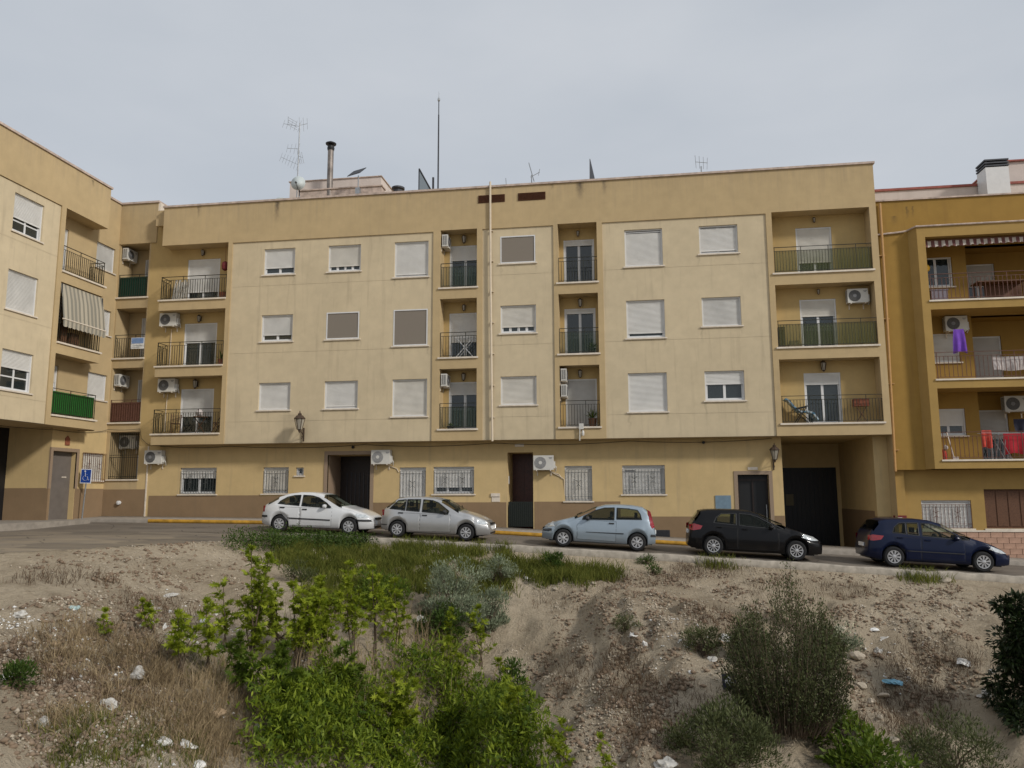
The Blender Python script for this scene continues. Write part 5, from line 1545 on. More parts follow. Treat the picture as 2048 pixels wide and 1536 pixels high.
sl.location = (-13.42, 0.0, 2.50); tag(sl, 'bronze lantern street lamp on the beige facade above the first grilled windows', 'street lamp', 'lantern street lamps on brackets')
s2 = copy_tree(sl); s2.location = (5.52, .70, 1.12); s2.scale = (.82,) * 3; tag(s2, 'weathered lantern street lamp beside the garage opening', 'street lamp', 'lantern street lamps on brackets')
mb = MB(); mb.box(-.09, .09, -.12, 0, .15, .38); mb.tube([(-.06, -.10, .15), (-.07, -.10, -.30)], .022, 6); mb.lathe([(.05, .0), (.06, .1), (.04, .2)], (.06, -.1, -.1), 'z', 8)
fl = empty('floodlight', (0, 0, 0), 'pale broken floodlight hanging under the lowest balcony with a spiky plant', 'floodlight')
mb.build('housing', M['ac_white'], fl)
fl.location = (-1.85, 0, 2.32)

# ------------------------------------------------------------------ roof furniture
def yagi(mb, base, ang, n=5, L=.9, tilt=0.25, w=.34):
    ca, sa = math.cos(ang), math.sin(ang)
    e = (base[0] + ca * L, base[1] + sa * L, base[2] + L * tilt)
    mb.bar(base, e, .014)
    for i in range(n):
        t = i / (n - 1)
        c = [base[k] + (e[k] - base[k]) * t for k in range(3)]
        ww = w * (1 - .3 * t)
        mb.bar((c[0] + sa * ww * .4, c[1] - ca * ww * .4, c[2] + ww), (c[0] - sa * ww * .4, c[1] + ca * ww * .4, c[2] - ww), .009)
an = empty('tv_antenna', (-14.72, 1.4, 12.1), 'tall grey mast with several television aerials above the pink roof hut', 'antenna')
mb = MB(); mb.tube([(-14.75, 1.4, 12.1), (-14.72, 1.4, 17.0)], .026, 8); mb.build('mast', M['metal'], an)
for (z, ang, n, L, tl) in ((16.85, 3.0, 5, .85, .30), (14.98, 2.9, 7, 1.0, .55), (15.75, 3.2, 4, .55, .1), (16.9, .2, 3, .35, .25), (15.4, -.3, 3, .25, -.5)):
    mb = MB(); yagi(mb, (-14.73, 1.4, z), ang, n, L, tl); mb.build('aerial', M['metal'], an)
mb = MB()
for k in range(4):
    zz = 17.0 + k * .12
    mb.bar((-15.28 - .0, 1.35, zz - .05), (-14.9, 1.5, zz - .26), .012)
mb.bar((-15.28, 1.35, 16.95), (-15.28, 1.35, 17.36), .012)
mb.build('reflector', M['metal'], an)
def dish(loc, r, yaw, tilt, label, mk='dish'):
    d = empty('satellite_dish', (0, 0, 0), label, 'satellite dish', 'satellite dishes on the roof')
    mb = MB(); prof = [(r, -.10), (r * .98, -.085), (r * .75, -.025), (r * .4, .02), (.02, .035)]
    mb.lathe([(a, b) for a, b in prof] , (0, 0, .62), 'y', 22); mb.build('reflector', M[mk], d, smooth=True)
    mb = MB(); mb.tube([(0, -.06, .62 - r * .95), (0, -.42, .62 - r * .3)], .014, 6); mb.lathe([(.035, -.46), (.05, -.40), (.035, -.36)], (0, 0, .62 - r * .28), 'y', 8); mb.build('feed_arm', M['metal_dark'], d)
    mb = MB(); mb.tube([(0, .10, 0), (0, .10, .70)], .025, 6); mb.bar((0, .10, .62), (0, .03, .62), .06); mb.build('stand', M['metal_dark'], d)
    d.location = loc; d.rotation_euler = (0, 0, yaw)
    return d
d = dish((-14.55, 1.15, 13.32), .33, .10, .2, 'pale round satellite dish on the tall aerial mast')
mb = MB(); mb.box(-.20, .20, -.115, -.105, .80, .835); mb.build('printed_strip', M['metal_dark'], d)
d.children[0]
mb = MB(); mb.tube([(-14.55, 1.25, 12.1), (-14.55, 1.25, 13.4)], .03, 6); o = mb.build('post', M['metal'], None); o.parent = d; o.matrix_parent_inverse = (Matrix.Translation((-14.55, 1.15, 13.32)) @ Matrix.Rotation(.10, 4, 'Z')).inverted()
dish((-15.45, 1.3, 12.35), .42, -.05, .2, 'pale satellite dish at the left corner of the roof hut')
fu = empty('flue_pipe', (-13.42, 2.0, 12.1), 'tall rusty flue pipe with black cap before the pink roof hut', 'flue pipe')
mb = MB(); mb.lathe([(.135, 12.1), (.135, 15.85)], (-13.42, 2.0, 0), 'z', 16); mb.build('pipe', M['flue'], fu)
mb = MB(); mb.lathe([(.15, 15.85), (.17, 15.95), (.15, 16.05), (.10, 16.06), (.10, 16.12), (.24, 16.14), (.25, 16.19), (.1, 16.27)], (-13.42, 2.0, 0), 'z', 16); mb.build('cap', M['black'], fu)
sp = empty('solar_panel', (-11.9, 1.6, 12.1), 'small tilted solar panel on a thin post beside the flue', 'solar panel')
mb = MB(); mb.tube([(-11.9, 1.6, 12.1), (-11.9, 1.6, 14.35)], .028, 6); mb.box(-12.0, -11.8, 1.5, 1.7, 13.25, 13.75); mb.build('post', M['metal'], sp)
mb = MB()
c = Vector((-11.95, 1.5, 14.50)); ux = Vector((.27, .07, .10)); uy = Vector((.08, .20, .20)); nz = ux.cross(uy).normalized() * .03
q = [c - ux - uy, c + ux - uy, c + ux + uy, c - ux + uy]
mb.add([tuple(p) for p in q] + [tuple(p - nz) for p in q], [(0, 1, 2, 3), (7, 6, 5, 4), (0, 4, 5, 1), (1, 5, 6, 2), (2, 6, 7, 3), (3, 7, 4, 0)]); mb.build('panel', M['metal_dark'], sp)
lr = empty('lightning_rod', (-8.27, 2.0, 12.1), 'very tall thin lightning rod mast on the long roof', 'lightning rod')
mb = MB(); mb.tube([(-8.27, 2.0, 12.1), (-8.27, 2.0, 15.5), (-8.27, 2.0, 17.2)], [.038, .036, .032], 8); mb.tube([(-8.27, 2.0, 17.2), (-8.27, 2.0, 18.0)], .022, 6); mb.tube([(-8.50, 2.0, 12.1), (-8.50, 2.0, 14.2)], .05, 6); mb.build('mast', M['metal_dark'], lr)
mb = MB(); mb.lathe([(.03, 17.85), (.06, 17.9), (.06, 17.98), (.012, 18.05), (.006, 18.35)], (-8.27, 2, 0), 'z', 8); mb.build('tip', M['metal'], lr)
tf = empty('triangle_frame', (-9.0, 1.8, 12.1), 'dark triangular glazed frame on the roof left of the lightning rod', 'roof frame')
mb = MB(); mb.bar((-9.0, 1.4, 12.9), (-9.0, 1.4, 14.40), .04); mb.bar((-9.0, 1.4, 14.40), (-8.45, 2.3, 13.3), .05); mb.bar((-9.0, 1.4, 12.9), (-8.45, 2.3, 13.0), .04); mb.build('frame', M['metal_dark'], tf)
mb = MB(); mb.add([(-9.0, 1.41, 12.9), (-8.46, 2.3, 13.0), (-8.46, 2.3, 13.3), (-9.0, 1.41, 14.38)], [(0, 1, 2, 3)]); mb.build('glazing', M['glass'], tf)
tp = empty('solar_panel', (-1.4, 1.8, 12.1), 'dark solar panel seen edge on above the right part of the roof', 'solar panel')
mb = MB(); mb.add([(-1.42, 1.5, 12.9), (-1.05, 2.6, 12.9), (-1.40, 1.6, 14.42), (-1.39, 1.53, 12.9), (-1.02, 2.63, 12.9), (-1.37, 1.63, 14.42)], [(0, 1, 2), (5, 4, 3), (0, 3, 4, 1), (1, 4, 5, 2), (2, 5, 3, 0)]); mb.build('panel', M['metal_dark'], tp)
mb = MB(); mb.bar((-1.3, 2.0, 12.1), (-1.38, 1.7, 13.6), .04); mb.build('stand', M['metal'], tp)
for (x, y, lab, s) in ((-3.95, 1.6, 'thin whip aerial with reflector above the louvred vents', 1.0), (3.35, 1.8, 'short pale aerial on the roof over the right windows', .8)):
    a = empty('tv_antenna', (x, y, 12.1), lab, 'antenna')
    mb = MB(); mb.tube([(x, y, 12.1), (x, y, 13.75 + .1 * s)], .025, 6); mb.build('mast', M['metal'], a)
    mb = MB()
    if s == 1.0:
        mb.bar((x - .12, y, 14.42), (x + .12, y - .1, 13.5), .03); mb.bar((x - .05, y, 13.75), (x + .35, y, 13.95), .02); mb.bar((x + .3, y, 13.8), (x + .36, y, 14.1), .02)
    else:
        for i in range(4): mb.bar((x - .22 + i * .15, y - .1, 13.72 - .03 * i), (x - .25 + i * .17, y - .1, 14.30 - .05 * i), .018)
        mb.bar((x - .24, y - .1, 14.0), (x + .26, y - .1, 13.92), .018)
    mb.build('aerial', M['metal'], a)
wd_ = empty('vent_housing', (-4.5, 1.8, 12.1), 'low pale vent box with a leaning wire on the roof above the louvres', 'vent box')
mb = MB(); mb.box(-4.9, -3.9, 1.6, 2.2, 12.1, 13.38); mb.build('casing', M['sill'], wd_)
mb = MB(); mb.bar((-5.05, 1.6, 12.9), (-5.10, 1.6, 13.78), .025); mb.build('wire', M['metal'], wd_)

# ------------------------------------------------------------------ street sign and cables
sg = empty('parking_sign', (0, 0, 0), 'blue wheelchair parking sign on a thin post by the left door', 'road sign')
mb = MB(); mb.tube([(0, .03, 0), (0.03, .03, 1.65)], .028, 8); mb.build('post', M['metal'], sg)
mb = MB(); mb.box(-.215, .245, -.01, .012, 1.48, 2.08); pn = mb.build('sign_panel', M['sign_white'], sg)
mb = MB(); mb.box(-.19, .22, -.014, -.0105, 1.51, 2.05); mb.build('sign_face', M['sign_blue'], pn)
mb = MB()
def ring(cx, cz, r, a0, a1, w, n=16):
    for i in range(n):
        t0, t1 = a0 + (a1 - a0) * i / n, a0 + (a1 - a0) * (i + 1) / n
        mb.bar((cx + r * math.cos(t0), -.017, cz + r * math.sin(t0)), (cx + r * math.cos(t1), -.017, cz + r * math.sin(t1)), w, .004)
mb.lathe([(.035, -.019), (.035, -.015)], (-.03, 0, 1.985), 'y', 12)
mb.bar((-.02, -.017, 1.94), (-.005, -.017, 1.76), .04, .004)
mb.bar((-.01, -.017, 1.85), (.08, -.017, 1.85), .026, .004)
mb.bar((-.01, -.017, 1.765), (.09, -.017, 1.765), .032, .004)
mb.bar((.085, -.017, 1.765), (.135, -.017, 1.61), .032, .004); mb.bar((.125, -.017, 1.612), (.165, -.017, 1.63), .026, .004)
ring(.0, 1.70, .105, 1.9, 6.0, .026)
mb.build('wheelchair_symbol', M['sign_white'], pn)
sg.location = (-22.62, -1.0, float(zr(-22.6)) + .22); sg.rotation_euler = (0, .03, .12)
def cable(label, pts, r=.010):
    mb = MB(); P = [Vector(p) for p in pts]; out = []
    for i in range(len(P) - 1):
        for k in range(6):
            t = k / 6; p = P[i].lerp(P[i + 1], t); p.z -= .10 * 4 * t * (1 - t) * min(1, (P[i + 1] - P[i]).length / 4)
            out.append(tuple(p))
    out.append(tuple(P[-1])); mb.tube(out, r, 5)
    return tag(mb.build('facade_cable', M['cable']), label, 'cable', 'black cables along the facades')
cable('black cable looping from the wing across the corner bay', [(XP - .3, -9, 2.62), (XL + .05, -2.5, 2.60), (XL + .05, .2, 2.74), (XL + .1, .62, 2.86), (-21.33, .64, 2.86), (-21.25, .66, 2.45), (-20.9, .66, 2.16), (-17, .66, 2.04)])
cable('black cable running under the overhang of the long block', [(-17, .66, 2.04), (-11, .66, 2.03), (-5.5, .66, 2.02), (0, .66, 2.03), (5.5, .66, 2.05)])

# ------------------------------------------------------------------ things on the balconies
def thing(name, label, cat, loc, group=None):
    return empty(name, loc, label, cat, group)
def pot_plant(loc, label, potm='terracotta', h=.28, r=.14, nl=26, ll=.32, lm='fig_dark', wide=.7):
    t = thing('plant_pot', label, 'potted plant', loc)
    x, y, z = loc
    mb = MB(); mb.lathe([(r * .72, z), (r, z + h * .9), (r * 1.08, z + h * .9), (r * 1.08, z + h), (r * .9, z + h), (r * .85, z + h * .92)], (x, y, 0), 'z', 14); mb.build('pot', M[potm], t)
    mb = MB()
    for i in range(nl):
        a = rng.uniform(0, 2 * PI); l = ll * rng.uniform(.6, 1.1); e = rng.uniform(.3, 1.35)
        d = Vector((math.cos(a) * math.cos(e) * wide, math.sin(a) * math.cos(e) * wide, math.sin(e)))
        p = Vector((x, y, z + h * .95)); s = d.cross(Vector((0, 0, 1))).normalized() * .018
        m_ = p + d * l * .6; q = p + d * l + Vector((0, 0, -.06 * l))
        mb.add([tuple(p - s * .6), tuple(p + s * .6), tuple(m_ + s), tuple(q), tuple(m_ - s)], [(0, 1, 2, 3, 4)])
    mb.build('foliage', M[lm], t)
    return t
Z0, Z1, Z2 = slab(0) + .014, slab(1) + .014, slab(2) + .014
pot_plant((-1.42, .30, Z0), 'spiky leaved plant in a dark pot on the low balcony with two stacked air conditioners', 'wood', .34, .17, 34, .55)
pot_plant((-17.42, .28, Z1), 'green plant in a red pot at the right end of the second balcony', 'terracotta', .26, .15, 22, .5)
pot_plant((-17.5, .35, Z2), 'plant in a clay pot behind the rail of the top left balcony', 'terracotta', .30, .2, 18, .22)
pot_plant((-7.2, .2, Z0), 'low bright green plant in a trough on the balcony left of the downpipe', 'black', .12, .16, 24, .2, 'lush', 1.3)
pot_plant((-1.40, .35, Z1), 'bushy plant on the balcony with net curtains', 'black', .25, .15, 30, .45)
# folding chair, table, rack, lounger ...
def folding_chair(loc, label, rz, m='wood'):
    t = thing('folding_chair', label, 'folding chair', (0, 0, 0), 'folding furniture on the lowest left balcony')
    for s in (-1, 1):
        mb = MB(); mb.bar((s * .20, -.22, 0), (s * .20, .22, .86), .028); mb.bar((s * .17, .24, 0), (s * .17, -.18, .45), .028); mb.build('leg', M[m], t)
    mb = MB()
    for i in range(5): mb.box(-.20, .20, -.19 + i * .085, -.12 + i * .085, .44, .46)
    mb.build('seat', M[m], t)
    mb = MB()
    for i in range(5): mb.bar((-.19, .13 + i * .021, .58 + i * .065), (.19, .13 + i * .021, .58 + i * .065), .035, .015)
    mb.build('backrest', M[m], t)
    t.location = loc; t.rotation_euler = (0, 0, rz)
folding_chair((-19.45, .35, Z0), 'wooden folding chair at the left of the lowest left balcony', .5)
folding_chair((-17.45, .32, Z0), 'wooden folding chair near the right end of the lowest left balcony', -1.4)
t = thing('folding_table', 'small folding table with crossed legs on the lowest left balcony', 'folding table', (-18.3, .32, Z0), 'folding furniture on the lowest left balcony')
mb = MB(); mb.lathe([(.30, Z0 + .70), (.30, Z0 + .725)], (-18.3, .32, 0), 'z', 18); mb.build('top', M['wood'], t)
for s in (-1, 1):
    mb = MB(); mb.bar((-18.3 - s * .24, .32 + s * .02, Z0), (-18.3 + s * .24, .32 + s * .02, Z0 + .70), .028); mb.build('leg', M['wood'], t)
t = tag(MB().lathe([(.05, Z0 + .727), (.12, Z0 + .80), (.15, Z0 + .92), (.10, Z0 + 1.02), (.03, Z0 + 1.06)], (-18.36, .32, 0), 'z', 12).build('flower_vase', M['cloth_white']), 'round pale vase on the small folding table', 'vase')
t = thing('foil_roll', 'shiny plastic wrapped bundle leaning behind the top left balcony rail', 'wrapped bundle', (-19.7, .3, Z2))
mb = MB()
for i in range(7):
    x = -19.95 + i * .10; mb.tube([(x, .35, Z2), (x + .10 + .03 * math.sin(i * 2), .45, Z2 + .95 + .06 * math.cos(i * 3))], .055, 7)
mb.build('wrap', simple('shiny_foil', (.55, .50, .42), .22, .5, var=.3, vs=9), t)
t = thing('red_lantern', 'red paper lantern hanging at the right end of the top left balcony', 'paper lantern', (-17.45, .25, slab(2) + 1.45))
mb = MB(); mb.lathe([(.03, -.22), (.13, -.15), (.15, 0), (.13, .15), (.03, .22)], (-17.45, .25, slab(2) + 1.5), 'z', 12); mb.tube([(-17.45, .25, slab(2) + 1.7), (-17.45, .25, slab(2) + 2.5)], .006, 4); mb.build('shade', M['red_plate'], t)
t = thing('drying_rack', 'white folding drying rack with crossed legs on the middle balcony', 'drying rack', (-6.6, .3, Z1))
for s in (-1, 1):
    for y in (.15, .5):
        mb = MB(); mb.bar((-6.62 - s * .36, y, Z1 + .01), (-6.62 + s * .36, y, Z1 + .84), .028); mb.build('leg', M['white'], t)
mb = MB()
for i in range(6): mb.bar((-7.0 + i * .15, .12, Z1 + .85), (-7.0 + i * .15, .55, Z1 + .85), .012)
mb.bar((-7.02, .14, Z1 + .85), (-6.22, .14, Z1 + .85), .02); mb.bar((-7.02, .53, Z1 + .85), (-6.22, .53, Z1 + .85), .02); mb.build('rack', M['white'], t)
t = thing('lounger', 'blue and white reclining lounger with black arms on the lowest right balcony', 'lounger', (6.3, .35, Z0))
prof = [(5.98, .92), (6.10, .86), (6.32, .58), (6.50, .42), (6.78, .42), (6.98, .36), (7.16, .10)]
for m_, o_ in (('plastic_blue', 0),):
    mb = MB(); v, f = [], []
    for (x, z) in prof:
        v += [(x, .16, Z0 + z), (x, .58, Z0 + z), (x + .03, .16, Z0 + z + .06), (x + .03, .58, Z0 + z + .06)]
    for i in range(len(prof) - 1):
        a, b = i * 4, i * 4 + 4
        f += [(a, b, b + 1, a + 1), (a + 2, a + 3, b + 3, b + 2), (a, a + 2, b + 2, b), (a + 1, b + 1, b + 3, a + 3)]
    f += [(0, 1, 3, 2), (24, 26, 27, 25)]
    mb.add(v, f)
    N = Nodes('blue_white_cloth'); N.b.inputs['Roughness'].default_value = .8
    N.l(N.ramp(N.noise(N.coord(), 7, 2), .45, .55, (.10, .26, .40, 1), (.55, .62, .66, 1)), N.b.inputs['Base Color'])
    mb.build('cushion', N.mat, t)
for y in (.13, .61):
    mb = MB(); mb.bar((6.30, y, Z0 + .55), (6.82, y, Z0 + .66), .045); mb.bar((6.42, y, Z0 + .5), (6.95, y, Z0), .03); mb.bar((6.75, y, Z0 + .62), (6.35, y, Z0), .03); mb.build('arm_frame', M['black'], t)
t = thing('plant_stand', 'brown planter box on a stand with crossed legs on the lowest right balcony', 'plant stand', (8.75, .3, Z0))
mb = MB(); mb.box(8.5, 9.05, .18, .45, Z0 + .62, Z0 + .90); mb.build('planter', M['terracotta'], t)
for s in (-1, 1):
    mb = MB(); mb.bar((8.78 - s * .2, .3 + s * .03, Z0), (8.78 + s * .2, .3 + s * .03, Z0 + .62), .025); mb.build('leg', M['wood'], t)
t = thing('dark_box', 'tall brown box standing behind the green screen of the middle right balcony', 'box', (6.0, .35, Z1))
mb = MB(); mb.box(5.88, 6.12, .2, .5, Z1, Z1 + .8); mb.box(5.87, 6.13, .19, .51, Z1 + .802, Z1 + .83); mb.build('casing', M['wood'], t)
t = tag(MB().box(6.25, 6.7, .2, .45, Z1, Z1 + .16).box(6.3, 6.62, .22, .42, Z1 + .161, Z1 + .28).build('cloth_heap', M['card']), 'low heap of cloth beside the tall box on the middle right balcony', 'cloth heap')
t = tag(MB().box(-22.06, -21.42, Yb - .012, Yb + .010, BS[1] + .42, BS[1] + .93).build('sale_poster', [M['paper']]), 'pale poster with blue heading tied to the bare railing of the corner bay', 'poster')
mb = MB(); mb.box(-22.03, -21.45, Yb - .018, Yb - .013, BS[1] + .66, BS[1] + .91); o = mb.build('blue_band', simple('poster_blue', (.20, .30, .52), .6)); pin(o, t)
mb = MB()
for i in range(7):
    x = -21.98 + i * .072; mb.bar((x, Yb - .021, BS[1] + .74 + .03 * math.sin(i * 2.1)), (x + .045, Yb - .021, BS[1] + .84 - .03 * math.cos(i * 1.7)), .018, .003)
mb.bar((-21.98, Yb - .016, BS[1] + .56), (-21.5, Yb - .016, BS[1] + .58), .03, .003); mb.bar((-21.98, Yb - .016, BS[1] + .49), (-21.6, Yb - .016, BS[1] + .50), .02, .003)
o = mb.build('printed_stroke', M['panel_blue']); pin(o, t)
# striped awning on the wing
aw = empty('awning', (XP + .1, -2.4, WS(1) + 1.9), 'beige and grey striped awning lowered over the middle balcony of the wing', 'awning')
N = Nodes('striped_awning_cloth'); N.b.inputs['Roughness'].default_value = .85
sep = N.n('ShaderNodeSeparateXYZ'); N.l(N.coord(), sep.inputs[0])
wv = N.math('FRACT', N.math('MULTIPLY', sep.outputs[1], 4.2))
N.l(N.mix(N.math('GREATER_THAN', wv, .55), (.43, .385, .30), (.24, .225, .185)), N.b.inputs['Base Color']); M['awning'] = N.mat
mb = MB(FP); v, f = [], []
n = 40
for i in range(n + 1):
    a = -3.66 + 2.52 * i / n
    for (d_, z_) in ((.06, WS(2) - .50), (-.08, WS(2) - 1.1), (-.19, WS(1) + .92)):
        v.append((a, d_ + .015 * math.sin(i * 1.3) * (z_ < WS(2) - .6), z_))
for i in range(n):
    for j in range(2): f.append((i * 3 + j, i * 3 + j + 1, i * 3 + j + 4, i * 3 + j + 3))
mb.add(v, f); mb.build('cloth', M['awning'], aw, smooth=True)
mb = MB(FP); v, f = [], []
for i in range(n + 1):
    a = -3.66 + 2.52 * i / n
    v += [(a, -.195, WS(1) + .90), (a, -.20 + .02 * math.sin(i * 1.7), WS(1) + .66 - .05 * abs(math.sin(i * PI / 4)))]
mb.add(v, [(2 * i, 2 * i + 1, 2 * i + 3, 2 * i + 2) for i in range(n)]); mb.build('valance', M['awning'], aw)
mb = MB(FP); mb.tube([(-3.68, -.19, WS(1) + .92), (-1.12, -.19, WS(1) + .92)], .03, 8); mb.build('front_bar', M['sill'], aw)
mb = MB(FP)
for a in (-3.6, -1.18): mb.tube([(a, .02, WS(2) - .52), (a, -.05, WS(1) + 1.5), (a, -.18, WS(1) + .92)], .018, 6)
mb.build('side_arm', M['metal_dark'], aw)
# dark clutter in the shade behind it
t = tag(MB().box(-22.75, -22.35, -2.7, -2.3, WS(1) + .02, WS(1) + .55).box(-22.7, -22.4, -3.2, -2.9, WS(1) + .02, WS(1) + .85).build('balcony_boxes', M['wood']), 'dark boxes in the shade under the striped awning', 'boxes')
# mustard block: awning edge, washing, racks
aw2 = empty('awning', (13, .0, 9.5), 'retracted brown and white striped awning with scalloped edge under the mustard lintel', 'awning')
N = Nodes('brown_white_stripes'); N.b.inputs['Roughness'].default_value = .85
sep = N.n('ShaderNodeSeparateXYZ'); N.l(N.coord(), sep.inputs[0])
wv = N.math('FRACT', N.math('MULTIPLY', sep.outputs[0], 4.0))
N.l(N.mix(N.math('GREATER_THAN', wv, .5), (.52, .47, .42), (.14, .055, .05)), N.b.inputs['Base Color'])
mb = MB(); v, f = [], []
n = 120
for i in range(n + 1):
    x = 11.36 + 5.6 * i / n
    v += [(x, .02, 9.50), (x, -.0 - .03 * math.sin(i * .9), 9.27 - .05 * abs(math.sin(i * PI / 5.3)) + .012 * (x - 11.4))]
mb.add(v, [(2 * i, 2 * i + 1, 2 * i + 3, 2 * i + 2) for i in range(n)]); mb.build('valance', N.mat, aw2)
mb = MB(); mb.tube([(11.36, .06, 9.50), (17, .06, 9.50)], .05, 8); mb.build('roller', M['wood'], aw2)
def cloth(name, label, cat, x0, x1, y, z0, z1, m, seed=0, taper=0.0, group='washing hung out on the mustard block'):
    r = random.Random(seed); n, k = 14, 8
    mb = MB(); v = []
    for i in range(n + 1):
        for j in range(k + 1):
            t, s = i / n, j / k
            xc = (x0 + x1) / 2; x = xc + (x0 + (x1 - x0) * t - xc) * (1 - taper * (1 - s) * .6)
            v.append((x, y + .045 * s * math.sin(t * 11 + seed) + .02 * math.sin(s * 5 + t * 3), z1 - (z1 - z0) * s * (1 + .05 * math.sin(t * 7 + seed))))
    f = [(i * (k + 1) + j, i * (k + 1) + j + 1, (i + 1) * (k + 1) + j + 1, (i + 1) * (k + 1) + j) for i in range(n) for j in range(k)]
    mb.add(v, f)
    return tag(mb.build(name, M[m], smooth=True), label, cat, group)
cloth('purple_shirt', 'bright purple shirt hanging below the air conditioner on the mustard block', 'washing', 12.02, 12.52, -.16, OS[1] + 1.0, OS[1] + 1.88, 'cloth_purple', 1, .5)
cloth('red_sheet', 'wide dark red cloth over a drying rack on the lowest mustard balcony', 'washing', 13.75, 14.65, .45, OS[0] + .22, OS[0] + .98, 'cloth_red', 2)
cloth('red_shirt', 'orange red garment left of the wide red cloth', 'washing', 12.92, 13.32, .30, OS[0] + .45, OS[0] + 1.10, 'cloth_red2', 3, .3)
cloth('pale_blanket', 'pale blanket over the rail of the middle mustard balcony', 'washing', 13.4, 14.6, -.05, OS[1] + .30, OS[1] + .82, 'cloth_white', 4)
cloth('dark_garment', 'dark garment hanging high near the frame edge on the lowest mustard balcony', 'washing', 14.35, 14.9, .9, OS[0] + 1.05, OS[0] + 1.55, 'cloth_dark', 5)
cloth('dark_cloth', 'dark brown cloth behind the top mustard balcony rail', 'washing', 13.6, 14.9, .6, OS[2] + .1, OS[2] + .85, 'wood', 6)
rk = thing('drying_rack', 'pale wing drying rack carrying the red washing', 'drying rack', (13.8, .4, OS[0]))
mb = MB()
for y in (.25, .55): mb.bar((12.9, y, OS[0] + 1.0), (14.9, y, OS[0] + .98), .015)
for x in (13.35, 13.6, 14.7): mb.bar((x, .25, OS[0] + .02), (x + .3, .55, OS[0] + .98), .02); mb.bar((x + .3, .25, OS[0] + .02), (x, .55, OS[0] + .98), .02)
mb.build('frame', M['metal'], rk)
bl = thing('hanging_globe', 'yellow round lamp globe hanging in the top mustard balcony', 'globe', (11.62, .7, OS[2] + 1.55))
mb = MB(); mb.lathe([(.02, -.16), (.11, -.11), (.155, 0), (.11, .11), (.02, .16)], (11.62, .7, OS[2] + 1.5), 'z', 14); mb.tube([(11.62, .7, OS[2] + 1.65), (11.62, .7, OS[2] + 2.45)], .008, 4); mb.build('globe', simple('yellow_globe', (.62, .36, .03), .5), bl)
tb = tag(MB().box(11.45, 12.05, -.05, .3, OS[2] + .02, OS[2] + .42).box(11.42, 12.08, -.07, .32, OS[2] + .421, OS[2] + .46).build('storage_box', simple('lilac_box', (.22, .19, .22), .6)), 'lilac grey storage box at the left of the top mustard balcony', 'box')
tt = thing('toy', 'small red and white toy figure in the left corner of the lowest mustard balcony', 'toy', (11.5, .1, OS[0]))
mb = MB(); mb.lathe([(.10, OS[0] + .02), (.13, OS[0] + .15), (.09, OS[0] + .32), (.03, OS[0] + .40)], (11.5, .1, 0), 'z', 10); mb.build('body', M['cloth_red2'], tt)
mb = MB(); mb.lathe([(.02, OS[0] + .36), (.08, OS[0] + .42), (.08, OS[0] + .50), (.02, OS[0] + .56)], (11.56, .02, 0), 'z', 10); mb.build('head', M['cloth_white'], tt)
br = tag(MB().bar((11.86, .1, OS[0] + .02), (11.76, .35, OS[0] + 1.05), .03).box(11.78, 11.98, .02, .10, OS[0] + .014, OS[0] + .12).build('broom', M['pink']), 'pale broom leaning behind the lowest mustard balcony rail', 'broom')
tbl = thing('garden_table', 'long pale table on the top mustard balcony', 'table', (13.9, .3, OS[2]))
mb = MB(); mb.box(13.2, 14.9, .1, .8, OS[2] + .72, OS[2] + .76); mb.build('top', M['wood'], tbl)
for x in (13.3, 14.8):
    mb = MB(); mb.bar((x, .2, OS[2]), (x, .2, OS[2] + .72), .04); mb.bar((x, .7, OS[2]), (x, .7, OS[2] + .72), .04); mb.build('leg', M['wood'], tbl)

# ------------------------------------------------------------------ vegetation
def fan(outline, cup=0.10):
    pts = [(0.42, 0.0, -0.04)] + [(x, y, cup * (abs(y) * 1.1) - .10 * x * x) for x, y in outline]
    n = len(outline)
    return np.array(pts), np.array([(0, 1 + i, 1 + (i + 1) % n) for i in range(n)])
half = [(0.02, .03), (-.05, .34), (.22, .14), (.42, .50), (.42, .12), (.78, .30), (.62, .08)]
T_FIG = fan(half + [(1.0, 0.0)] + [(x, -y) for x, y in reversed(half)])
T_OVAL = (np.array([(0, 0, 0), (.35, .22, .05), (1, 0, -.06), (.35, -.22, .05)]), np.array([(0, 2, 1), (0, 3, 2)]))
T_LANCE = (np.array([(0, 0, 0), (.45, .13, .02), (1, 0, -.05), (.45, -.13, .02)]), np.array([(0, 2, 1), (0, 3, 2)]))
def leaf_geo(C, D, S, T, roll=0.8, seed=0):
    """N leaves at C pointing along D with size S -> verts, tris"""
    r = np.random.RandomState(seed)
    P, Fc = T
    N = len(C)
    D = D / np.maximum(np.linalg.norm(D, axis=1, keepdims=True), 1e-6)
    up = np.tile([0, 0, 1.0], (N, 1)) + r.normal(0, roll * .5, (N, 3))
    Yv = np.cross(up, D); Yv /= np.maximum(np.linalg.norm(Yv, axis=1, keepdims=True), 1e-6)
    Zv = np.cross(D, Yv)
    V = C[:, None, :] + S[:, None, None] * (P[None, :, 0:1] * D[:, None, :] + P[None, :, 1:2] * Yv[:, None, :] + P[None, :, 2:3] * Zv[:, None, :])
    k = len(P)
    F2 = (Fc[None] + (np.arange(N) * k)[:, None, None]).reshape(-1, 3)
    return V.reshape(-1, 3), F2
def leaves(name, C, D, S, T, m, parent=None, roll=.8, seed=0):
    V, Fc = leaf_geo(np.asarray(C, float), np.asarray(D, float), np.asarray(S, float), T, roll, seed)
    return np_mesh(name, V, Fc, m, parent)

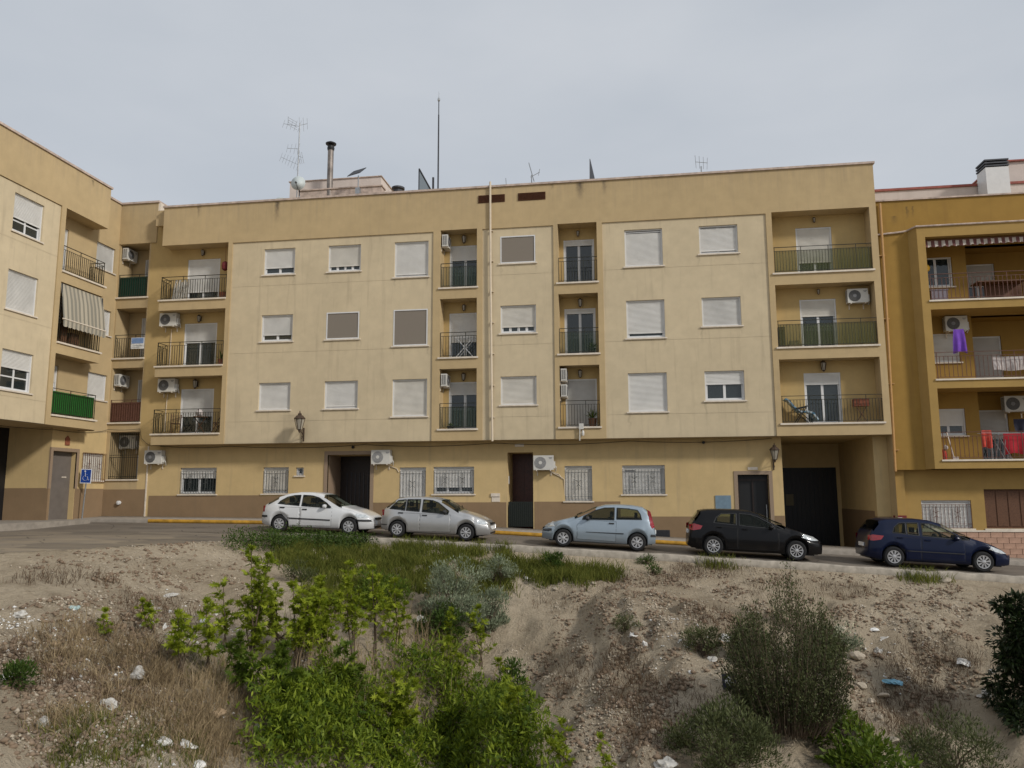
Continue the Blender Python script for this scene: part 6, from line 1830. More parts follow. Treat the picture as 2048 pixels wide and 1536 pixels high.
def sapling(px, py, hpx, label, seed, nst=3, spread=.35, ls=.19, dens=26, m='fig', lean=0.0, bare=.35, cat='fig sapling'):
    """upright many-stemmed sapling; foot seen at (px, py), hpx photo pixels tall"""
    r = np.random.RandomState(seed)
    x, y, z = look(px, py)
    dist = (Vector((x, y, z)) - camo.matrix_world.translation).dot(FW)
    H = hpx / 1559 * dist
    root = empty('fig_sapling', (x, y, z), label, cat, 'green saplings in the gully')
    C, D, S = [], [], []
    for s in range(nst):
        a = r.uniform(0, 2 * PI); h = H * (1 if s == 0 else r.uniform(.55, .95))
        ox, oy = spread * math.cos(a) * r.uniform(.4, 1), spread * math.sin(a) * r.uniform(.4, 1)
        if s == 0: ox, oy = lean, 0
        pts = []
        for t in np.linspace(0, 1, 8):
            w = .05 * math.sin(t * 5 + s)
            pts.append((x + ox * (t ** 1.3) + w * .6 + .03 * s, y + oy * (t ** 1.3) + w * .4, z - .05 + h * t))
        mb = MB(); mb2 = mb; r0 = .010 + .006 * H
        mb.tube(pts, [r0 * (1 - .75 * i / 7) for i in range(8)], 5)
        nbr = max(4, int(h * 6.5))
        for q in range(nbr):
            t = bare + (.97 - bare) * (q + r.uniform(0, .8)) / nbr
            i = min(6, int(t * 7)); u = t * 7 - i
            p = np.array(pts[i]) * (1 - u) + np.array(pts[i + 1]) * u
            an = r.uniform(0, 2 * PI); el = r.uniform(.1, .9)
            d = np.array([math.cos(an) * math.cos(el), math.sin(an) * math.cos(el), math.sin(el)])
            bl_ = h * r.uniform(.10, .26) * (1.25 - t)
            e = p + d * bl_
            if bl_ > .12: mb2.tube([tuple(p), tuple((p + e) / 2 + [0, 0, .01]), tuple(e)], [.007, .005, .003], 3, cap=False)
            for k in range(int(dens * .44) + 3):
                w = r.beta(2.2, 1.0); c0 = p + (e - p) * w
                an2 = r.uniform(0, 2 * PI); e2 = r.uniform(-.5, 1.0)
                d2 = np.array([math.cos(an2) * math.cos(e2), math.sin(an2) * math.cos(e2), math.sin(e2)]) + d * .5
                sz = ls * r.choice([.35, .55, .75, .95]) * r.uniform(.8, 1.1)
                C.append(c0 + d2 * sz * r.uniform(.1, .6)); D.append(d2 - [0, 0, r.uniform(0, .6)]); S.append(sz)
        for k in range(16):                                # tuft at the tip
            an = k * 2.4; el = r.uniform(.5, 1.2)
            d = np.array([math.cos(an) * math.cos(el), math.sin(an) * math.cos(el), math.sin(el)])
            C.append(np.array(pts[-1]) - [0, 0, .03]); D.append(d); S.append(ls * r.uniform(.5, .95))
        mb.build('stem', M['stem'], root)
    leaves('foliage', C, D, S, T_FIG, M[m], root, roll=1.9, seed=seed)
    return root

def bush(px, py, wpx, hpx, label, seed, n=1600, ls=.07, m='salt', T=T_LANCE, name='saltbush', cat='bush', up=.6, twig=26, group=None, depth=.9, flowers=0, blobs=None):
    """rounded shrub: foot at (px, py), wpx wide and hpx tall in photo pixels"""
    r = np.random.RandomState(seed)
    x, y, z = look(px, py)
    dist = (Vector((x, y, z)) - camo.matrix_world.translation).dot(FW)
    rx = wpx / 2 / 1559 * dist; H = hpx / 1559 * dist; ry = rx * depth
    root = empty(name, (x, y, z), label, cat, group)
    cl = []
    nb = blobs or 22
    for i in range(nb):
        a = r.uniform(0, 2 * PI); el = math.asin(r.uniform(-.05, 1)); q = r.uniform(.62, .98)
        cl.append((x + rx * q * math.cos(a) * math.cos(el), y + ry * q * math.sin(a) * math.cos(el), z + H * (.12 + .82 * q * math.sin(el)), r.uniform(.16, .34)))
    mb = MB()
    for i in range(twig):
        c = cl[i % nb]
        mid = (x + (c[0] - x) * .35 + r.normal(0, .03), y + (c[1] - y) * .35, z + (c[2] - z) * .55)
        mb.tube([(x + r.normal(0, .05), y + r.normal(0, .05), z - .05), mid, c[:3]], [.014, .010, .004], 4)
    mb.build('branch', M['stem'], root)
    n = int(n * 1.7); ls = ls * 1.15
    k = r.randint(0, nb, n)
    c = np.array(cl)[k]
    off = r.normal(0, 1, (n, 3)); off /= np.linalg.norm(off, axis=1, keepdims=True)
    rad = (r.uniform(0, 1, n) ** .45)[:, None] * c[:, 3:4] * min(1.6, max(.55, rx)) * 1.5
    C = c[:, :3] + off * rad * [1, 1, .85]
    C[:, 2] = np.maximum(C[:, 2], ground_h(C[:, 0], C[:, 1]) + .02)
    D = off * .8 + [0, 0, up] + r.normal(0, .3, (n, 3))
    leaves('foliage', C, D, ls * r.uniform(.6, 1.25, n), T, M[m], root, seed=seed)
    if flowers:
        i = r.choice(n, flowers); leaves('blossom', C[i] + off[i] * .05 + [0, 0, .05], np.tile([0, 0, 1.0], (flowers, 1)), np.full(flowers, .07), T_OVAL, M['flower'], root, seed=seed)
    return root

def broom(px, py, wpx, hpx, label, seed, nst=160, ls=.045, m='olive', name='broom_shrub', cat='shrub', lean=0, leafn=26, droop=.25):
    """wispy upright shrub of many thin twigs carrying small leaves"""
    r = np.random.RandomState(seed)
    x, y, z = look(px, py)
    dist = (Vector((x, y, z)) - camo.matrix_world.translation).dot(FW)
    rx = wpx / 2 / 1559 * dist; H = hpx / 1559 * dist
    root = empty(name, (x, y, z), label, cat)
    mb = MB(); C, D, S = [], [], []
    for s in range(nst):
        a = r.uniform(0, 2 * PI); q = math.sqrt(r.uniform(0, 1)); h = H * (1 - .5 * q * q) * r.uniform(.45, 1.05)
        ex, ey = x + rx * q * math.cos(a) + lean * h, y + rx * .8 * q * math.sin(a)
        bx_, by_ = x + (ex - x) * .55, y + (ey - y) * .55
        pts = []
        for t in np.linspace(0, 1, 6):
            pts.append((bx_ + (ex - bx_) * t ** .8 + r.normal(0, .015), by_ + (ey - by_) * t ** .8 + r.normal(0, .015), z - .03 + h * (t - droop * q * t * t * .6)))
        mb.tube(pts, [.011, .008, .006, .005, .004, .002], 3, cap=False)
        for k in range(leafn):
            t = r.uniform(.25, 1.0); i = min(4, int(t * 5)); u = t * 5 - i
            p = np.array(pts[i]) * (1 - u) + np.array(pts[i + 1]) * u
            d = np.array(pts[min(5, i + 1)]) - np.array(pts[i])
            d = d / (np.linalg.norm(d) + 1e-6) + r.normal(0, .55, 3)
            C.append(p + r.normal(0, .05, 3)); D.append(d); S.append(ls * r.uniform(.6, 1.4))
    mb.build('branch', M['stem'], root)
    leaves('foliage', C, D, S, T_OVAL, M[m], root, seed=seed)
    return root

def blades(name, label, cat, XY, hmin, hmax, m, seed=0, lean=.35, w=.006, ncl=1):
    r = np.random.RandomState(seed)
    XY = np.asarray(XY); N = len(XY)
    z = ground_h(XY[:, 0], XY[:, 1]) - .02
    h = r.uniform(hmin, hmax, N)
    a = r.uniform(0, 2 * PI, N); l = h * r.uniform(.05, lean * 2, N)
    b = r.uniform(0, 2 * PI, N); ww = w * r.uniform(.7, 1.5, N)
    P0 = np.stack([XY[:, 0], XY[:, 1], z], 1)
    tip = P0 + np.stack([np.cos(a) * l, np.sin(a) * l, h], 1)
    mid = P0 + np.stack([np.cos(a) * l * .3, np.sin(a) * l * .3, h * .55], 1)
    sd = np.stack([np.cos(b) * ww, np.sin(b) * ww, np.zeros(N)], 1)
    V = np.stack([P0 - sd, P0 + sd, mid + sd * .8, mid - sd * .8, tip], 1).reshape(-1, 3)
    i = (np.arange(N) * 5)[:, None]
    Fc = np.concatenate([i + [0, 1, 2], i + [0, 2, 3], i + [3, 2, 4]], 0)
    o = np_mesh(name, V, Fc, M[m])
    return tag(o, label, cat, kind='stuff')
def spread_px(boxes, n, seed):
    """random ground points inside photo regions (cx, cy, rx, ry, weight)"""
    r = np.random.RandomState(seed)
    W = np.array([b[4] for b in boxes], float); W /= W.sum()
    pts = []
    for b, wgt in zip(boxes, W):
        k = max(40, int(60 * wgt)) 
        out = []
        for i in range(k):
            a = r.uniform(0, 2 * PI); q = math.sqrt(r.uniform(0, 1))
            out.append(look(b[0] + b[2] * q * math.cos(a), b[1] + b[3] * q * math.sin(a))[:2])
        out = np.array(out)
        j = r.randint(0, k, int(n * wgt))
        pts.append(out[j] + r.normal(0, .16, (len(j), 2)))
    return np.concatenate(pts)

# ground cover and grasses
XY = spread_px([(610, 1094, 130, 13, 3), (530, 1096, 70, 10, 1), (690, 1094, 70, 12, 2)], 9500, 11)
r_ = np.random.RandomState(4); zz = ground_h(XY[:, 0], XY[:, 1])
keep = XY[:, 1] < -5.42; XY, zz = XY[keep], zz[keep]
C = np.stack([XY[:, 0], XY[:, 1], zz + r_.uniform(.02, .46, len(XY))], 1)
tag(leaves('ground_cover', C, r_.normal(0, 1, (len(XY), 3)) + [0, 0, .5], r_.uniform(.05, .11, len(XY)), T_OVAL, M['mat_green'], seed=4), 'dark green creeping ground cover below the white car', 'ground cover', kind='stuff')
blades('olive_grass', 'olive green tall grass on the bank below the kerb', 'grass', spread_px([(700, 1120, 130, 25, 3), (880, 1115, 150, 28, 3), (1030, 1140, 110, 25, 2.4), (1150, 1155, 95, 16, 1.8), (620, 1130, 80, 30, 1.6), (800, 1160, 120, 30, 1.6), (1440, 1132, 40, 6, .15), (1850, 1158, 50, 8, .2), (960, 1180, 60, 20, .5), (700, 1190, 90, 30, 1.2)], 30000, 12), .10, .40, 'grass_olive', 12, .45, .010)
blades('dry_grass', 'dry straw coloured grass in the lower left of the waste ground', 'grass', spread_px([(390, 1400, 130, 80, 3), (230, 1330, 130, 60, 2), (150, 1290, 90, 50, 1), (430, 1480, 90, 50, 2), (250, 1440, 170, 60, 1.2), (660, 1240, 40, 15, .3)], 9000, 13), .08, .36, 'grass_dry', 13, .75, .0042)
blades('green_grass', 'thin olive grass in the bottom left corner', 'grass', spread_px([(280, 1500, 150, 40, 2), (150, 1480, 80, 60, 1), (430, 1330, 60, 40, .5)], 2600, 17), .06, .22, 'grass_olive', 17, .7, .005)
blades('dead_weeds', 'brown dead weeds scattered over the bare slopes', 'dead weeds', spread_px([(1250, 1340, 60, 60, 1.2), (1420, 1260, 60, 50, 1), (1330, 1410, 80, 50, .8), (1130, 1345, 40, 50, .6), (1850, 1330, 110, 60, 1.4), (1820, 1430, 110, 60, 1.4), (300, 1250, 120, 60, 1), (250, 1370, 120, 60, 1), (80, 1330, 70, 60, .7), (1420, 1140, 90, 12, .7), (1600, 1180, 150, 20, .8), (1300, 1160, 100, 12, .6), (130, 1160, 100, 15, .4), (900, 1290, 80, 30, .6), (1300, 1480, 70, 40, .5), (1170, 1200, 120, 30, .4)], 15000, 14), .05, .26, 'grass_brown', 14, .6, .004)
# lush weeds filling the foot of the gully
XY = spread_px([(870, 1460, 190, 75, 5), (700, 1440, 100, 60, 2.0), (960, 1490, 120, 50, 2), (620, 1490, 90, 45, 1.4), (560, 1460, 50, 40, .6), (860, 1370, 100, 30, .8), (640, 1390, 80, 30, .4), (850, 1560, 260, 40, 2.5), (700, 1530, 150, 40, 1.6), (980, 1540, 110, 40, 1.6), (560, 1530, 60, 40, .7)], 32000, 15)
zz = ground_h(XY[:, 0], XY[:, 1]); r_ = np.random.RandomState(5)
lump = .50 + 1.35 * (fbm(XY[:, 0] * 1.1, XY[:, 1] * 1.1, 3) + .12)
hh = np.clip(lump, .15, 1.0) * r_.uniform(.05, 1, len(XY)) ** .6
C = np.stack([XY[:, 0], XY[:, 1], zz + hh], 1)
sel = r_.rand(len(XY)) < .88
tag(leaves('weeds', C[sel], r_.normal(0, .7, (sel.sum(), 3)) + [0, 0, .55], r_.choice([.05, .09, .13, .17], sel.sum()) * r_.uniform(.8, 1.1, sel.sum()), T_LANCE, M['lush'], seed=5), 'lush green weeds filling the foot of the gully', 'weeds', kind='stuff')
C2 = C[~sel]
tag(leaves('nettle_leaves', C2, r_.normal(0, 1, (len(C2), 3)) + [0, 0, .2], r_.uniform(.09, .17, len(C2)), T_FIG, M['fig_dark'], seed=6), 'broad dark leaves among the lush weeds of the gully', 'weeds', kind='stuff')

blades('dry_stalks', 'tall dry stalks standing among the lush weeds', 'dry stalks', spread_px([(680, 1400, 120, 60, 2), (860, 1400, 140, 50, 2), (620, 1330, 80, 40, 1), (820, 1300, 90, 30, 1)], 900, 18), .4, 1.25, 'grass_dry', 18, .25, .005)
# saplings, each one its own plant
SAP = [  # foot px, py, height px, label, stems, spread, leaf size, density, bare
    (498, 1330, 235, 'tallest green sapling with a bushy top standing above the kerb line at left', 4, .28, .17, 44, .22),
    (445, 1300, 130, 'sapling left of the tallest one with a bare lower stem', 2, .2, .16, 30, .35),
    (285, 1262, 62, 'small lone sapling highest up the left slope', 1, .1, .13, 20, .4),
    (212, 1285, 70, 'small leafy sapling farthest left on the bare slope', 2, .14, .13, 18, .3),
    (300, 1265, 60, 'short twiggy sapling beside a white scrap on the left slope', 2, .2, .13, 22, .3),
    (355, 1345, 118, 'broad leaved sapling over the dry grass at left', 3, .34, .18, 30, .45),
    (410, 1350, 150, 'slender sapling beside the red scrap', 2, .22, .17, 30, .42),
    (585, 1350, 180, 'sapling with several grey stems before the pale rubble', 6, .42, .17, 34, .42),
    (640, 1345, 190, 'wide spreading sapling in the middle of the thicket', 5, .40, .17, 36, .35),
    (700, 1345, 220, 'tall thin sapling with a yellow green tip near the olive grass', 3, .26, .16, 30, .40),
    (745, 1330, 195, 'thin sapling with a single tall stem right of the thicket middle', 2, .22, .16, 28, .42),
    (790, 1310, 150, 'bushy sapling below the grey green bush', 3, .36, .17, 30, .3),
    (550, 1290, 120, 'leafy sapling right behind the tallest one', 3, .3, .17, 34, .25),
    (960, 1335, 120, 'yellow green sapling right of the grey green bush on the bare mound edge', 2, .25, .17, 26, .2),
    (905, 1320, 100, 'low sapling at the foot of the grey green bush', 3, .4, .17, 26, .15),
    (480, 1400, 130, 'dark leaved sapling at the left edge of the lush weeds', 3, .4, .19, 34, .3),
    (570, 1440, 150, 'large leaved sapling in front of the grey stems', 4, .45, .20, 36, .3),
    (690, 1440, 150, 'sapling with broad leaves low in the thicket', 4, .45, .20, 36, .3),
    (1130, 1530, 90, 'bright sapling at the bottom edge below the bare mound', 3, .4, .17, 26, .1),
    (1205, 1560, 90, 'small bright sapling right of the one at the bottom edge', 2, .2, .15, 18, .1),
    (1040, 1500, 120, 'bright sapling at the right edge of the lush weeds', 3, .4, .17, 34, .15),
    (790, 1480, 130, 'sapling rising from the centre of the lush weeds', 4, .5, .19, 36, .2),
    (900, 1400, 120, 'sapling above the lush weeds below the grey green bush', 3, .42, .18, 30, .2),
    (1000, 1430, 110, 'sapling at the right flank of the gully', 3, .35, .17, 30, .15)]
for i, (px, py, h, lab, ns, spd, ls, de, ba) in enumerate(SAP):
    sapling(px, py, h, lab, 100 + i, ns, spd, ls, de, 'fig' if i not in (15, 16, 17) else 'fig_dark', bare=ba)

bush(905, 1258, 128, 150, 'large grey green bush in the middle of the bank', 41, 5200, .075, 'salt', up=.9, twig=60, blobs=34)
bush(982, 1262, 82, 82, 'smaller grey green bush joined to the large one on its right', 42, 2200, .08, 'salt', up=.9, blobs=20)
bush(1000, 1168, 70, 55, 'grey green bush among the grass right of the middle', 43, 1300, .07, 'salt', up=.8, blobs=14)
bush(1110, 1142, 42, 36, 'small dark green bush below the light blue car', 44, 700, .08, 'mat_green', T_OVAL, 'green_bush', blobs=10)
bush(1290, 1128, 26, 16, 'tiny dark tuft below the kerb right of the light blue car', 45, 240, .06, 'mat_green', T_OVAL, 'green_bush', blobs=6)
bush(1307, 1150, 22, 20, 'tiny green tuft under the dark one on the bank', 46, 220, .06, 'mat_green', T_OVAL, 'green_bush', blobs=6)
bush(1018, 1395, 60, 75, 'dark plant with cream flowers beside the bare mound', 47, 900, .08, 'mat_green', T_OVAL, 'flowering_plant', 'flowering plant', flowers=46, blobs=12)
bush(1410, 1310, 100, 62, 'low grey olive bush left of the dark wispy shrub', 48, 1500, .06, 'olive', up=.5, blobs=14)
bush(1255, 1258, 60, 22, 'flat grey green tuft across the bare mound', 49, 500, .06, 'olive', up=.3, blobs=8)
bush(1450, 1535, 210, 110, 'grey bush at the bottom edge left of the bright green plant', 50, 4200, .075, 'olive', up=.7, blobs=30)
bush(1910, 1545, 200, 120, 'pale grey green bush in the bottom right corner', 51, 3000, .07, 'olive', up=.7, blobs=26)
bush(760, 1215, 130, 70, 'dark green bush behind the saplings above the gully', 52, 2200, .08, 'fig_dark', T_OVAL, 'green_bush', blobs=18)
bush(600, 1165, 60, 40, 'grey olive bush below the creeping ground cover', 53, 900, .07, 'olive', blobs=10)
bush(880, 1280, 110, 70, 'dark undergrowth bush at the left foot of the large grey green bush', 54, 1500, .08, 'mat_green', T_OVAL, 'green_bush', blobs=14)
bush(30, 1370, 40, 30, 'small dark green clump at the far left edge', 55, 420, .07, 'mat_green', T_OVAL, 'green_bush', blobs=8)
bush(1690, 1300, 60, 50, 'pale flowering twigs at the right flank of the dark wispy shrub', 56, 700, .05, 'salt', T_OVAL, 'flowering_plant', 'flowering plant', flowers=60, blobs=12)
bush(1760, 1560, 190, 75, 'bright green leafy plant between the grey bushes at the bottom right', 57, 1100, .10, 'fig_dark', T_OVAL, 'green_bush', up=.4, blobs=20)
bush(1680, 1490, 120, 70, 'bright green leafy plant under the right flank of the dark wispy shrub', 58, 560, .10, 'fig_dark', T_OVAL, 'green_bush', up=.4, blobs=14)
broom(1575, 1460, 270, 300, 'big dark wispy shrub on the right slope', 61, 330, .045, 'olive_dark', leafn=90, droop=.25)
broom(1578, 1262, 62, 180, 'thin shoot rising above the kerb in front of the black car', 62, 26, .06, 'olive', leafn=40, name='tall_shoot', droop=.1)
broom(1500, 1330, 90, 140, 'paler wispy shrub at the left of the big dark one', 63, 120, .06, 'olive', leafn=40)
broom(1640, 1340, 110, 160, 'wispy shrub at the right of the big dark one', 64, 150, .06, 'olive', leafn=40)
# dark broad leaved tree at the right edge of the frame
def tree(px, py, wpx, hpx, label, seed):
    r = np.random.RandomState(seed)
    x, y, z = look(px, py)
    dist = (Vector((x, y, z)) - camo.matrix_world.translation).dot(FW)
    rx = wpx / 2 / 1559 * dist; H = hpx / 1559 * dist
    root = empty('small_tree', (x, y, z), label, 'tree')
    mb = MB(); mb.tube([(x, y, z - .1), (x + .03, y, z + H * .3), (x - .02, y, z + H * .6), (x, y, z + H * .9)], [.06, .05, .035, .01], 7)
    cl = []
    for i in range(44):
        a = r.uniform(0, 2 * PI); t = r.uniform(.05, 1); q = rx * r.uniform(.35, .95) * (1.0 - .45 * max(0, t - .6) / .4)
        c = (x + q * math.cos(a), y + q * math.sin(a), z + H * t)
        mb.tube([(x, y, z + H * t * .75), c], [.015, .004], 4, cap=False); cl.append((*c, r.uniform(.16, .32)))
    mb.build('trunk', M['stem'], root)
    n = 11000; c = np.array(cl)[r.randint(0, 44, n)]
    off = r.normal(0, 1, (n, 3)); off /= np.linalg.norm(off, axis=1, keepdims=True)
    C = c[:, :3] + off * (r.uniform(0, 1, n) ** .4)[:, None] * c[:, 3:4]
    leaves('crown', C, off + [0, 0, -.25] + r.normal(0, .3, (n, 3)), r.uniform(.08, .15, n), T_OVAL, M['dark_leaf'], root, seed=seed)
tree(2078, 1450, 165, 235, 'dark broad leaved tree at the right edge of the waste ground', 71)

# ------------------------------------------------------------------ rocks, rubble and litter
def rock(px, py, spx, label, seed, m='rock', flat=.6, name='rock', cat='rock', group=None):
    r = random.Random(seed)
    x, y, z = look(px, py)
    dist = (Vector((x, y, z)) - camo.matrix_world.translation).dot(FW)
    s = spx / 2 / 1559 * dist
    import bmesh
    bm = bmesh.new(); bmesh.ops.create_icosphere(bm, subdivisions=2, radius=1)
    ax = [(Vector((r.gauss(0, 1), r.gauss(0, 1), r.gauss(0, 1))).normalized(), r.uniform(.55, .95)) for _ in range(9)]
    for v in bm.verts:
        p = v.co.copy()
        for d, c in ax:
            k = p.dot(d)
            if k > c: p -= d * (k - c)
        v.co = Vector((p.x * s * r.uniform(.98, 1.02), p.y * s * .8, p.z * s * flat))
    me = bpy.data.meshes.new(name); bm.to_mesh(me); bm.free(); me.materials.append(M[m])
    o = bpy.data.objects.new(name, me); COL.objects.link(o)
    o.location = (x, y, z + s * flat * .25); o.rotation_euler = (r.uniform(-.3, .3), r.uniform(-.3, .3), r.uniform(0, 6))
    return tag(o, label, cat, group)
for i, a in enumerate([(1890, 1164, 30, 'long pale rock just below the kerb near the navy car', .45), (740, 1103, 26, 'pale rock poking out of the grass below the silver car', .5), (620, 1108, 40, 'pale flat rock in the grass below the ground cover', .35),
                       (1680, 1262, 34, 'pale slab shaped rock at the upper right of the dark wispy shrub', .5), (1715, 1318, 40, 'pale lump of rubble right of the dark wispy shrub', .6), (1722, 1372, 30, 'flat grey rock on the right hollow slope', .4),
                       (1742, 1405, 24, 'triangular pale rock in the right hollow', .6), (1765, 1392, 34, 'flat broken slab in the right hollow', .3), (1760, 1437, 14, 'small round pale stone under the right hollow', .8), (1785, 1484, 34, 'pale angular block near the bottom right', .5),
                       (1308, 1466, 22, 'pale stone low on the bare mound', .5), (1303, 1412, 16, 'whitish flat stone on the bare mound slope', .4), (1280, 1455, 14, 'small tan stone left of the pale one on the mound', .6), (1970, 1412, 26, 'flat pale stone at the foot of the dark tree', .4),
                       (1350, 1275, 18, 'small pale rock by the strewn scraps on the mound', .6), (100, 1345, 16, 'pale stone among the rubble at far left', .6), (1110, 1180, 14, 'little pale stone at the crest of the bare mound', .5), (1188, 1168, 16, 'flat white stone below the grass at the mound crest', .4)]):
    rock(a[0], a[1], a[2], a[3], 200 + i, flat=a[4])
def pebbles(name, label, boxes, n, smin, smax, m, seed):
    XY = spread_px(boxes, n, seed); r = np.random.RandomState(seed); N = len(XY)
    z = ground_h(XY[:, 0], XY[:, 1]); s = r.uniform(smin, smax, N) * r.uniform(.5, 1, N)
    oct_ = np.array([(1, 0, 0), (0, 1, 0), (-1, 0, 0), (0, -1, 0), (0, 0, .7), (0, 0, -.7)], float)
    Fo = np.array([(0, 1, 4), (1, 2, 4), (2, 3, 4), (3, 0, 4), (1, 0, 5), (2, 1, 5), (3, 2, 5), (0, 3, 5)])
    sc = r.uniform(.5, 1.3, (N, 6, 1)); a = r.uniform(0, 6.3, N)
    P = oct_[None] * sc * s[:, None, None]
    X = P[..., 0] * np.cos(a)[:, None] - P[..., 1] * np.sin(a)[:, None]; Yy = P[..., 0] * np.sin(a)[:, None] + P[..., 1] * np.cos(a)[:, None]
    V = np.stack([X + XY[:, 0:1], Yy + XY[:, 1:2], P[..., 2] + z[:, None] + s[:, None] * .2], -1).reshape(-1, 3)
    Fc = (Fo[None] + (np.arange(N) * 6)[:, None, None]).reshape(-1, 3)
    tag(np_mesh(name, V, Fc, M[m]), label, 'rubble', kind='stuff')
ALLG = [(1250, 1300, 230, 130, 2.4), (1400, 1200, 250, 50, 1.2), (1800, 1300, 170, 130, 1.6), (150, 1300, 170, 110, 2), (200, 1450, 200, 80, 2), (350, 1200, 200, 60, 1), (1250, 1450, 120, 80, 1), (1850, 1210, 160, 40, .7), (300, 1130, 250, 30, .5), (1500, 1150, 400, 20, .6), (230, 1086, 230, 8, .8)]
pebbles('pebbles', 'tan pebbles and clods strewn over the waste ground', ALLG, 8000, .012, .055, 'rock', 21)
M['clod'] = simple('brown_clod', (0.22, 0.16, 0.11), 0.95, var=.3)
pebbles('clods', 'brown earth clods on the slopes', ALLG, 9500, .015, .085, 'clod', 22)
pebbles('paper_scraps', 'tiny white scraps of litter among the stones', [(150, 1300, 160, 90, 2), (260, 1450, 180, 70, 2.4), (1330, 1270, 70, 60, 1), (1700, 1300, 200, 100, 1), (330, 1230, 60, 50, 1), (600, 1320, 30, 20, .5), (90, 1260, 90, 40, 1.4), (420, 1260, 60, 40, .8)], 850, .015, .055, 'paper', 23)
def bag(px, py, wpx, hpx, label, seed, m='paper', name='plastic_bag', cat='litter'):
    r = random.Random(seed); x, y, z = look(px, py)
    dist = (Vector((x, y, z)) - camo.matrix_world.translation).dot(FW)
    sx, sz = wpx / 2 / 1559 * dist, hpx / 1559 * dist
    import bmesh
    bm = bmesh.new(); bmesh.ops.create_icosphere(bm, subdivisions=3, radius=1)
    fs = [(Vector((r.gauss(0, 1), r.gauss(0, 1), r.gauss(0, 1))) * 3.2, r.uniform(0, 6)) for _ in range(7)]
    for v in bm.verts:
        d = v.co.copy()
        k = 1 + sum(.085 * math.sin(d.dot(w) + p) for w, p in fs) - .16 * abs(math.sin(d.dot(fs[0][0]) * 1.7))
        v.co = Vector((d.x * sx * k, d.y * sx * .8 * k, max(-.1, d.z * k) * sz * .62))
    me = bpy.data.meshes.new(name); bm.to_mesh(me); bm.free(); me.materials.append(M[m])
    o = bpy.data.objects.new(name, me); COL.objects.link(o)
    o.location = (x, y, z - sz * .14); o.rotation_euler = (r.uniform(-.25, .25), r.uniform(-.25, .25), r.uniform(-.6, .6))
    return tag(o, label, cat, 'litter on the waste ground')
def sheet(px, py, wpx, hpx, label, seed, m='paper', name='paper_sheet', cat='litter'):
    r = random.Random(seed); x, y, z = look(px, py)
    dist = (Vector((x, y, z)) - camo.matrix_world.translation).dot(FW)
    w, h = wpx / 1559 * dist, hpx / 1559 * dist * 1.6
    n = 6; v = []
    ph = r.uniform(0, 6)
    for dz in (0, -.006):
        for i in range(n + 1):
            for j in range(n + 1):
                a, b = i / n - .5, j / n - .5
                v.append((a * w, b * h, dz + .12 * w * math.sin(a * 5 + ph) + .10 * h * math.cos(b * 6 + ph) + r.uniform(-.01, .01) * (dz == 0)))
    k = (n + 1) ** 2; f = []
    for i in range(n):
        for j in range(n):
            q = [i * (n + 1) + j, (i + 1) * (n + 1) + j, (i + 1) * (n + 1) + j + 1, i * (n + 1) + j + 1]
            f.append(tuple(q)); f.append(tuple(k + t for t in reversed(q)))
    o = MB().add(v, f).build(name, M[m], smooth=False)
    o.location = (x, y, z + .06); o.rotation_euler = (.55 + r.uniform(-.2, .2), r.uniform(-.3, .3), r.uniform(-.5, .5))
    return tag(o, label, cat, 'litter on the waste ground')
bag(147, 1218, 28, 16, 'pale teal plastic bag on the left slope', 1, 'plastic_teal')
bag(275, 1352, 52, 42, 'large crumpled whitish bag half buried in the dry grass', 2, 'plastic_bag')
bag(215, 1412, 40, 26, 'pale grey bag below the large whitish one', 3, 'plastic_bag')
bag(325, 1487, 44, 24, 'white and lilac torn bag near the bottom left', 4, 'paper')
bag(374, 1492, 34, 18, 'white bag right of the lilac torn one', 5, 'paper')
bag(12, 1358, 26, 24, 'white bag at the far left edge', 6, 'paper')
bag(395, 1528, 34, 18, 'bluish white bag at the bottom edge left', 7, 'paper')
bag(40, 1232, 30, 18, 'whitish rag on the left edge slope', 8, 'plastic_bag')
bag(404, 1244, 18, 14, 'small white bag by the red scrap', 9, 'paper')
bag(419, 1268, 16, 18, 'faded red scrap among the sapling stems', 10, 'plastic_red')
bag(330, 1258, 13, 16, 'upright white scrap beside the short twiggy sapling', 11, 'paper')
bag(340, 1192, 34, 10, 'grey white rubble bag under the small lone sapling', 12, 'plastic_bag')
sheet(432, 1434, 34, 14, 'creamy torn card in the dry grass at left', 13, 'card', 'cardboard')
bag(512, 1458, 18, 14, 'little grey white bag at the edge of the lush weeds', 14, 'paper')
bag(88, 1452, 30, 30, 'crumpled pale rag on the lower left slope', 15, 'plastic_bag')
sheet(110, 1296, 20, 8, 'short pale board on the far left rubble', 16, 'card', 'cardboard')
bag(608, 1300, 34, 36, 'pale rubble bag behind the grey stems', 17, 'plastic_bag')
bag(590, 1278, 20, 18, 'white bag behind the grey stems', 18, 'paper')
bag(1055, 1158, 14, 9, 'white scrap in the grass right of the middle', 19, 'paper')
bag(1290, 1292, 16, 22, 'strewn white scrap on the mound, lowest of its row', 20, 'paper')
bag(1268, 1270, 20, 8, 'strewn white scrap on the mound, above the other', 21, 'paper')
bag(1448, 1278, 36, 22, 'white and blue bag at the left edge of the dark wispy shrub', 22, 'paper')
bag(1425, 1322, 22, 18, 'dirty white scrap under the low grey olive bush', 23, 'plastic_bag')
bag(1790, 1368, 40, 14, 'light blue plastic wrapper in the right hollow', 24, 'plastic_blue')
sheet(1928, 1332, 24, 9, 'flat white board left of the dark tree', 25, 'paper')
bag(1757, 1308, 18, 20, 'grey white scrap in the dead weeds right of the shrub', 26, 'plastic_bag')
bag(1770, 1278, 26, 8, 'pale torn strip above the grey white scrap', 27, 'plastic_bag')
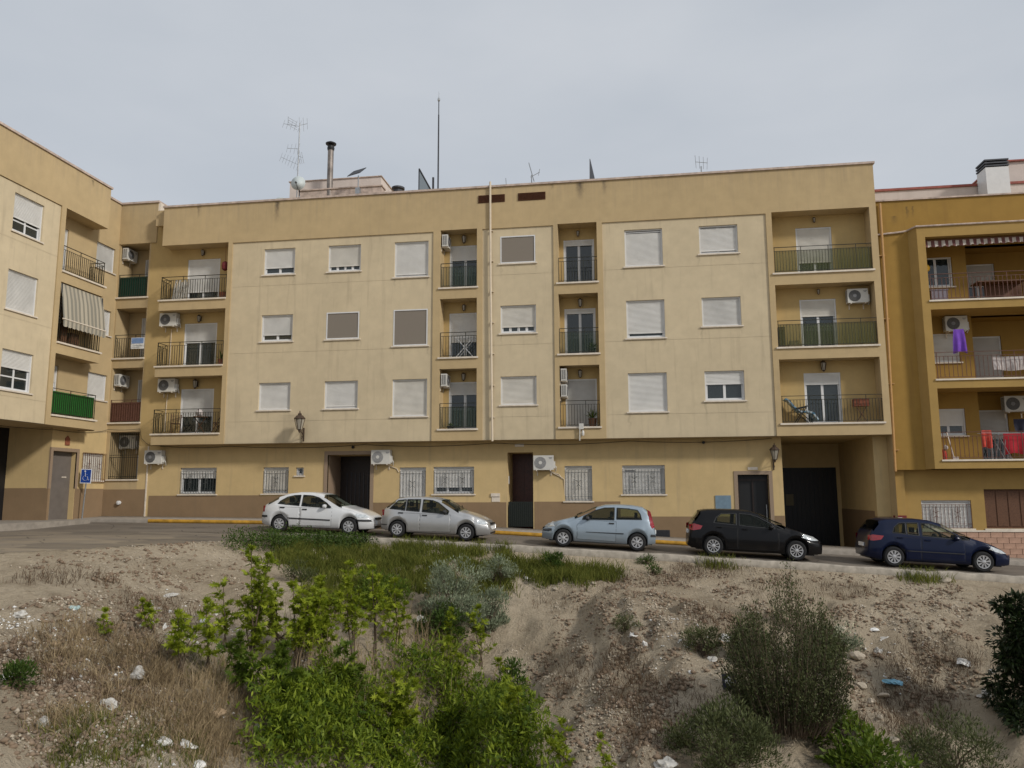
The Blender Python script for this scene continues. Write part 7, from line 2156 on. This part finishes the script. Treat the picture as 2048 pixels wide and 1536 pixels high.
bag(1745, 1260, 22, 7, 'white fragments on the upper right slope', 28, 'paper')
bag(1382, 1346, 14, 9, 'white scrap in the middle of the bare slope', 29, 'paper')
bag(1330, 1530, 60, 26, 'grey dirty bag at the bottom edge below the mound', 30, 'plastic_bag')
bag(1985, 1345, 14, 10, 'pale scrap under the dark tree', 31, 'plastic_bag')
bag(1970, 1395, 30, 20, 'broken pale rubble by the dark tree foot', 32, 'plastic_bag')
bag(1640, 1108, 10, 6, 'white scrap on the road edge before the black car', 33, 'paper')
bag(840, 1240, 26, 18, 'whitish bag at the left of the large grey green bush', 34, 'plastic_bag')
bag(890, 1128, 14, 14, 'pale ball shaped scrap on top of the large grey green bush', 35, 'plastic_bag')
o = look(1460, 1378)
pl_ = empty('tin_lid', o, 'round white lid on a dark square scrap left of the dark shrub', 'litter', 'litter on the waste ground')
mb = MB(); mb.box(-.13, .13, -.02, .0, -.02, .26); mb.build('backing', M['cloth_dark'], pl_).location = (0, 0, 0)
mb = MB(); mb.lathe([(.075, -.035), (.085, -.024)], (0, 0, .12), 'y', 18); mb.build('lid', M['paper'], pl_)
for ch in pl_.children: ch.matrix_parent_inverse = Matrix.Identity(4)
pl_.rotation_euler = (-.35, 0, .1)
br_ = empty('dead_branch', look(500, 1280), 'dead grey branch lying across the gully between the saplings', 'branch')
a, b, c = Vector(look(515, 1245)), Vector(look(560, 1300)), Vector(look(605, 1322))
mb = MB(); mb.tube([tuple(a + Vector((0, 0, .12))), tuple(b + Vector((0, 0, .22))), tuple(c + Vector((0, 0, .10)))], [.02, .035, .028], 7); mb.build('bough', M['stem'], br_)
mb = MB(); mb.tube([tuple(b + Vector((0, 0, .22))), tuple(b + Vector((.25, .1, .45)))], [.018, .006], 5); mb.build('twig', M['stem'], br_)
for (p, q, lab) in (((0, 1310), (50, 1335), 'thin dark branch lying at the far left edge'), ((240, 1232), (300, 1300), 'thin grey branch across the left slope'), ((1480, 1400), (1520, 1450), 'pale stick on the bare slope left of the dark shrub')):
    a, b = Vector(look(*p)) + Vector((0, 0, .05)), Vector(look(*q)) + Vector((0, 0, .05))
    m_ = (a + b) / 2 + Vector((.05, 0, .08))
    tag(MB().tube([tuple(a), tuple(m_), tuple(b)], [.012, .018, .010], 6).build('dead_branch', M['stem' if 'pale' not in lab else 'stem_pale']), lab, 'branch')
